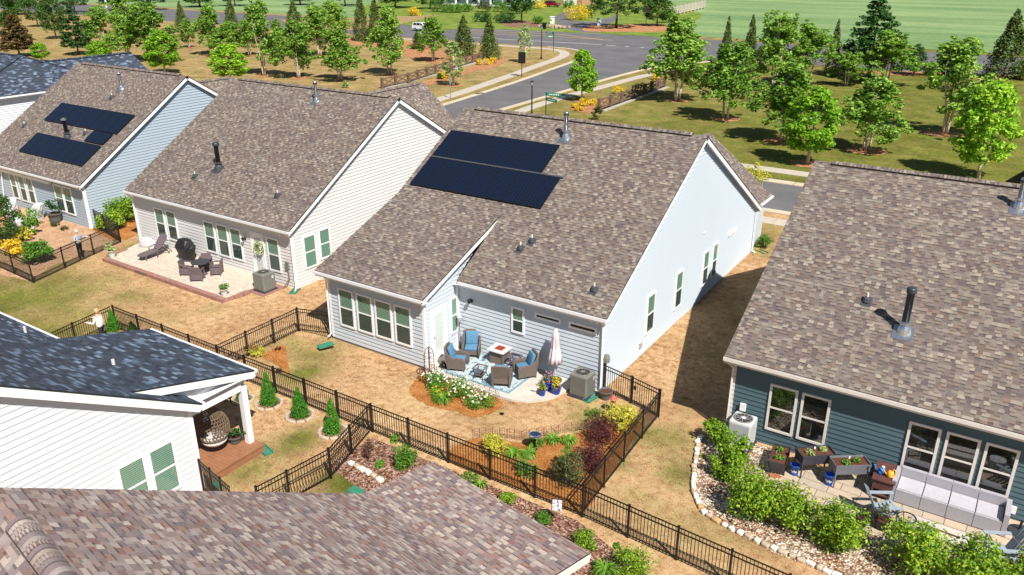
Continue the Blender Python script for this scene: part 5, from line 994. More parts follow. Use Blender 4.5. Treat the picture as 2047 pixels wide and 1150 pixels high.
# between the two left houses
for p, rx_, h_, lab in (((-52.1, 27.6, 0), 1.0, 1.25, 'hedge shrub left in the pair between two left houses'), ((-50.0, 28.6, .05), 1.1, 1.35, 'hedge shrub left of the cream house corner'), ((-47.9, 29.6, .1), 1.1, 1.45, 'hedge shrub touching the cream house wall'), ((-49.2, 27.2, 0), .9, 1.0, 'low hedge shrub against the mesh fence')): Sh('hedge_shrub', lab, 'shrub', p, rx_*1.1, h_*1.25, 'hedge', .14, 1700)
# left yard
T('broad', (10, 492), 398, 74, 'small leafy tree with thin stems in the left yard', z=0.0, var=1); Sh('shrub', 'bright yellow shrub inside the mesh fence', 'shrub', G(33, 512), .75, 1.1, 'yellow', .12, 900); Sh('shrub', 'yellow green shrub beside the bright yellow one', 'shrub', G(44, 482), .7, .9, 'gold', .12, 700); Sh('shrub', 'leafy green shrub bending over the mesh fence', 'shrub', G(78, 525), .85, 1.7, 'box', .16, 1100); Sh('shrub', 'leafy green shrub behind the yellow green one', 'shrub', G(68, 470), .5, 1.2, 'box', .14, 600)
for px, lab in (((113, 452), 'small plant on bare soil near the wall'), ((130, 460), 'dry tuft on bare soil in the left yard')): Sh('shrub', lab, 'shrub', G(*px), .35, .3, 'olive', .08, 220, stem=False)
# along the side street
for px, r, h_, lf, lab in (((890, 158), 1.0, 1.3, 'yellow', 'yellow shrub beside the white stemmed sapling'), ((958, 130), .7, .9, 'yellow', 'small yellow shrub below the left cross fence'), ((975, 130), .9, 1.1, 'yellow', 'larger yellow shrub below the left cross fence'), ((985, 127), .8, 1.1, 'yellow', 'yellow shrub at the right end of the straw bed'), ((880, 158), .8, .9, 'deep', 'dark green shrub left of the yellow one by the sapling'), ((1147, 216), .5, .6, 'yellow', 'low yellow shrub left of the row by the right cross fence'), ((1168, 212), .7, .8, 'yellow', 'yellow shrub in the middle of the row by the right cross fence'), ((1185, 210), .7, .85, 'yellow', 'yellow shrub nearest the right cross fence post'), ((1157, 222), .5, .5, 'yellow', 'yellow shrub lowest in the bed by the right cross fence'), ((1192, 240), .6, 1.6, 'olive', 'thin leafy sapling below the right cross fence'), ((1240, 188), 1.1, 1.1, 'yellow', 'yellow shrub behind the right cross fence'), ((1310, 160), 1.0, 1.0, 'yellow', 'yellow shrub at the far end of the right cross fence'), ((1275, 183), 1.3, 1.5, 'deep', 'dark shrub shaded by the right cross fence'), ((690, 176), .5, .9, 'pale', 'small pale sapling behind the cream ridge')): Sh('shrub', lab, 'shrub', G(*px, .41), r, h_, lf, .16, 420, stem=False)
# across the road
for px, r, h_, lf, lab in (((1158, 40), 4.2, 4.4, 'yellow', 'big yellow and green shrub beside the far driveway'), ((1178, 36), 2.2, 3.2, 'deep', 'dark side of the far yellow shrub'), ((905, 26), 3.5, 3.2, 'box', 'rounded green bush left of the far porch steps'), ((880, 24), 4.5, 6.5, 'deep', 'tall dark bush at the left of the far porch'), ((925, 24), 3, 2.8, 'box', 'green bush nearest the far porch steps'), ((972, 24), 3.4, 3.2, 'olive', 'olive bush right of the far porch steps'), ((1000, 24), 3.4, 3.4, 'box', 'bright green bush before the far porch'), ((1030, 28), 4, 6, 'deep', 'tall dark bush behind the far trunk'), ((1074, 18), 3, 2.6, 'yellow', 'round yellow bush near the red car'), ((1058, 20), 2.6, 2.4, 'box', 'green bush left of the round yellow one'), ((1073, 48), 2.2, 1.8, 'box', 'clipped green bush on the far front lawn'), ((1136, 16), 2.2, 2.4, 'box', 'green bush right of the red car'), ((960, 44), 3.2, 2.2, 'deep', 'dark shaded bush on the far front lawn'), ((1005, 46), 3.4, 2.4, 'deep', 'dark shaded bush next to the far mulch bed'), ((828, 32), 2.2, 2.2, 'yellow', 'yellow bush on the weedy verge'), ((1340, 46), 3, 3.4, 'box', 'light green bush below the board fence'), ((1315, 14), 4, 4, 'deep', 'dark bush behind the board fence')): Sh('shrub', lab, 'shrub', G(*px, .44), r, h_, lf, .34, int(260*r), stem=False)
# ================================================================== THINGS IN THE YARDS
def ac_unit(label, loc, rz, w, h, m, z=0.0):
    o = thing('air_conditioner', label, 'air conditioner', (loc[0], loc[1], z), rz); b = MB(); b.box((0, 0, h/2+.06), (w, w, h)); body = b.build('casing', m, o, bevel=.06, local=True)
    g = MB(); n = int(w/.035)
    for i in range(n):
        t = -w/2+.06+(w-.12)*i/(n-1)
        for s in (-1, 1): g.box((t, s*w/2, h*.52+.04), (.012, .02, h*.84)); g.box((s*w/2, t, h*.52+.04), (.02, .012, h*.84))
    g.build('coil_grille', m, o, local=True); MB().lathe([(w*.36, h+.06), (w*.43, h+.062), (w*.43, h+.085), (w*.36, h+.085), (w*.36, h+.06)], (0, 0, 0), 28, cap=False).build('fan_shroud', MT['ac'], o, True, local=True)
    f = MB()
    MB().lathe([(w*.37, h+.063), (.001, h+.0635)], n=24, cap=False).build('fan_opening', MT['black'], o, local=True)
    for k in range(10):
        a = 6.283*k/10; f.bar((.06*math.cos(a), .06*math.sin(a), h+.085), (w*.37*math.cos(a+.5), w*.37*math.sin(a+.5), h+.085), .009)
    f.lathe([(.085, h+.075), (.085, h+.095), (.05, h+.1)], (0, 0, 0), 12); f.build('fan_guard', m, o, local=True); f = MB()
    for k in range(4):
        a = 1.57*k; f.box((math.cos(a)*w*.2, math.sin(a)*w*.2, h+.069), (w*.28, w*.15, .006), a)
    f.build('fan_blade', MT['galvdark'], o, local=True); MB().box((0, 0, .02), (w*1.15, w*1.15, .09)).build('pad', MT['galvdark'], o, local=True); MB().box((w/2+.004, w*.28, h*.8), (.006, .12, .16)).build('label_plate', MT['white'], o, local=True); return o
ac_unit('grey air conditioner on the ground beside the umbrella of the central house', (-13.45, 25.38), 0, .78, .95, MT['ac']); ac_unit('grey air conditioner at the end of the paver patio of the cream house', (-32.75, 25.75), 0, .82, .95, MT['ac'], .02); ac_unit('light grey air conditioner against the dark teal house', (-6.9, 25.35), 0, .8, 1.05, MT['aclight'])
tag(MB().span((-33.4, 25.05, -.02), (-32.1, 26.6, .04)).build('paver_pad', MT['paver_brick']), 'brick paver pad under the air conditioner of the cream house', 'pad')
def wicker_chair(label, loc, rz, proto=[None]):
    if proto[0]: return dup(proto[0], loc, rz, label)
    o = thing('wicker_armchair', label, 'armchair', loc, rz, 'wicker armchairs around the fire table'); k = MT['wicker']
    b = MB(); b.box((0, .02, .26), (.62, .66, .22)); b.build('seat_base', k, o, local=True, bevel=.02)
    for s in (-1, 1):
        pr = [(-.40, .1), (-.40, .50), (-.34, .58), (-.22, .60), (.15, .58), (.34, .74), (.46, .98), (.50, .96), (.42, .4), (.38, .1)]; b = MB(); b.slab([(s*.31, y, z) for y, z in pr], (s*.085, 0, 0)); b.build('arm', k, o, local=True, bevel=.015, seg=1)
        MB().tube([(s*.355, y, z+.015) for y, z in pr[:8]], .028, 6).build('arm_rail', MT['resin'], o, True, local=True)
    b = MB(); b.slab([(-.33, .26, .36), (.33, .26, .36), (.34, .45, 1.0), (.2, .47, 1.05), (-.2, .47, 1.05), (-.34, .45, 1.0)], (0, .07, -.02)); b.build('backrest', k, o, local=True)
    for sx in (-1, 1):
        for sy in (-.34, .36): MB().box((sx*.34, sy, .07), (.06, .06, .18)).build('leg', MT['resin'], o, local=True)
    MB().box((0, -.03, .42), (.56, .58, .13)).build('seat_cushion', MT['cushion'], o, True, local=True, bevel=.045); T = Matrix.Translation((0, .27, .74)) @ Matrix.Rotation(R(-16), 4, 'X'); MB().box(None, (.54, .13, .58), M=T).build('back_cushion', MT['cushion'], o, True, local=True, bevel=.05); proto[0] = o; return o
zp_ = .095
wicker_chair('wicker armchair with blue cushions standing against the pale blue wall corner', (-19.1, 25.55, zp_), R(30)); wicker_chair('wicker armchair with blue cushions next to the black frog figure', (-18.9, 24.3, zp_), R(112)); wicker_chair('wicker armchair with blue cushions turned with its back to the yard', (-16.55, 24.2, zp_), R(207)); wicker_chair('wicker armchair with blue cushions nearest the closed umbrella', (-16.15, 25.3, zp_), R(-38))
o = thing('fire_table', 'square wicker fire pit table with a pale top and red lava rock', 'fire table', (-17.7, 25.75, zp_), R(0)); b = MB(); b.box((0, 0, .3), (.62, .62, .6)); b.build('base', MT['wicker'], o, local=True)
for sx in (-1, 1):
    for sy in (-1, 1): MB().box((sx*.31, sy*.31, .3), (.05, .05, .62)).build('corner_post', MT['resin'], o, local=True)
b = MB(); A_ = .42; I_ = .21
for q in ([(-A_, -A_), (A_, -A_), (I_, -I_), (-I_, -I_)], [(A_, -A_), (A_, A_), (I_, I_), (I_, -I_)], [(A_, A_), (-A_, A_), (-I_, I_), (I_, I_)], [(-A_, A_), (-A_, -A_), (-I_, -I_), (-I_, I_)]): b.slab([(x, y, .66) for x, y in q], (0, 0, -.05))
b.build('top', MT['tabletop'], o, local=True); MB().box((0, 0, .62), (.42, .42, .04)).build('burner_tray', MT['ember'], o, local=True); b = MB()
for i in range(40): b.lathe([(.005, -.02), (.03, .0), (.01, .025)], (random.uniform(-.17, .17), random.uniform(-.17, .17), .655), 5)
b.build('lava_rock', MT['ember'], o, local=True)
def side_table(label, loc):
    o = thing('side_table', label, 'side table', loc, R(8)); b = MB(); a = .24
    for s in (-1, 1): b.box((s*a, 0, .47), (.05, .53, .03)); b.box((0, s*a, .47), (.43, .05, .03))
    b.build('frame', MT['resin'], o, local=True); MB().box((0, 0, .475), (.43, .43, .008)).build('glass_top', MT['clearpane'], o, local=True); MB().box((0, 0, .18), (.36, .36, .02)).build('lower_shelf', MT['resin'], o, local=True)
    for sx in (-1, 1):
        for sy in (-1, 1): MB().tube([(sx*.22, sy*.22, .46), (sx*.17, sy*.17, .2), (sx*.24, sy*.24, 0)], .018, 6).build('leg', MT['black'], o, local=True)
side_table('glass topped black side table between the fire table and the right chair', (-16.95, 25.75, zp_)); side_table('glass topped black side table between the two front chairs', (-17.6, 24.12, zp_))
def rug():
    t = NT('rug'); p = t.n('ShaderNodeTexCoord').outputs['Object']; v = t.n('ShaderNodeTexVoronoi'); v.inputs['Scale'].default_value = 5.5; t.l(p, v.inputs['Vector']); n = t.noise(3, 4, .7, p); f = t.math('ADD', t.math('MULTIPLY', v.outputs['Distance'], .9), t.math('MULTIPLY', n, .5)); t.set(t.ramp(f, [(.3, lin((88, 140, 160))), (.45, lin((204, 210, 208))), (.6, lin((124, 164, 178))), (.72, lin((214, 214, 208))), (.9, lin((96, 128, 142)))]), .95, 0, .1); return t.m
MT['rug'] = rug(); o = thing('rug', 'blue and white patterned outdoor rug under the chairs', 'rug', (-17.4, 24.85, zp_-.004)); x0, x1, y0_, y1_ = -1.95, 1.55, -1.22, 1.12; MB().span((x0+.1, y0_+.1, 0), (x1-.1, y1_-.1, .011)).build('rug_field', MT['rug'], o, local=True); b = MB(); b.span((x0, y0_, 0), (x1, y0_+.1, .01)); b.span((x0, y1_-.1, 0), (x1, y1_, .01)); b.span((x0, y0_+.1, 0), (x0+.1, y1_-.1, .01)); b.span((x1-.1, y0_+.1, 0), (x1, y1_-.1, .01)); MT['rugedge'] = mat('rug edge', lin((112, 148, 164)), .95, .1); b.build('rug_border', MT['rugedge'], o, local=True)
o = thing('patio_umbrella', 'closed lilac patio umbrella on a dark round base', 'umbrella', (-14.87, 25.6, zp_)); MB().lathe([(.03, .05), (.03, .95)], n=10).build('pole', MT['pvc'], o, local=True); MB().lathe([(.3, 0), (.29, .05), (.08, .09), (.05, .2)], n=20).build('base', MT['black'], o, True, local=True)
V = []; F_ = []; prof = [(.03, .78), (.26, .80), (.235, 1.1), (.17, 1.5), (.155, 1.56), (.165, 1.62), (.13, 2.0), (.14, 2.06), (.05, 2.36), (.02, 2.4)]; n = 32
for i, (r, z) in enumerate(prof):
    for k in range(n): q = r*(1+(.22 if k % 4 == 0 else (-.12 if k % 4 == 2 else 0))*(1 if 1 <= i <= 8 else 0)); V.append((q*math.cos(6.283*k/n), q*math.sin(6.283*k/n), z))
for i in range(len(prof)-1):
    for k in range(n): F_.append((i*n+k, i*n+(k+1) % n, (i+1)*n+(k+1) % n, (i+1)*n+k))
MB().faces(V, F_).build('canopy', MT['umbrella'], o, True, local=True); MB().lathe([(.02, 2.38), (.035, 2.43), (.005, 2.5)], n=8).build('finial', MT['resin'], o, local=True)
def pot(label, loc, r, h, m, leaf=None, ph=.35, pr=None, blossom=None, size=.05, n=220, nm='potted_plant', z=None):
    o = thing(nm, label, 'potted plant' if leaf else 'pot', loc); MB().lathe([(r*.68, 0), (r*.9, h*.5), (r, h*.92), (r*1.07, h*.93), (r*1.07, h), (r*.93, h), (r*.9, h*.86)], n=16, cap=False).build('pot', m, o, True, local=True); MB().lathe([(.001, .02), (r*.68, .02)], n=12, cap=False).build('pot_base', m, o, local=True); MB().lathe([(r*.92, h*.86), (.001, h*.88)], n=14, cap=False).build('soil', MT['soil'], o, local=True)
    if leaf:
        rs = np.random.default_rng(int(abs(loc[0]*53+loc[1]*11)*10) % 9999); pr = pr or r*1.25; K = 12; C = np.array([(rs.normal(0, .45)*pr, rs.normal(0, .45)*pr, h*.95+rs.uniform(.1, .9)*ph) for _ in range(K)]); P, N = clumps(rs, C, np.full(K, pr*.42), n//K, .9); inst(leaf_mesh('foliage', P, N, size, LF[leaf], .6, rs), 'foliage', o)
        if blossom: i = rs.permutation(len(P))[:blossom[1]]; Q = np.concatenate([P[i]+N[i]*.04+rs.normal(0, .02, (len(i), 3)) for _ in range(3)]); inst(leaf_mesh('blossom', Q, np.tile([0, 0, 1.], (len(Q), 1)), .06, LF[blossom[0]], .8, rs), 'blossom', o)
    return o
pot('tallest cobalt blue pot with purple flowers on the patio', (-14.72, 24.8, zp_), .2, .38, MT['bluepot'], 'box', .35, blossom=('purple', 40)); pot('small cobalt blue pot with pale yellow flowers at the patio rim', (-14.66, 24.28, zp_), .14, .26, MT['bluepot'], 'box', .25, blossom=('gold', 25)); pot('cobalt blue pot with yellow flowers nearest the air conditioner', (-14.28, 24.72, zp_), .21, .32, MT['bluepot'], 'box', .3, blossom=('yellow', 60)); pot('terracotta planter of trailing green behind the purple flowers', (-14.9, 25.1, zp_), .2, .3, MT['terracotta'], 'olive', .4)
o = pot('empty grey bucket pot beside the picket fence gate', (-12.5, 25.6, 0), .27, .36, MT['greypot'])
def splash(label, px=None, loc=None, rz=0, z=.0):
    loc = loc or G(*px, z); o = thing('splash_block', label, 'splash block', loc, rz); b = MB(); b.box((0, 0, .02), (.3, .75, .03))
    o2 = b.build('tray', MT['green_plastic'], o, local=True)
    for s in (-1, 1): MB().box((s*.15, 0, .055), (.03, .75, .08)).build('tray_side', MT['green_plastic'], o, local=True)
splash('green splash block under the downspout of the four windowed wing', (652, 692), rz=R(-20)); splash('green splash block between the air conditioner and grey bucket', loc=(-12.95, 25.25, 0), rz=R(-10)); splash('green splash block at the far corner of the central house', (1523, 505), rz=R(60), z=.36); splash('green splash block beside the meter of the cream house', (590, 583), rz=R(25)); splash('green splash block at the wooden deck corner', (529, 901), rz=R(75)); splash('green splash block behind the fence bit at the white house', (428, 967), rz=R(70))
tag(MB().span((-13.15, 25.3, 0), (-13.0, 25.95, .05)).build('paver_slab', MT['concrete']), 'narrow pale slab beside the green splash block', 'slab')
c = G(712, 983); o = thing('utility_cover', 'flat green utility cover sunk in the lawn by the roof edge', 'utility cover', c); MB().box((0, 0, .03), (.5, .34, .06)).build('lid', MT['green_plastic'], o, local=True, bevel=.01); MB().box((0, 0, .01), (.56, .4, .03)).build('rim', MT['greypot'], o, local=True)
# trellis, edging, figures
o = thing('trellis', 'rusty arched garden trellis tower by the flower bed', 'trellis', (-19.35, 22.95, 0)); b = MB()
for k in range(4):
    a = .785+1.57*k; b.tube([(.2*math.cos(a), .2*math.sin(a), 0), (.2*math.cos(a), .2*math.sin(a), 1.15), (.13*math.cos(a), .13*math.sin(a), 1.42), (0, 0, 1.52)], .016, 6)
b.build('upright', MT['rust'], o, local=True); b = MB()
for z in (.3, .6, .9, 1.15): b.tube([(.2*math.cos(a), .2*math.sin(a), z) for a in np.arange(0, 6.6, .4)], .012, 5)
b.build('hoop', MT['rust'], o, local=True); b = MB()
for k in range(3): b.tube([(-.35+.1*k, -.3, 0), (-.4+.12*k, -.32, .45), (-.3+.1*k, -.28, .62), (-.12+.05*k, -.22, .5)], .014, 5)
b.build('curl', MT['rust'], o, local=True)
def wire_edging(label, pts, h, name='wire_edging'):
    P = [Vector((p[0], p[1], 0)) for p in pts]; root = thing(name, label, 'garden edging', P[0]); b = MB()
    for i in range(len(P)-1):
        d = P[i+1]-P[i]; n = max(1, round(d.length/.28))
        for k in range(n):
            a, c = P[i]+d*(k/n), P[i]+d*((k+1)/n); m_ = (a+c)/2; u = Vector((0, 0, 1)); b.bar(a-u*.05, a+u*h, .012); b.tube([a+u*h*.75, a*.8+m_*.2+u*h*.95, m_+u*h*1.08, c*.8+m_*.2+u*h*.95, c+u*h*.75], .006, 4); b.bar(a+u*h*.3, c+u*h*.3, .008); b.bar(a+u*h*.72, c+u*h*.72, .008)
            for q in (.33, .67): t = a+(c-a)*q; b.bar(t, t+u*h*.98, .006)
    b.build('wire_hoop', MT['rust'], root); return root
wire_edging('low black wire edging between the flowers and patio', [(-19.55, 23.3), (-17.8, 23.2), (-16.1, 23.05), (-15.75, 22.85)], .5); wire_edging('faint low wire edging in front of the orange straw bed', [(-15.2, 20.3), (-14.7, 20.85), (-13.65, 21.2), (-12.75, 22.3), (-12.1, 23.1), (-12.0, 23.9)], .42)
o = thing('frog_figure', 'small black frog like figure beside the left chair', 'garden figure', (-19.4, 23.95, zp_)); MB().lathe([(.09, 0), (.14, .06), (.12, .16), (.07, .22)], n=10).build('body', MT['black'], o, True, local=True); MB().lathe([(.03, -.07), (.08, -.02), (.07, .05), (.02, .08)], (0, -.04, .27), 10).build('head', MT['black'], o, True, local=True)
for s in (-1, 1): MB().tube([(s*.06, .02, .04), (s*.17, -.02, .14), (s*.16, -.1, .02)], .035, 6).build('leg', MT['black'], o, True, local=True)
o = thing('lantern_post', 'slim pale lantern post in the wall corner behind the chair', 'lantern', (-19.95, 25.85, zp_)); MB().lathe([(.1, 0), (.1, .03), (.025, .06), (.02, 1.25)], n=10).build('post', MT['greypot'], o, local=True); MB().lathe([(.05, 1.25), (.11, 1.32), (.12, 1.5), (.13, 1.52), (.03, 1.62)], n=12).build('lamp_head', MT['lampglass'], o, True, local=True)
o = thing('gazing_bowl', 'shiny mirrored bowl on a dark stand in the straw bed', 'garden ornament', (-12.95, 20.98, 0)); MB().lathe([(.12, 0), (.05, .05), (.04, .45), (.1, .5)], n=10).build('stand', MT['black'], o, local=True); MB().lathe([(.001, .48), (.15, .52), (.23, .6), (.24, .63), (.2, .62), (.1, .575), (.001, .56)], n=20, cap=False).build('bowl', MT['mirror'], o, True, local=True)
o = thing('lantern', 'terracotta pagoda lantern beside the yellow green shrub', 'garden ornament', (-11.75, 24.75, 0)); MB().lathe([(.12, 0), (.1, .1), (.07, .12), (.07, .45), (.12, .48)], n=8).build('pedestal', MT['terracotta'], o, local=True); MB().lathe([(.1, .48), (.1, .62), (.19, .64), (.04, .78), (.001, .82)], n=8).build('cap', MT['terracotta'], o, local=True)
tag(MB().lathe([(.09, .0), (.09, .03), (.02, .04)], (G(1003, 828).x, G(1003, 828).y, 0), 10).build('sprinkler_cap', MT['black']), 'small dark sprinkler cap in the dry lawn', 'sprinkler')
# garden flag
p = G(1112, 1048); o = thing('garden_flag', 'small white garden flag with a red and blue print in the bark bed', 'garden flag', p, R(20)); b = MB().tube([(-.16, 0, 0), (-.16, 0, .95), (.17, 0, .95)], .01, 6); b.build('stand', MT['black'], o, local=True)
def flagm():
    t = NT('flag print'); q = t.n('ShaderNodeTexCoord').outputs['Object']; n = t.noise(9, 2, .5, q); t.set(t.ramp(n, [(.40, lin((120, 132, 178))), (.44, lin((236, 230, 232))), (.57, lin((236, 230, 232))), (.62, lin((206, 112, 112)))], 'CONSTANT'), .8); return t.m
MT['flag'] = flagm(); MB().slab([(-.14, .01, .5), (.16, .01, .5), (.16, .01, .93), (-.14, .01, .93)], (0, .006, 0)).build('flag', MT['flag'], o, local=True)
# stone rows
def stones(label, pts, s=.2, m='stone', n=None):
    P = [Vector((p[0], p[1], 0)) for p in pts]; root = thing('stone_edging', label, 'stone edging', P[0]); rr = random.Random(len(pts)); tot = 0
    for i in range(len(P)-1):
        d = P[i+1]-P[i]; k = max(1, round(d.length/(s*1.12)))
        for j in range(k):
            q = P[i]+d*((j+.5)/k); w_ = s*rr.uniform(.7, 1.25); MB().box((q.x+rr.uniform(-.03, .03), q.y+rr.uniform(-.03, .03), .05), (w_, s*rr.uniform(.55, .85), .14), math.atan2(d.y, d.x)+rr.uniform(-.25, .25)).build('edging_stone', MT[rr.choice(('stone', 'stone_white', 'stone_tan', 'stone_white') if m == 'stone' else ('stone_white', 'stone'))], root, True, bevel=.045); tot += 1
            if tot > 95: return root
    return root
stones('curving row of pale stones round the gravel bed of the teal house', [(-8.25, 25.1), (-8.2, 24.5), (-7.8, 23.2), (-7.3, 21.8), (-6.5, 20.85), (-5.4, 20.6), (-4.3, 20.45), (-2.2, 20.3), (2.2, 20.0)], .24); stones('row of white stones across the bark bed near the picket fence', [(-17.95, 16.7), (-17.1, 16.62), (-16.2, 16.5)], .26, 'white'); stones('few pale stones at the bottom edge beside the roof corner post', [(-7.8, 15.7), (-7.2, 15.6), (-6.8, 15.35)], .24)
# ---------------------------------------------------------------- cream house patio
zq = .165
o = thing('sun_lounger', 'brown wicker sun lounger with a raised back on the pale pavers', 'lounger', (-41.9, 25.7, zq), R(186)); MB().slab([(-.3, 0, .36), (.3, 0, .36), (.3, 1.0, .36), (.18, 1.28, .34), (-.18, 1.28, .34), (-.3, 1.0, .36)], (0, 0, -.06)).build('seat', MT['resin'], o, local=True); MB().slab([(-.3, 0, .36), (-.31, -.52, .92), (-.2, -.66, 1.06), (.2, -.66, 1.06), (.31, -.52, .92), (.3, 0, .36)], (0, .045, .03)).build('backrest', MT['resin'], o, local=True)
for s in (-1, 1):
    MB().tube([(s*.34, .35, 0), (s*.34, .3, .5), (s*.34, -.1, .56), (s*.34, -.5, .02)], .035, 6).build('arm', MT['resin'], o, True, local=True); MB().box((s*.25, 1.05, .17), (.05, .05, .34)).build('leg', MT['resin'], o, local=True); MB().tube([(s*.26, -.3, .6), (s*.26, -.75, 0)], .03, 6).build('back_leg', MT['resin'], o, local=True)
def cover(name, label, cat, loc, prof, m, rz=0, n=10, sx=1, sy=1, seed=1, jit=.06):
    """draped cover: stacked wavy rings"""
    rr = random.Random(seed); o = thing(name, label, cat, loc, rz); V = []; F_ = []
    for i, (r, z, yo) in enumerate(prof):
        for k in range(n): a = 6.283*k/n; q = r*(1+rr.uniform(-jit, jit)); sq = 1/max(abs(math.cos(a)), abs(math.sin(a)))**.55; V.append((q*sx*math.cos(a)*sq, q*sy*math.sin(a)*sq+yo, z*(1+rr.uniform(-.03, .03))))
    for i in range(len(prof)-1):
        for k in range(n): F_.append((i*n+k, i*n+(k+1) % n, (i+1)*n+(k+1) % n, (i+1)*n+k))
    F_.append(tuple(range((len(prof)-1)*n, len(prof)*n))); MB().faces(V, F_).build('cover', m, o, local=True); return o
cover('covered_grill', 'tall grill under a crumpled black cover by the cream wall', 'grill', (-39.75, 26.1, zq), [(.36, 0, 0), (.38, .35, 0), (.46, .8, 0), (.44, .95, 0), (.30, 1.22, .03), (.18, 1.27, .03)], MT['blackcover'], n=14, sx=1.35, sy=.85, seed=3, jit=.09)
cover('covered_bundle', 'pale silver wrapped bundle behind the sun lounger', 'cover', (-43.9, 26.3, .05), [(.4, 0, 0), (.45, .25, 0), (.38, .5, 0), (.15, .62, 0)], MT['cover'], seed=5, jit=.12)
o = thing('dining_table', 'round dark patio table between four brown chairs', 'table', (-37.1, 25.1, zq)); MB().lathe([(.46, .70), (.5, .71), (.5, .745), (.47, .755), (.001, .756)], n=28).build('top', MT['galvdark'], o, local=True); MB().lathe([(.3, 0), (.28, .04), (.06, .1), (.05, .7)], n=14).build('pedestal', MT['resin'], o, local=True)
_dc = [None]
def dining_chair(label, loc, rz):
    if _dc[0]: return dup(_dc[0], loc, rz, label)
    o = thing('dining_chair', label, 'chair', loc, rz, 'brown resin chairs round the patio table'); k = MT['resin']; MB().box((0, 0, .24), (.54, .52, .34)).build('seat', k, o, local=True, bevel=.02, seg=1); T = Matrix.Translation((0, .27, .6)) @ Matrix.Rotation(R(-10), 4, 'X'); MB().box(None, (.54, .06, .5), M=T).build('backrest', k, o, local=True, bevel=.02, seg=1)
    for s in (-1, 1):
        MB().slab([(s*.27, -.27, .58), (s*.27, .25, .62), (s*.27, .25, .68), (s*.27, -.27, .63)], (s*.07, 0, 0)).build('armrest', k, o, local=True)
        for y in (-.25, .25): MB().box((s*.3, y, .3), (.06, .06, .6)).build('leg', k, o, local=True)
    _dc[0] = o; return o
tc = Vector((-37.1, 25.1, zq))
for ang, lab in ((212, 'brown resin chair at the table, nearest the patio corner and camera'), (-52, 'brown resin chair at the table, nearest the air conditioner'), (38, 'brown resin chair at the table, nearest the glazed door'), (128, 'brown resin chair at the table, nearest the covered grill')): a = R(ang); dining_chair(lab, tc+Vector((math.cos(a)*.82, math.sin(a)*.82, 0)), a-math.pi/2)
pot('white pot of pale grass at the far left corner of the paver patio', (-43.75, 23.95, .17), .22, .42, MT['whitepot'], 'pale', .5, size=.1); pot('white pot of green plant at the near corner of the paver patio', (-33.65, 23.85, .17), .2, .36, MT['whitepot'], 'box', .3, size=.08)
b = MB(); rs = np.random.default_rng(5); C = [(.3*math.cos(a), -.03, .3*math.sin(a)) for a in np.arange(0, 6.28, .3)]; P, N = clumps(rs, np.array(C), np.full(len(C), .09), 16); inst(leaf_mesh('leaf_ring', P, np.tile([0, -1., 0], (len(P), 1)), .09, LF['pale'], .7, rs), 'leaf_ring', wr); P2 = P[::4]+np.array([0, -.05, 0]); inst(leaf_mesh('blossom', P2, np.tile([0, -1., 0], (len(P2), 1)), .09, LF['white'], .8, rs), 'blossom', wr)
# ---------------------------------------------------------------- left yard
cover('covered_chair', 'grey covered patio chair beside the pair of windows', 'covered chair', (-55.2, 25.6, .02), [(.42, 0, 0), (.44, .45, 0), (.4, .7, .12), (.34, 1.0, .3), (.16, 1.12, .36)], MT['cover'], R(-35), n=12, seed=8, jit=.08); cover('covered_chair', 'low grey covered lounge in front of the tall covered chair', 'covered chair', (-55.2, 24.4, .02), [(.45, 0, 0), (.5, .3, 0), (.42, .45, .1), (.2, .55, .2)], MT['cover'], R(-20), n=12, sx=1.3, seed=9, jit=.08); cover('covered_chair', 'grey covered chair at the left edge under three windows', 'covered chair', (-57.6, 25.2, .02), [(.42, 0, 0), (.46, .45, 0), (.4, .75, .1), (.3, 1.05, .25), (.14, 1.15, .3)], MT['cover'], R(15), n=12, seed=12, jit=.09)
pot('big grey planter with a leggy plant next to the pair of windows', (-53.6, 26.05, .02), .42, .6, MT['greypot'], 'deep', 1.0, pr=.5, size=.14, n=300); pot('white and blue pot with a bushy plant in the left yard', (-53.6, 24.5, .02), .36, .5, MT['whitepot'], 'box', .7, pr=.6, size=.14, n=420)
# ---------------------------------------------------------------- deck of the slate roofed house
o = thing('egg_chair', 'hanging woven rattan egg chair above the wooden deck', 'hanging chair', (-22.0, 14.35, .33)); MB().tube([(0, 0, 2.4), (0, 0, 1.75)], .016, 6).build('chain', MT['white'], o, local=True); V = []; F_ = []; n, mm = 28, 16
def egg(t): return (.56*math.sin(math.pi*min(.97, t*.9+.06))**.8, .2+1.55*t)
b = MB()
for i in range(mm):
    t = i/(mm-1); r, z = egg(t); op = t > .42
    seg = [a for a in np.arange(0, 6.284, 6.283/n)]; pts = [(r*math.cos(a), r*math.sin(a), z) for a in seg if not (op and math.cos(a-4.6) > .55)]
    if op: k = next((j for j in range(len(pts)) if (Vector(pts[j])-Vector(pts[j-1])).length > r*.5), 0); pts = pts[k:]+pts[:k]
    else: pts.append(pts[0])
    b.tube(pts, .016, 4, cap=False)
for k in range(n):
    a = 6.283*k/n
    for s in (-1, 1):
        pts = []
        for i in range(mm):
            t = i/(mm-1); aa = a+s*t*1.3
            if t > .42 and math.cos(aa-4.6) > .55:
                if len(pts) > 1: b.tube(pts, .013, 4, cap=False)
                pts = []; continue
            r, z = egg(t); pts.append((r*math.cos(aa), r*math.sin(aa), z))
        if len(pts) > 1: b.tube(pts, .013, 4, cap=False)
b.build('rattan_shell', MT['rattan'], o, local=True); MB().lathe([(.001, .36), (.4, .40), (.45, .5), (.4, .56), (.001, .57)], n=18, cap=False).build('seat_cushion', MT['trimtan'], o, True, local=True)
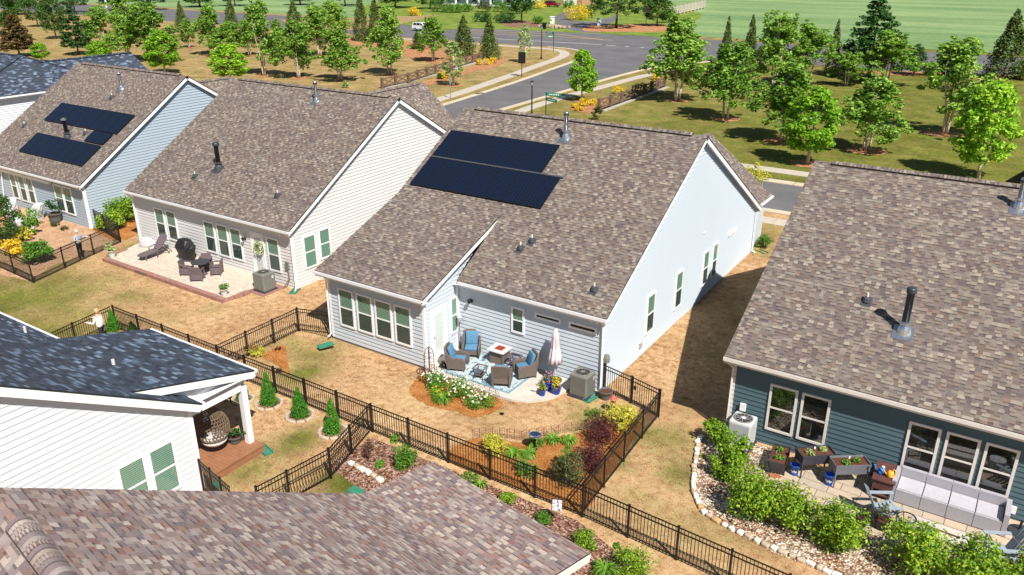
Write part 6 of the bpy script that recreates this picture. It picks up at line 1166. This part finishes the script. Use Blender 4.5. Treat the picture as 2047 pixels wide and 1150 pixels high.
pot('dark bowl planter with green leaves by the white porch post', (-21.85, 15.05, .34), .24, .26, MT['greypot'], 'deep', .35, size=.1); o = thing('folding_chair', 'red and dark folding chair in the porch shade', 'chair', (-23.6, 13.9, .34), R(30)); MT['redcloth'] = mat('red cloth', lin((168, 60, 62)), .8, .2, 10); MB().box((0, 0, .42), (.5, .46, .03)).build('seat', MT['redcloth'], o, local=True); MB().box((0, .24, .7), (.5, .03, .45)).build('backrest', MT['redcloth'], o, local=True)
for sx in (-1, 1):
    for sy in (-1, 1): MB().bar((sx*.24, sy*.22, 0), (sx*.24, sy*.2, .42), .03).build('leg', MT['black'], o, local=True)
o = thing('garden_ornament', 'small red ornament on a stake behind the porch post', 'garden ornament', G(462, 806)); MB().lathe([(.02, 0), (.02, .5)], n=6).build('stake', MT['black'], o, local=True); MB().lathe([(.03, .45), (.12, .58), (.11, .7), (.02, .78)], n=10).build('globe', MT['redcloth'], o, True, local=True)
# ---------------------------------------------------------------- patio of the teal house
zt_ = .065
def planter(label, loc, rz, m, seed, low=False):
    o = thing('raised_planter', label, 'planter', loc, rz); b = MB(); L, W, h0, h1 = 1.2, .6, .5, .88; t = .025
    if low: h0, h1 = .05, .5
    for s in (-1, 1): b.slab([(-L/2, s*W/2, h1), (L/2, s*W/2, h1), (L/2-.05, s*(W/2-.05), h0), (-L/2+.05, s*(W/2-.05), h0)], (0, -s*t, 0)); b.slab([(s*L/2, -W/2, h1), (s*L/2, W/2, h1), (s*(L/2-.05), W/2-.05, h0), (s*(L/2-.05), -W/2+.05, h0)], (-s*t, 0, 0))
    b.box((0, 0, h0+.02), (L-.12, W-.12, .02)); b.build('trough', m, o, local=True); MB().box((0, 0, h1-.09), (L-.06, W-.06, .05)).build('soil', MT['soil'], o, local=True)
    for sx in (-1, 1):
        for sy in (-1, 1): MB().box((sx*(L/2-.05), sy*(W/2-.04), h0/2+.1), (.04, .04, h0+.2)).build('leg', m, o, local=True)
    rs = np.random.default_rng(seed); C = np.array([(x+rs.normal(0, .05), rs.normal(0, .06), h1+.02) for x in (-.27, -.2, .2, .3)]); P, N = clumps(rs, C, np.full(4, .13), 45); inst(leaf_mesh('foliage', P, N, .075, LF['box' if seed != 2 else 'pale'], .6, rs), 'foliage', o); MB().box((.02, .12, h1+.03), (.05, .005, .1)).build('plant_tag', MT['white'], o, local=True); return o
planter('dark raised planter at an angle by the gravel, farthest of the three', (-5.35, 24.75, .02), R(98), MT['galvdark'], 1, True); planter('dark grey raised planter with a bucket at its left leg', (-4.25, 24.95, zt_), R(40), MT['galvdark'], 2); planter('pale grey raised planter nearest the brown deck chest', (-3.15, 25.0, zt_), R(36), MT['galv'], 3)
def bucket(label, loc):
    o = thing('bucket', label, 'bucket', loc); MB().lathe([(.125, 0), (.15, .36), (.158, .36), (.158, .385), (.14, .385), (.12, .02), (.001, .02)], n=18, cap=False).build('bucket_body', MT['bluebin'], o, True, local=True); MB().tube([(.15*math.cos(a), -.02-.0*a, .33-.14*math.sin(a)) for a in np.arange(0, 3.2, .3)], .006, 5).build('handle', MT['steel'], o, local=True); b = MB()
    for k in range(7): a0 = -2.3+.21*k; q = lambda a, z: (.1355*math.cos(a)*(1+.045*z/.2), .1355*math.sin(a)*(1+.045*z/.2), z); zz = .14+.02*math.sin(k*2.1); b.poly([tuple(1.04*c if j < 2 else c for j, c in enumerate(q(a0, zz))), tuple(1.04*c if j < 2 else c for j, c in enumerate(q(a0+.14, zz))), tuple(1.04*c if j < 2 else c for j, c in enumerate(q(a0+.14, zz+.07))), tuple(1.04*c if j < 2 else c for j, c in enumerate(q(a0, zz+.07)))])
    b.build('printed_mark', MT['white'], o, local=True)
bucket('blue bucket with white print at the dark grey planter', (-4.75, 24.52, zt_)); bucket('blue bucket with white print at the pale grey planter', (-3.63, 24.6, zt_))
o = thing('deck_chest', 'brown deck chest on legs holding two watering cans', 'chest', (-2.05, 25.2, zt_), R(2)); MB().box((0, .0, .52), (.62, 1.1, .34)).build('chest_body', MT['rust'], o, local=True, bevel=.015, seg=1); MB().box((0, 0, .71), (.7, 1.2, .05)).build('lid', MT['rust'], o, local=True); MB().box((0, 0, .14), (.5, 1.1, .03)).build('lower_shelf', MT['rust'], o, local=True)
for sx in (-1, 1):
    for sy in (-1, 1): MB().box((sx*.28, sy*.53, .25), (.05, .05, .5)).build('leg', MT['rust'], o, local=True)
def can(label, loc, m, rose=True, k=1.0):
    o = thing('watering_can', label, 'watering can', loc, R(200)); MB().lathe([(.1*k, 0), (.12*k, .08*k), (.1*k, .22*k), (.06*k, .25*k)], n=14).build('can_body', m, o, True, local=True); MB().tube([(.1*k, 0, .08*k), (.2*k, 0, .2*k), (.26*k, 0, .34*k)], [.03*k, .022*k, .018*k], 7).build('spout', m, o, True, local=True); MB().tube([(-.02, 0, .25*k), (-.1*k, 0, .32*k), (-.17*k, 0, .22*k), (-.11*k, 0, .06*k)], .016*k, 6).build('handle', m, o, True, local=True); MB().lathe([(.018*k, 0), (.05*k, .05*k), (.05*k, .06*k)], (.26*k, 0, .33*k), 10).build('rose', MT['white'] if rose else m, o, local=True)
can('yellow watering can with a white rose on the deck chest', (-1.9, 24.95, zt_+.735), MT['yellow'], True, .95); can('blue watering can on the deck chest', (-2.2, 25.0, zt_+.735), MT['skyblue'], False, .8)
cl = cover('plant_cloche', 'clear netting cloche standing on the gravel before the planters', 'cloche', (-5.75, 23.95, .02), [(.34, 0, 0), (.34, .3, 0), (.26, .55, 0), (.1, .68, 0)], MT['clearpane'], n=14, seed=4, jit=.03); tag(MB().box((-5.25, 24.05, .05), (.35, .2, .08), R(20)).build('loose_brick', MT['terracotta']), 'loose terracotta brick at the foot of the farthest planter', 'brick')
# long sofa
o = thing('sofa', 'long pale grey outdoor sofa of four seats under the triple windows', 'sofa', (-.15, 25.3, zt_)); L = 3.0
for k in range(4): x = -L/2+L*(k+.5)/4; MB().box((x, -.12, .26), (L/4-.015, .82, .46)).build('seat_module', MT['sofa'], o, local=True); MB().box((x, .36, .56), (L/4-.015, .14, .58)).build('backrest', MT['sofa'], o, local=True); MB().box((x, -.1, .505), (L/4-.03, .74, .05)).build('seat_cushion', MT['sofalight'], o, local=True, bevel=.012, seg=1)
for s in (-1, 1): MB().box((s*(L/2+.08), -.06, .4), (.14, .96, .76)).build('arm', MT['sofa'], o, local=True)
for s in (-1, 1):
    for y in (-.48, .36): MB().box((s*(L/2-.05), y, .02), (.06, .06, .05)).build('foot', MT['black'], o, local=True)
_ad = [None]
def adirondack(label, loc, rz):
    if _ad[0]: return dup(_ad[0], loc, rz, label)
    o = thing('rocking_chair', label, 'chair', loc, rz, 'grey slatted garden chairs on the tan pavers'); k = MT['adir']
    for s in (-1, 1): MB().slab([(s*.34, -.5, .62), (s*.34, .3, .60), (s*.34, .3, .57), (s*.34, -.5, .59)], (s*.13, 0, 0)).build('armrest', k, o, local=True); MB().bar((s*.36, -.4, .02), (s*.36, -.4, .6), .04, .1).build('front_leg', k, o, local=True); MB().bar((s*.28, -.42, .36), (s*.28, .55, .04), .035, .12).build('side_rail', k, o, local=True)
    for i in range(6): MB().bar((-.28, -.42+i*.11, .39-i*.035), (.28, -.42+i*.11, .39-i*.035), .085, .02).build('seat_slat', k, o, local=True)
    for i in range(5): x = -.22+i*.11; MB().bar((x, .14, .24), (x*1.15, .5, 1.0+(.08 if i == 2 else .05 if i in (1, 3) else 0)), .09, .02, up=(0, 1, .4)).build('back_slat', k, o, local=True)
    MB().bar((-.33, .3, .58), (.33, .3, .58), .05, .03).build('back_rail', k, o, local=True); _ad[0] = o; return o
adirondack('grey slatted chair beside the potted shrub at the deck chest', (-1.9, 23.75, zt_), R(120)); adirondack('grey slatted chair at the right end of the stone fire table', (1.55, 23.7, zt_), R(-60))
o = thing('side_table', 'round glass topped table next to the slatted chair', 'side table', (-1.1, 23.45, zt_)); MB().lathe([(.26, .46), (.28, .47), (.28, .49), (.26, .5)], n=24, cap=False).build('rim', MT['black'], o, local=True); MB().lathe([(.26, .485), (.001, .486)], n=24, cap=False).build('top', MT['clearpane'], o, local=True)
for k in range(3): a = 2.1*k; MB().tube([(.25*math.cos(a), .25*math.sin(a), .47), (.16*math.cos(a), .16*math.sin(a), .25), (.26*math.cos(a), .26*math.sin(a), 0)], .014, 6).build('leg', MT['black'], o, local=True)
pot('black pot with an upright shrub on the tan pavers', (-1.72, 23.15, zt_), .22, .36, MT['black'], 'olive', .5, pr=.26, size=.05, n=420); pot('black pot of low green herbs beside the hedge', (-2.25, 22.95, zt_), .2, .34, MT['black'], 'deep', .1, size=.05, n=150)
o = thing('fire_table', 'long low pale stone fire table with a dark burner slot', 'fire table', (-.2, 23.35, zt_), R(-3)); MB().box((0, 0, .2), (1.5, .6, .4)).build('base', MT['concrete'], o, local=True, bevel=.02, seg=1); MB().box((0, 0, .43), (1.6, .7, .06)).build('top', MT['concrete'], o, local=True, bevel=.01, seg=1); MB().box((0, .0, .462), (1.15, .09, .012)).build('burner_slot', MT['rust'], o, local=True)
cover('covered_table', 'small grey covered table tucked beside the right slatted chair', 'covered table', (.95, 23.1, zt_), [(.24, 0, 0), (.26, .3, 0), (.25, .42, 0), (.1, .45, 0)], MT['cover'], seed=6)
o = thing('umbrella_base', 'round dark umbrella base with a short post against the teal wall', 'umbrella base', (1.85, 25.3, zt_)); MB().lathe([(.32, 0), (.31, .06), (.1, .1)], n=24).build('disc', MT['galvdark'], o, local=True); MB().lathe([(.04, .1), (.04, .42)], n=10).build('post', MT['black'], o, local=True)
# ================================================================== STREET THINGS
def lamp_post(label, base, top):
    p = G(base[0], base[1], .41); h = ONY(base[0], top, p.y).z-.41; o = thing('street_lamp', label, 'street lamp', p); k = h/4.6
    MB().lathe([(.16, 0), (.16, .25), (.1, .45), (.075, .6), (.06, h*.85), (.09, h*.86), (.05, h*.875)], n=12).build('pole', MT['black'], o, local=True); z0 = h*.875; MB().lathe([(.09, z0), (.17*k, z0+.36*k), (.17*k, z0+.38*k)], n=8).build('lamp_glass', MT['lampglass'], o, local=True); MB().lathe([(.21*k, z0+.38*k), (.2*k, z0+.41*k), (.07*k, z0+.55*k), (.02, h)], n=8).build('lamp_hood', MT['black'], o, local=True)
    for q in range(4): a = .785+1.57*q; MB().bar((.09*math.cos(a), .09*math.sin(a), z0), (.18*k*math.cos(a), .18*k*math.sin(a), z0+.38*k), .03).build('lamp_strut', MT['black'], o, local=True)
lamp_post('black street lamp just behind the ridge of the central house', (1063, 234), 161); lamp_post('black street lamp on the grass corner near the main road', (1082, 118), 50)
def street_sign(label, base, top, dirs):
    p = G(base[0], base[1], .41); h = ONY(base[0], top, p.y).z-.41; o = thing('street_sign', label, 'street sign', p); MB().lathe([(.05, 0), (.045, h-.02), (.03, h)], n=8).build('post', MT['black'], o, local=True)
    for i, (a, L) in enumerate(dirs):
        d = Vector((math.cos(R(a)), math.sin(R(a)), 0)); z = h-.22-.5*i; s = MB(); s.bar(d*.06+Vector((0, 0, z)), d*L+Vector((0, 0, z)), .03, .34, up=(0, 0, 1)); f = s.build('name_plate', MT['sign_green'], o, local=True); n_ = Vector((-d.y, d.x, 0))
        l = MB()
        for side in (1, -1):
            for j in range(6): q0 = d*(L*.2+j*L*.115)+n_*.0175*side+Vector((0, 0, z)); l.bar(q0, q0+d*L*.075, .004, .12)
        l.build('lettering', MT['white'], f, local=True)
street_sign('green street name sign beside the lamp behind the central house', (1091, 234), 184, ((10, 1.7), (-20, 1.8))); street_sign('green street name sign at the main road junction', (1106, 105), 64, ((165, 1.9), (240, 1.2)))
p = G(1043, 154, .41); o = thing('notice_board', 'black notice board on a thin post by the side street', 'sign', p, R(35)); MB().lathe([(.06, 0), (.05, 3.0)], n=8).build('post', MT['black'], o, local=True); MB().box((0, -.05, 2.6), (1.0, .08, 1.5)).build('board', MT['black'], o, local=True); MB().lathe([(.05, 3.0), (.07, 3.3), (.01, 3.5)], n=8).build('finial', MT['black'], o, local=True)
p = G(901, 197, .41); o = thing('sign_post', 'grey back of a narrow street sign on a post near the kerb', 'sign', p, R(70)); MB().lathe([(.05, 0), (.05, 2.5)], n=8).build('post', MT['steel'], o, local=True); MB().box((0, 0, 2.1), (.3, .03, .8)).build('plate', MT['ac'], o, local=True)
p = G(958, 188, .41); tag(MB().box((p.x, p.y, .475), (1.2, .5, .05), R(80)).build('storm_drain', MT['rust']), 'rusty iron storm drain cover set in the kerb', 'drain')
def car(label, px, rz, paint, cat='car', suv=True):
    o = thing('parked_car', label, cat, G(px[0], px[1], .45), rz); L, W = 4.9, 1.95; k = 1.0; prof = [(-L/2, .45), (-L/2, .95), (-L/2+.1, 1.1), (-L/2+.35, 1.75), (-L/2+.9, 1.84), (.3, 1.82), (1.15, 1.18), (2.2, 1.05), (L/2, .85), (L/2, .45)]; b = MB(); b.slab([(x, -W/2, z) for x, z in prof], (0, W, 0)); b.build('body', paint, o, local=True, bevel=.06)
    g = MB()
    for s in (-1, 1):
        for q in ([(-2.0, 1.22), (-1.85, 1.68), (-1.1, 1.72), (-1.1, 1.22)], [(-1.0, 1.22), (-1.0, 1.72), (-.1, 1.72), (-.1, 1.22)], [(0, 1.22), (0, 1.72), (.28, 1.7), (.95, 1.22)]): P = [(x, s*(W/2+.006), z) for x, z in q]; g.poly(P if s < 0 else P[::-1])
    g.poly([(.40, -.8, 1.77), (1.14, -.85, 1.21), (1.14, .85, 1.21), (.40, .8, 1.77)][::-1]); g.build('window', MT['carglass'], o, local=True)
    for x in (-1.5, 1.5):
        for s in (-1, 1):
            T = Matrix.Translation((x, s*(W/2-.1), .36)) @ Matrix.Rotation(R(90), 4, 'X'); q = MB(); q.lathe([(.2, -.12), (.36, -.11), (.36, .11), (.2, .12)], n=20); q.v = [tuple(T @ Vector(v)) for v in q.v]; wh = q.build('wheel', MT['tyre'], o, local=True); q = MB(); q.lathe([(.2, -.125), (.2, .125)], n=14); q.v = [tuple(T @ Vector(v)) for v in q.v]; q.build('rim', MT['steel'], wh, local=True)
    for s in (-1, 1): MB().box((L/2-.05, s*.7, .85), (.12, .4, .14)).build('headlight', MT['lampglass'], o, local=True); MB().box((-L/2+.0, s*.8, 1.0), (.1, .2, .35)).build('tail_light', MT['redcloth'], o, local=True); MB().bar((-1.9, s*.75, 1.9), (.1, s*.75, 1.9), .05).build('roof_rail', MT['black'], o, local=True)
    return o
car('white estate car driving on the main road behind the trees', (846, 62), R(0), MT['carwhite']); car('dark red car parked in front of the far house', (1104, 14), R(5), MT['carred'])
# far house across the road
hp = G(962, 12, .44); fh = thing('house', 'pale blue porch house across the main road', 'house', hp); x0 = hp.x-16; x1 = hp.x+14; y0 = hp.y; S_ = MB(); S_.span((x0, y0+3, .3), (x1, y0+14, 4.2)); S_.build('wall', MT['house_pale'], fh); MB().span((x0, y0-.4, .3), (x1, y0+3, .9)).build('porch_floor', MT['white'], fh)
for k in range(7): x = x0+1+k*(x1-x0-2)/6; MB().span((x-.22, y0-.2, .9), (x+.22, y0+.24, 4.0)).build('porch_column', MT['white'], fh)
MB().span((x0-.5, y0-.6, 4.0), (x1+.5, y0+3.2, 4.5)).build('porch_beam', MT['white'], fh)
for k in range(4): x = x0+3.5+k*6.8; w_ = MB(); w_.span((x, y0+2.93, 1.5), (x+1.6, y0+2.99, 3.6)); f = w_.build('window', MT['dark'], fh); m2 = MB(); m2.span((x-.15, y0+2.88, 1.35), (x, y0+2.98, 3.75)); m2.span((x+1.6, y0+2.88, 1.35), (x+1.75, y0+2.98, 3.75)); m2.build('frame', MT['white'], f)
MB().span((hp.x+1, y0+2.9, .9), (hp.x+2.4, y0+2.97, 3.4)).build('door', MT['dark'], fh); roof_mesh(fh, [[(x0-.8, y0-.9, 4.4), (x1+.8, y0-.9, 4.4), (x1-3, y0+7, 8.5), (x0+3, y0+7, 8.5)], [(x0-.8, y0+15, 4.4), (x1+.8, y0+15, 4.4), (x1-3, y0+7, 8.5), (x0+3, y0+7, 8.5)], [(x1+.8, y0-.9, 4.4), (x1+.8, y0+15, 4.4), (x1-3, y0+7, 8.5)], [(x0-.8, y0-.9, 4.4), (x0-.8, y0+15, 4.4), (x0+3, y0+7, 8.5)]], SB)
MB().span((hp.x-2, y0-1.6, .3), (hp.x+3, y0-.4, .6)).build('porch_step', MT['concrete'], fh)
gp = G(1142, 10, .44); o = thing('garage', 'tan brick garage beside the red car', 'garage', gp); MB().span((gp.x-4, gp.y, .3), (gp.x+4, gp.y+8, 4)).build('wall', MT['brick'], o); roof_mesh(o, [[(gp.x-4.6, gp.y-.6, 3.9), (gp.x+4.6, gp.y-.6, 3.9), (gp.x+4.6, gp.y+4, 6.5), (gp.x-4.6, gp.y+4, 6.5)], [(gp.x-4.6, gp.y+8.6, 3.9), (gp.x+4.6, gp.y+8.6, 3.9), (gp.x+4.6, gp.y+4, 6.5), (gp.x-4.6, gp.y+4, 6.5)]], SB); MB().span((gp.x-3, gp.y-.05, .4), (gp.x+2, gp.y, 3)).build('garage_door', MT['white'], o)
def mailbox(label, px, m):
    p = G(px[0], px[1], .46); o = thing('mailbox_pillar', label, 'mailbox', p, R(10)); MB().box((0, 0, .8), (.9, .7, 1.6)).build('pillar', m, o, local=True, bevel=.03, seg=1); MB().box((0, 0, 1.68), (1.1, .9, .16)).build('cap', m, o, local=True); MB().box((0, -.4, 1.2), (.4, .25, .35)).build('mailbox', MT['white'], o, local=True)
mailbox('white stone mailbox pillar on a rubble mound at the driveway mouth', (1104, 48), MT['white']); mailbox('pale blue mailbox pillar in the shade of the big oak', (1198, 52), MT['house_pale'])
p = G(1104, 56, .46); o = thing('rubble_mound', 'mound of rough stones round the white mailbox pillar', 'rocks', p); rr = random.Random(4)
for i in range(46): a = rr.uniform(0, 6.28); q = rr.uniform(.8, 3.4); MB().box((q*math.cos(a)*1.2, q*math.sin(a)*.8+.6, .25), (rr.uniform(.4, .8), rr.uniform(.4, .7), rr.uniform(.4, .7)), a).build('rubble_stone', MT['rubble'], o, local=True, bevel=.1, seg=1)
p = G(1088, 58, .46); o = thing('waste_bin', 'dark wheeled bin beside the stone mailbox pillar', 'bin', p); MB().slab([(-.4, -.35, 1.25), (.4, -.35, 1.25), (.32, -.3, 0), (-.32, -.3, 0)], (0, .7, 0)).build('bin_body', MT['black'], o, local=True); MB().box((0, 0, 1.3), (.9, .85, .1)).build('lid', MT['black'], o, local=True)
p = G(1291, 52, .46); o = thing('basketball_hoop', 'basketball hoop on a pole beside the dark green tree', 'basketball hoop', p); MB().tube([(0, 0, 0), (0, 0, 3.0), (0, -.5, 3.4)], .08, 8).build('pole', MT['black'], o, local=True); MB().box((0, -.55, 3.6), (1.7, .06, 1.1)).build('backboard', MT['galv'], o, local=True)
for px, t_, lab in (((215, 18), -60, 'pale utility pole behind the far left trees'), ((54, 12), -40, 'thin pale utility pole near the left edge'), ((1044, 44), -120, None)):
    if lab: p = G(px[0], px[1]+8, .44); o = thing('utility_pole', lab, 'utility pole', p); MB().lathe([(.28, 0), (.2, 11)], n=10).build('pole', MT['utility'], o, local=True); MB().bar((-1.2, 0, 10.2), (1.2, 0, 10.2), .14).build('cross_arm', MT['wood'], o, local=True)
# ================================================================== PEOPLE
def person(label, loc, rz, pose, top, legs, hairm, k=1.0):
    """one skinned body; pose gives joint positions (x right, y forward is -y)"""
    o = thing('person', label, 'person', loc, rz); J, E, Rr = pose; me = bpy.data.meshes.new('body'); me.from_pydata([tuple(Vector(p)*k) for p in J], E, []); b = bpy.data.objects.new('body', me); COL.objects.link(b)
    md = b.modifiers.new('skin', 'SKIN'); sv = me.skin_vertices[0].data
    for i, r in enumerate(Rr): sv[i].radius = (r[0]*k, r[1]*k) if hasattr(r, '__len__') else (r*k, r*k)
    sv[0].use_root = True; ss = b.modifiers.new('s', 'SUBSURF'); ss.levels = 2; dg = bpy.context.evaluated_depsgraph_get(); m2 = bpy.data.meshes.new_from_object(b.evaluated_get(dg)); bpy.data.objects.remove(b)
    for m in (MT['skin'], top, legs, MT['black']): m2.materials.append(m)
    for p in m2.polygons:
        c = p.center/k; p.material_index = 3 if c.z < .09 else 2 if c.z < .95 and abs(c.x) < .3 and c.y > -.34 else 1 if c.z < 1.43 and (Vector((c.x, c.y, 0)).length < .60) else 0; p.use_smooth = True
    return o, inst(m2, 'body', o)
def pose_lean(a1, a2):
    J = [(0, 0, .95), (0, -.01, 1.12), (0, -.03, 1.32), (0, -.04, 1.45), (0, -.06, 1.53), (0, -.07, 1.62), (0, -.06, 1.70), (-.1, 0, .9), (-.11, -.02, .5), (-.11, .03, .08), (-.12, -.12, .03), (.1, 0, .9), (.12, .02, .5), (.13, .05, .08), (.14, -.1, .03), (-.19, -.03, 1.4), a1[0], a1[1], a1[2], (.19, -.03, 1.4), a2[0], a2[1], a2[2]]
    E = [(0, 1), (1, 2), (2, 3), (3, 4), (4, 5), (5, 6), (0, 7), (7, 8), (8, 9), (9, 10), (0, 11), (11, 12), (12, 13), (13, 14), (2, 15), (15, 16), (16, 17), (17, 18), (2, 19), (19, 20), (20, 21), (21, 22)]
    Rr = [(.20, .16), (.20, .15), (.20, .14), (.09, .09), (.055, .055), (.09, .1), (.075, .085), .1, .065, .045, .04, .1, .065, .045, .04, .07, .05, .04, .04, .07, .05, .04, .04]; return J, E, Rr
def hands_hair(o, J, hm, k=1.0):
    b = MB(); b.lathe([(.02, .13), (.07, .12), (.105, .06), (.112, .0), (.1, -.06), (.06, -.1)], (0, -.045, 1.65), 16); b.build('hair', hm, o, True, local=True)
    for w_, h_ in ((J[17], J[18]), (J[21], J[22])):
        w_, h_ = Vector(w_), Vector(h_); d = (h_-w_).normalized(); s = d.cross(Vector((0, 0, 1))).normalized(); m = MB(); m.bar(h_-d*.02, h_+d*.07, .075, .03)
        for i, l in enumerate((.06, .075, .07, .055)): q = h_+d*.07+s*(-.028+.019*i); m.tube([q, q+d*l*.6+Vector((0, 0, -.008)), q+d*l+Vector((0, 0, -.03))], [.009, .008, .006], 5)
        q = h_+s*.035; m.tube([q, q+s*.025+d*.03, q+s*.03+d*.06], [.011, .009, .007], 5); m.build('hand', MT['skin'], o, True, local=True)
pz = pose_lean(((-.33, -.12, 1.16), (-.30, -.36, 1.2), (-.29, -.44, 1.2)), ((.33, -.12, 1.16), (.28, -.36, 1.2), (.27, -.44, 1.2)))
o, b_ = person('person in a white top and dark trousers seen from behind, leaning on the picket fence', (-33.85, 17.35, 0), R(-58), pz, MT['shirtwhite'], MT['trouser'], MT['hair']); hands_hair(o, pz[0], MT['hair'])
def stripes():
    t = NT('striped shirt'); q = t.n('ShaderNodeTexCoord').outputs['Object']; w_ = t.n('ShaderNodeTexWave', wave_type='BANDS', bands_direction='X'); w_.inputs['Scale'].default_value = 12; t.l(q, w_.inputs['Vector']); t.set(t.ramp(w_.outputs[1], [(.4, lin((92, 104, 122))), (.6, lin((206, 214, 222)))]), .85); return t.m
MT['stripes'] = stripes(); pz2 = pose_lean(((-.33, -.1, 1.2), (-.36, -.36, 1.25), (-.36, -.44, 1.25)), ((.33, -.1, 1.2), (.36, -.36, 1.25), (.36, -.44, 1.25)))
o, b_ = person('person in a striped shirt and dark trousers standing at the wire mesh fence', (-45.55, 23.1, 0), R(105), pz2, MT['stripes'], MT['trouser'], MT['hairgrey']); hands_hair(o, pz2[0], MT['hairgrey'])
# ================================================================== GRASS BLADES ON THE NEAR LAWN
def inside(P, X, Y):
    c = np.zeros(len(X), bool); n = len(P)
    for i in range(n):
        x0, y0 = P[i-1]; x1, y1 = P[i]
        if y0 == y1: continue
        c ^= ((y0 > Y) != (y1 > Y)) & (X < (x1-x0)*(Y-y0)/(y1-y0)+x0)
    return c
rs = np.random.default_rng(11); n = 150000
# denser near the camera: spread over the frame's own ground area
X = rs.uniform(-52, 10, n); Y = rs.uniform(12.5, 46, n)
ok = np.ones(n, bool)
for x0, x1, y0, y1 in ((-26.1, -12.9, 26, 45), (-25.8, -20.1, 23.7, 27), (-45.3, -31.3, 26.6, 45), (-63, -50.2, 26.4, 45), (-7.8, 7, 25.7, 45), (-60, -20.8, -9, 13.0), (-27.1, -20.9, 12.9, 15.6)): ok &= ~((X > x0) & (X < x1) & (Y > y0) & (Y < y1))
for nm, P in POLYS:
    if nm in ('patio', 'mulch_bed', 'gravel_bed') and P[:, 1].max() < 48: ok &= ~inside(P, X, Y)
X, Y = X[ok], Y[ok]; gr = np.array([greenness(x, y) for x, y in zip(X, Y)]); Z = np.array([tz(x, y) for x, y in zip(X, Y)])
pat = np.sin(X*2.3+np.sin(Y*1.7)*1.5)*np.sin(Y*2.9+np.sin(X*1.3)*1.7)*.22+rs.normal(0, .13, len(X))
isg = gr+pat > .38
LF['drygrass'] = leafmat('dry grass blade', (160, 126, 88), (200, 166, 126), (222, 198, 162), .25); LF['greengrass'] = leafmat('green grass blade', (70, 88, 30), (112, 124, 48), (156, 154, 76), .25)
for nm, sel, lf, sz, lab in (('dry_grass', ~isg, 'drygrass', .085, 'dry straw coloured grass on the lawns'), ('green_grass', isg, 'greengrass', .095, 'green grass growing in patches of the lawns')):
    P = np.stack([X[sel], Y[sel], Z[sel]+.012], 1); N = np.tile([0, 0, .9], (len(P), 1)); o = bpy.data.objects.new(nm, leaf_mesh(nm, P, N, sz, LF[lf], .22, rs)); COL.objects.link(o); tag(o, lab, 'grass', kind='stuff')
# ================================================================== LIGHT
w = bpy.data.worlds.new("World"); SC.world = w; w.use_nodes = True; nt = w.node_tree; sky = nt.nodes.new('ShaderNodeTexSky'); sky.sky_type = 'NISHITA'; sky.sun_disc = False
SV = Vector((.555, -.33, .77)).normalized(); el = math.asin(SV.z); az = math.atan2(SV.x, SV.y)
sky.sun_elevation = el; sky.sun_rotation = az; sky.air_density = 1.0; sky.dust_density = .6; bg = nt.nodes['Background']; nt.links.new(sky.outputs[0], bg.inputs[0]); bg.inputs[1].default_value = .055
sd_ = bpy.data.lights.new('sun', 'SUN'); sd_.energy = 5.0; sd_.angle = R(.5); sd_.color = (1, .95, .87); so = bpy.data.objects.new('sun', sd_); COL.objects.link(so); so.rotation_euler = SV.to_track_quat('Z', 'Y').to_euler()
vs = SC.view_settings; vs.view_transform = 'Standard'; vs.look = 'None'; vs.gamma = 1; vs.exposure = .45
SC.cycles.max_bounces = 6; SC.cycles.transparent_max_bounces = 10; SC.cycles.diffuse_bounces = 3; SC.cycles.glossy_bounces = 3
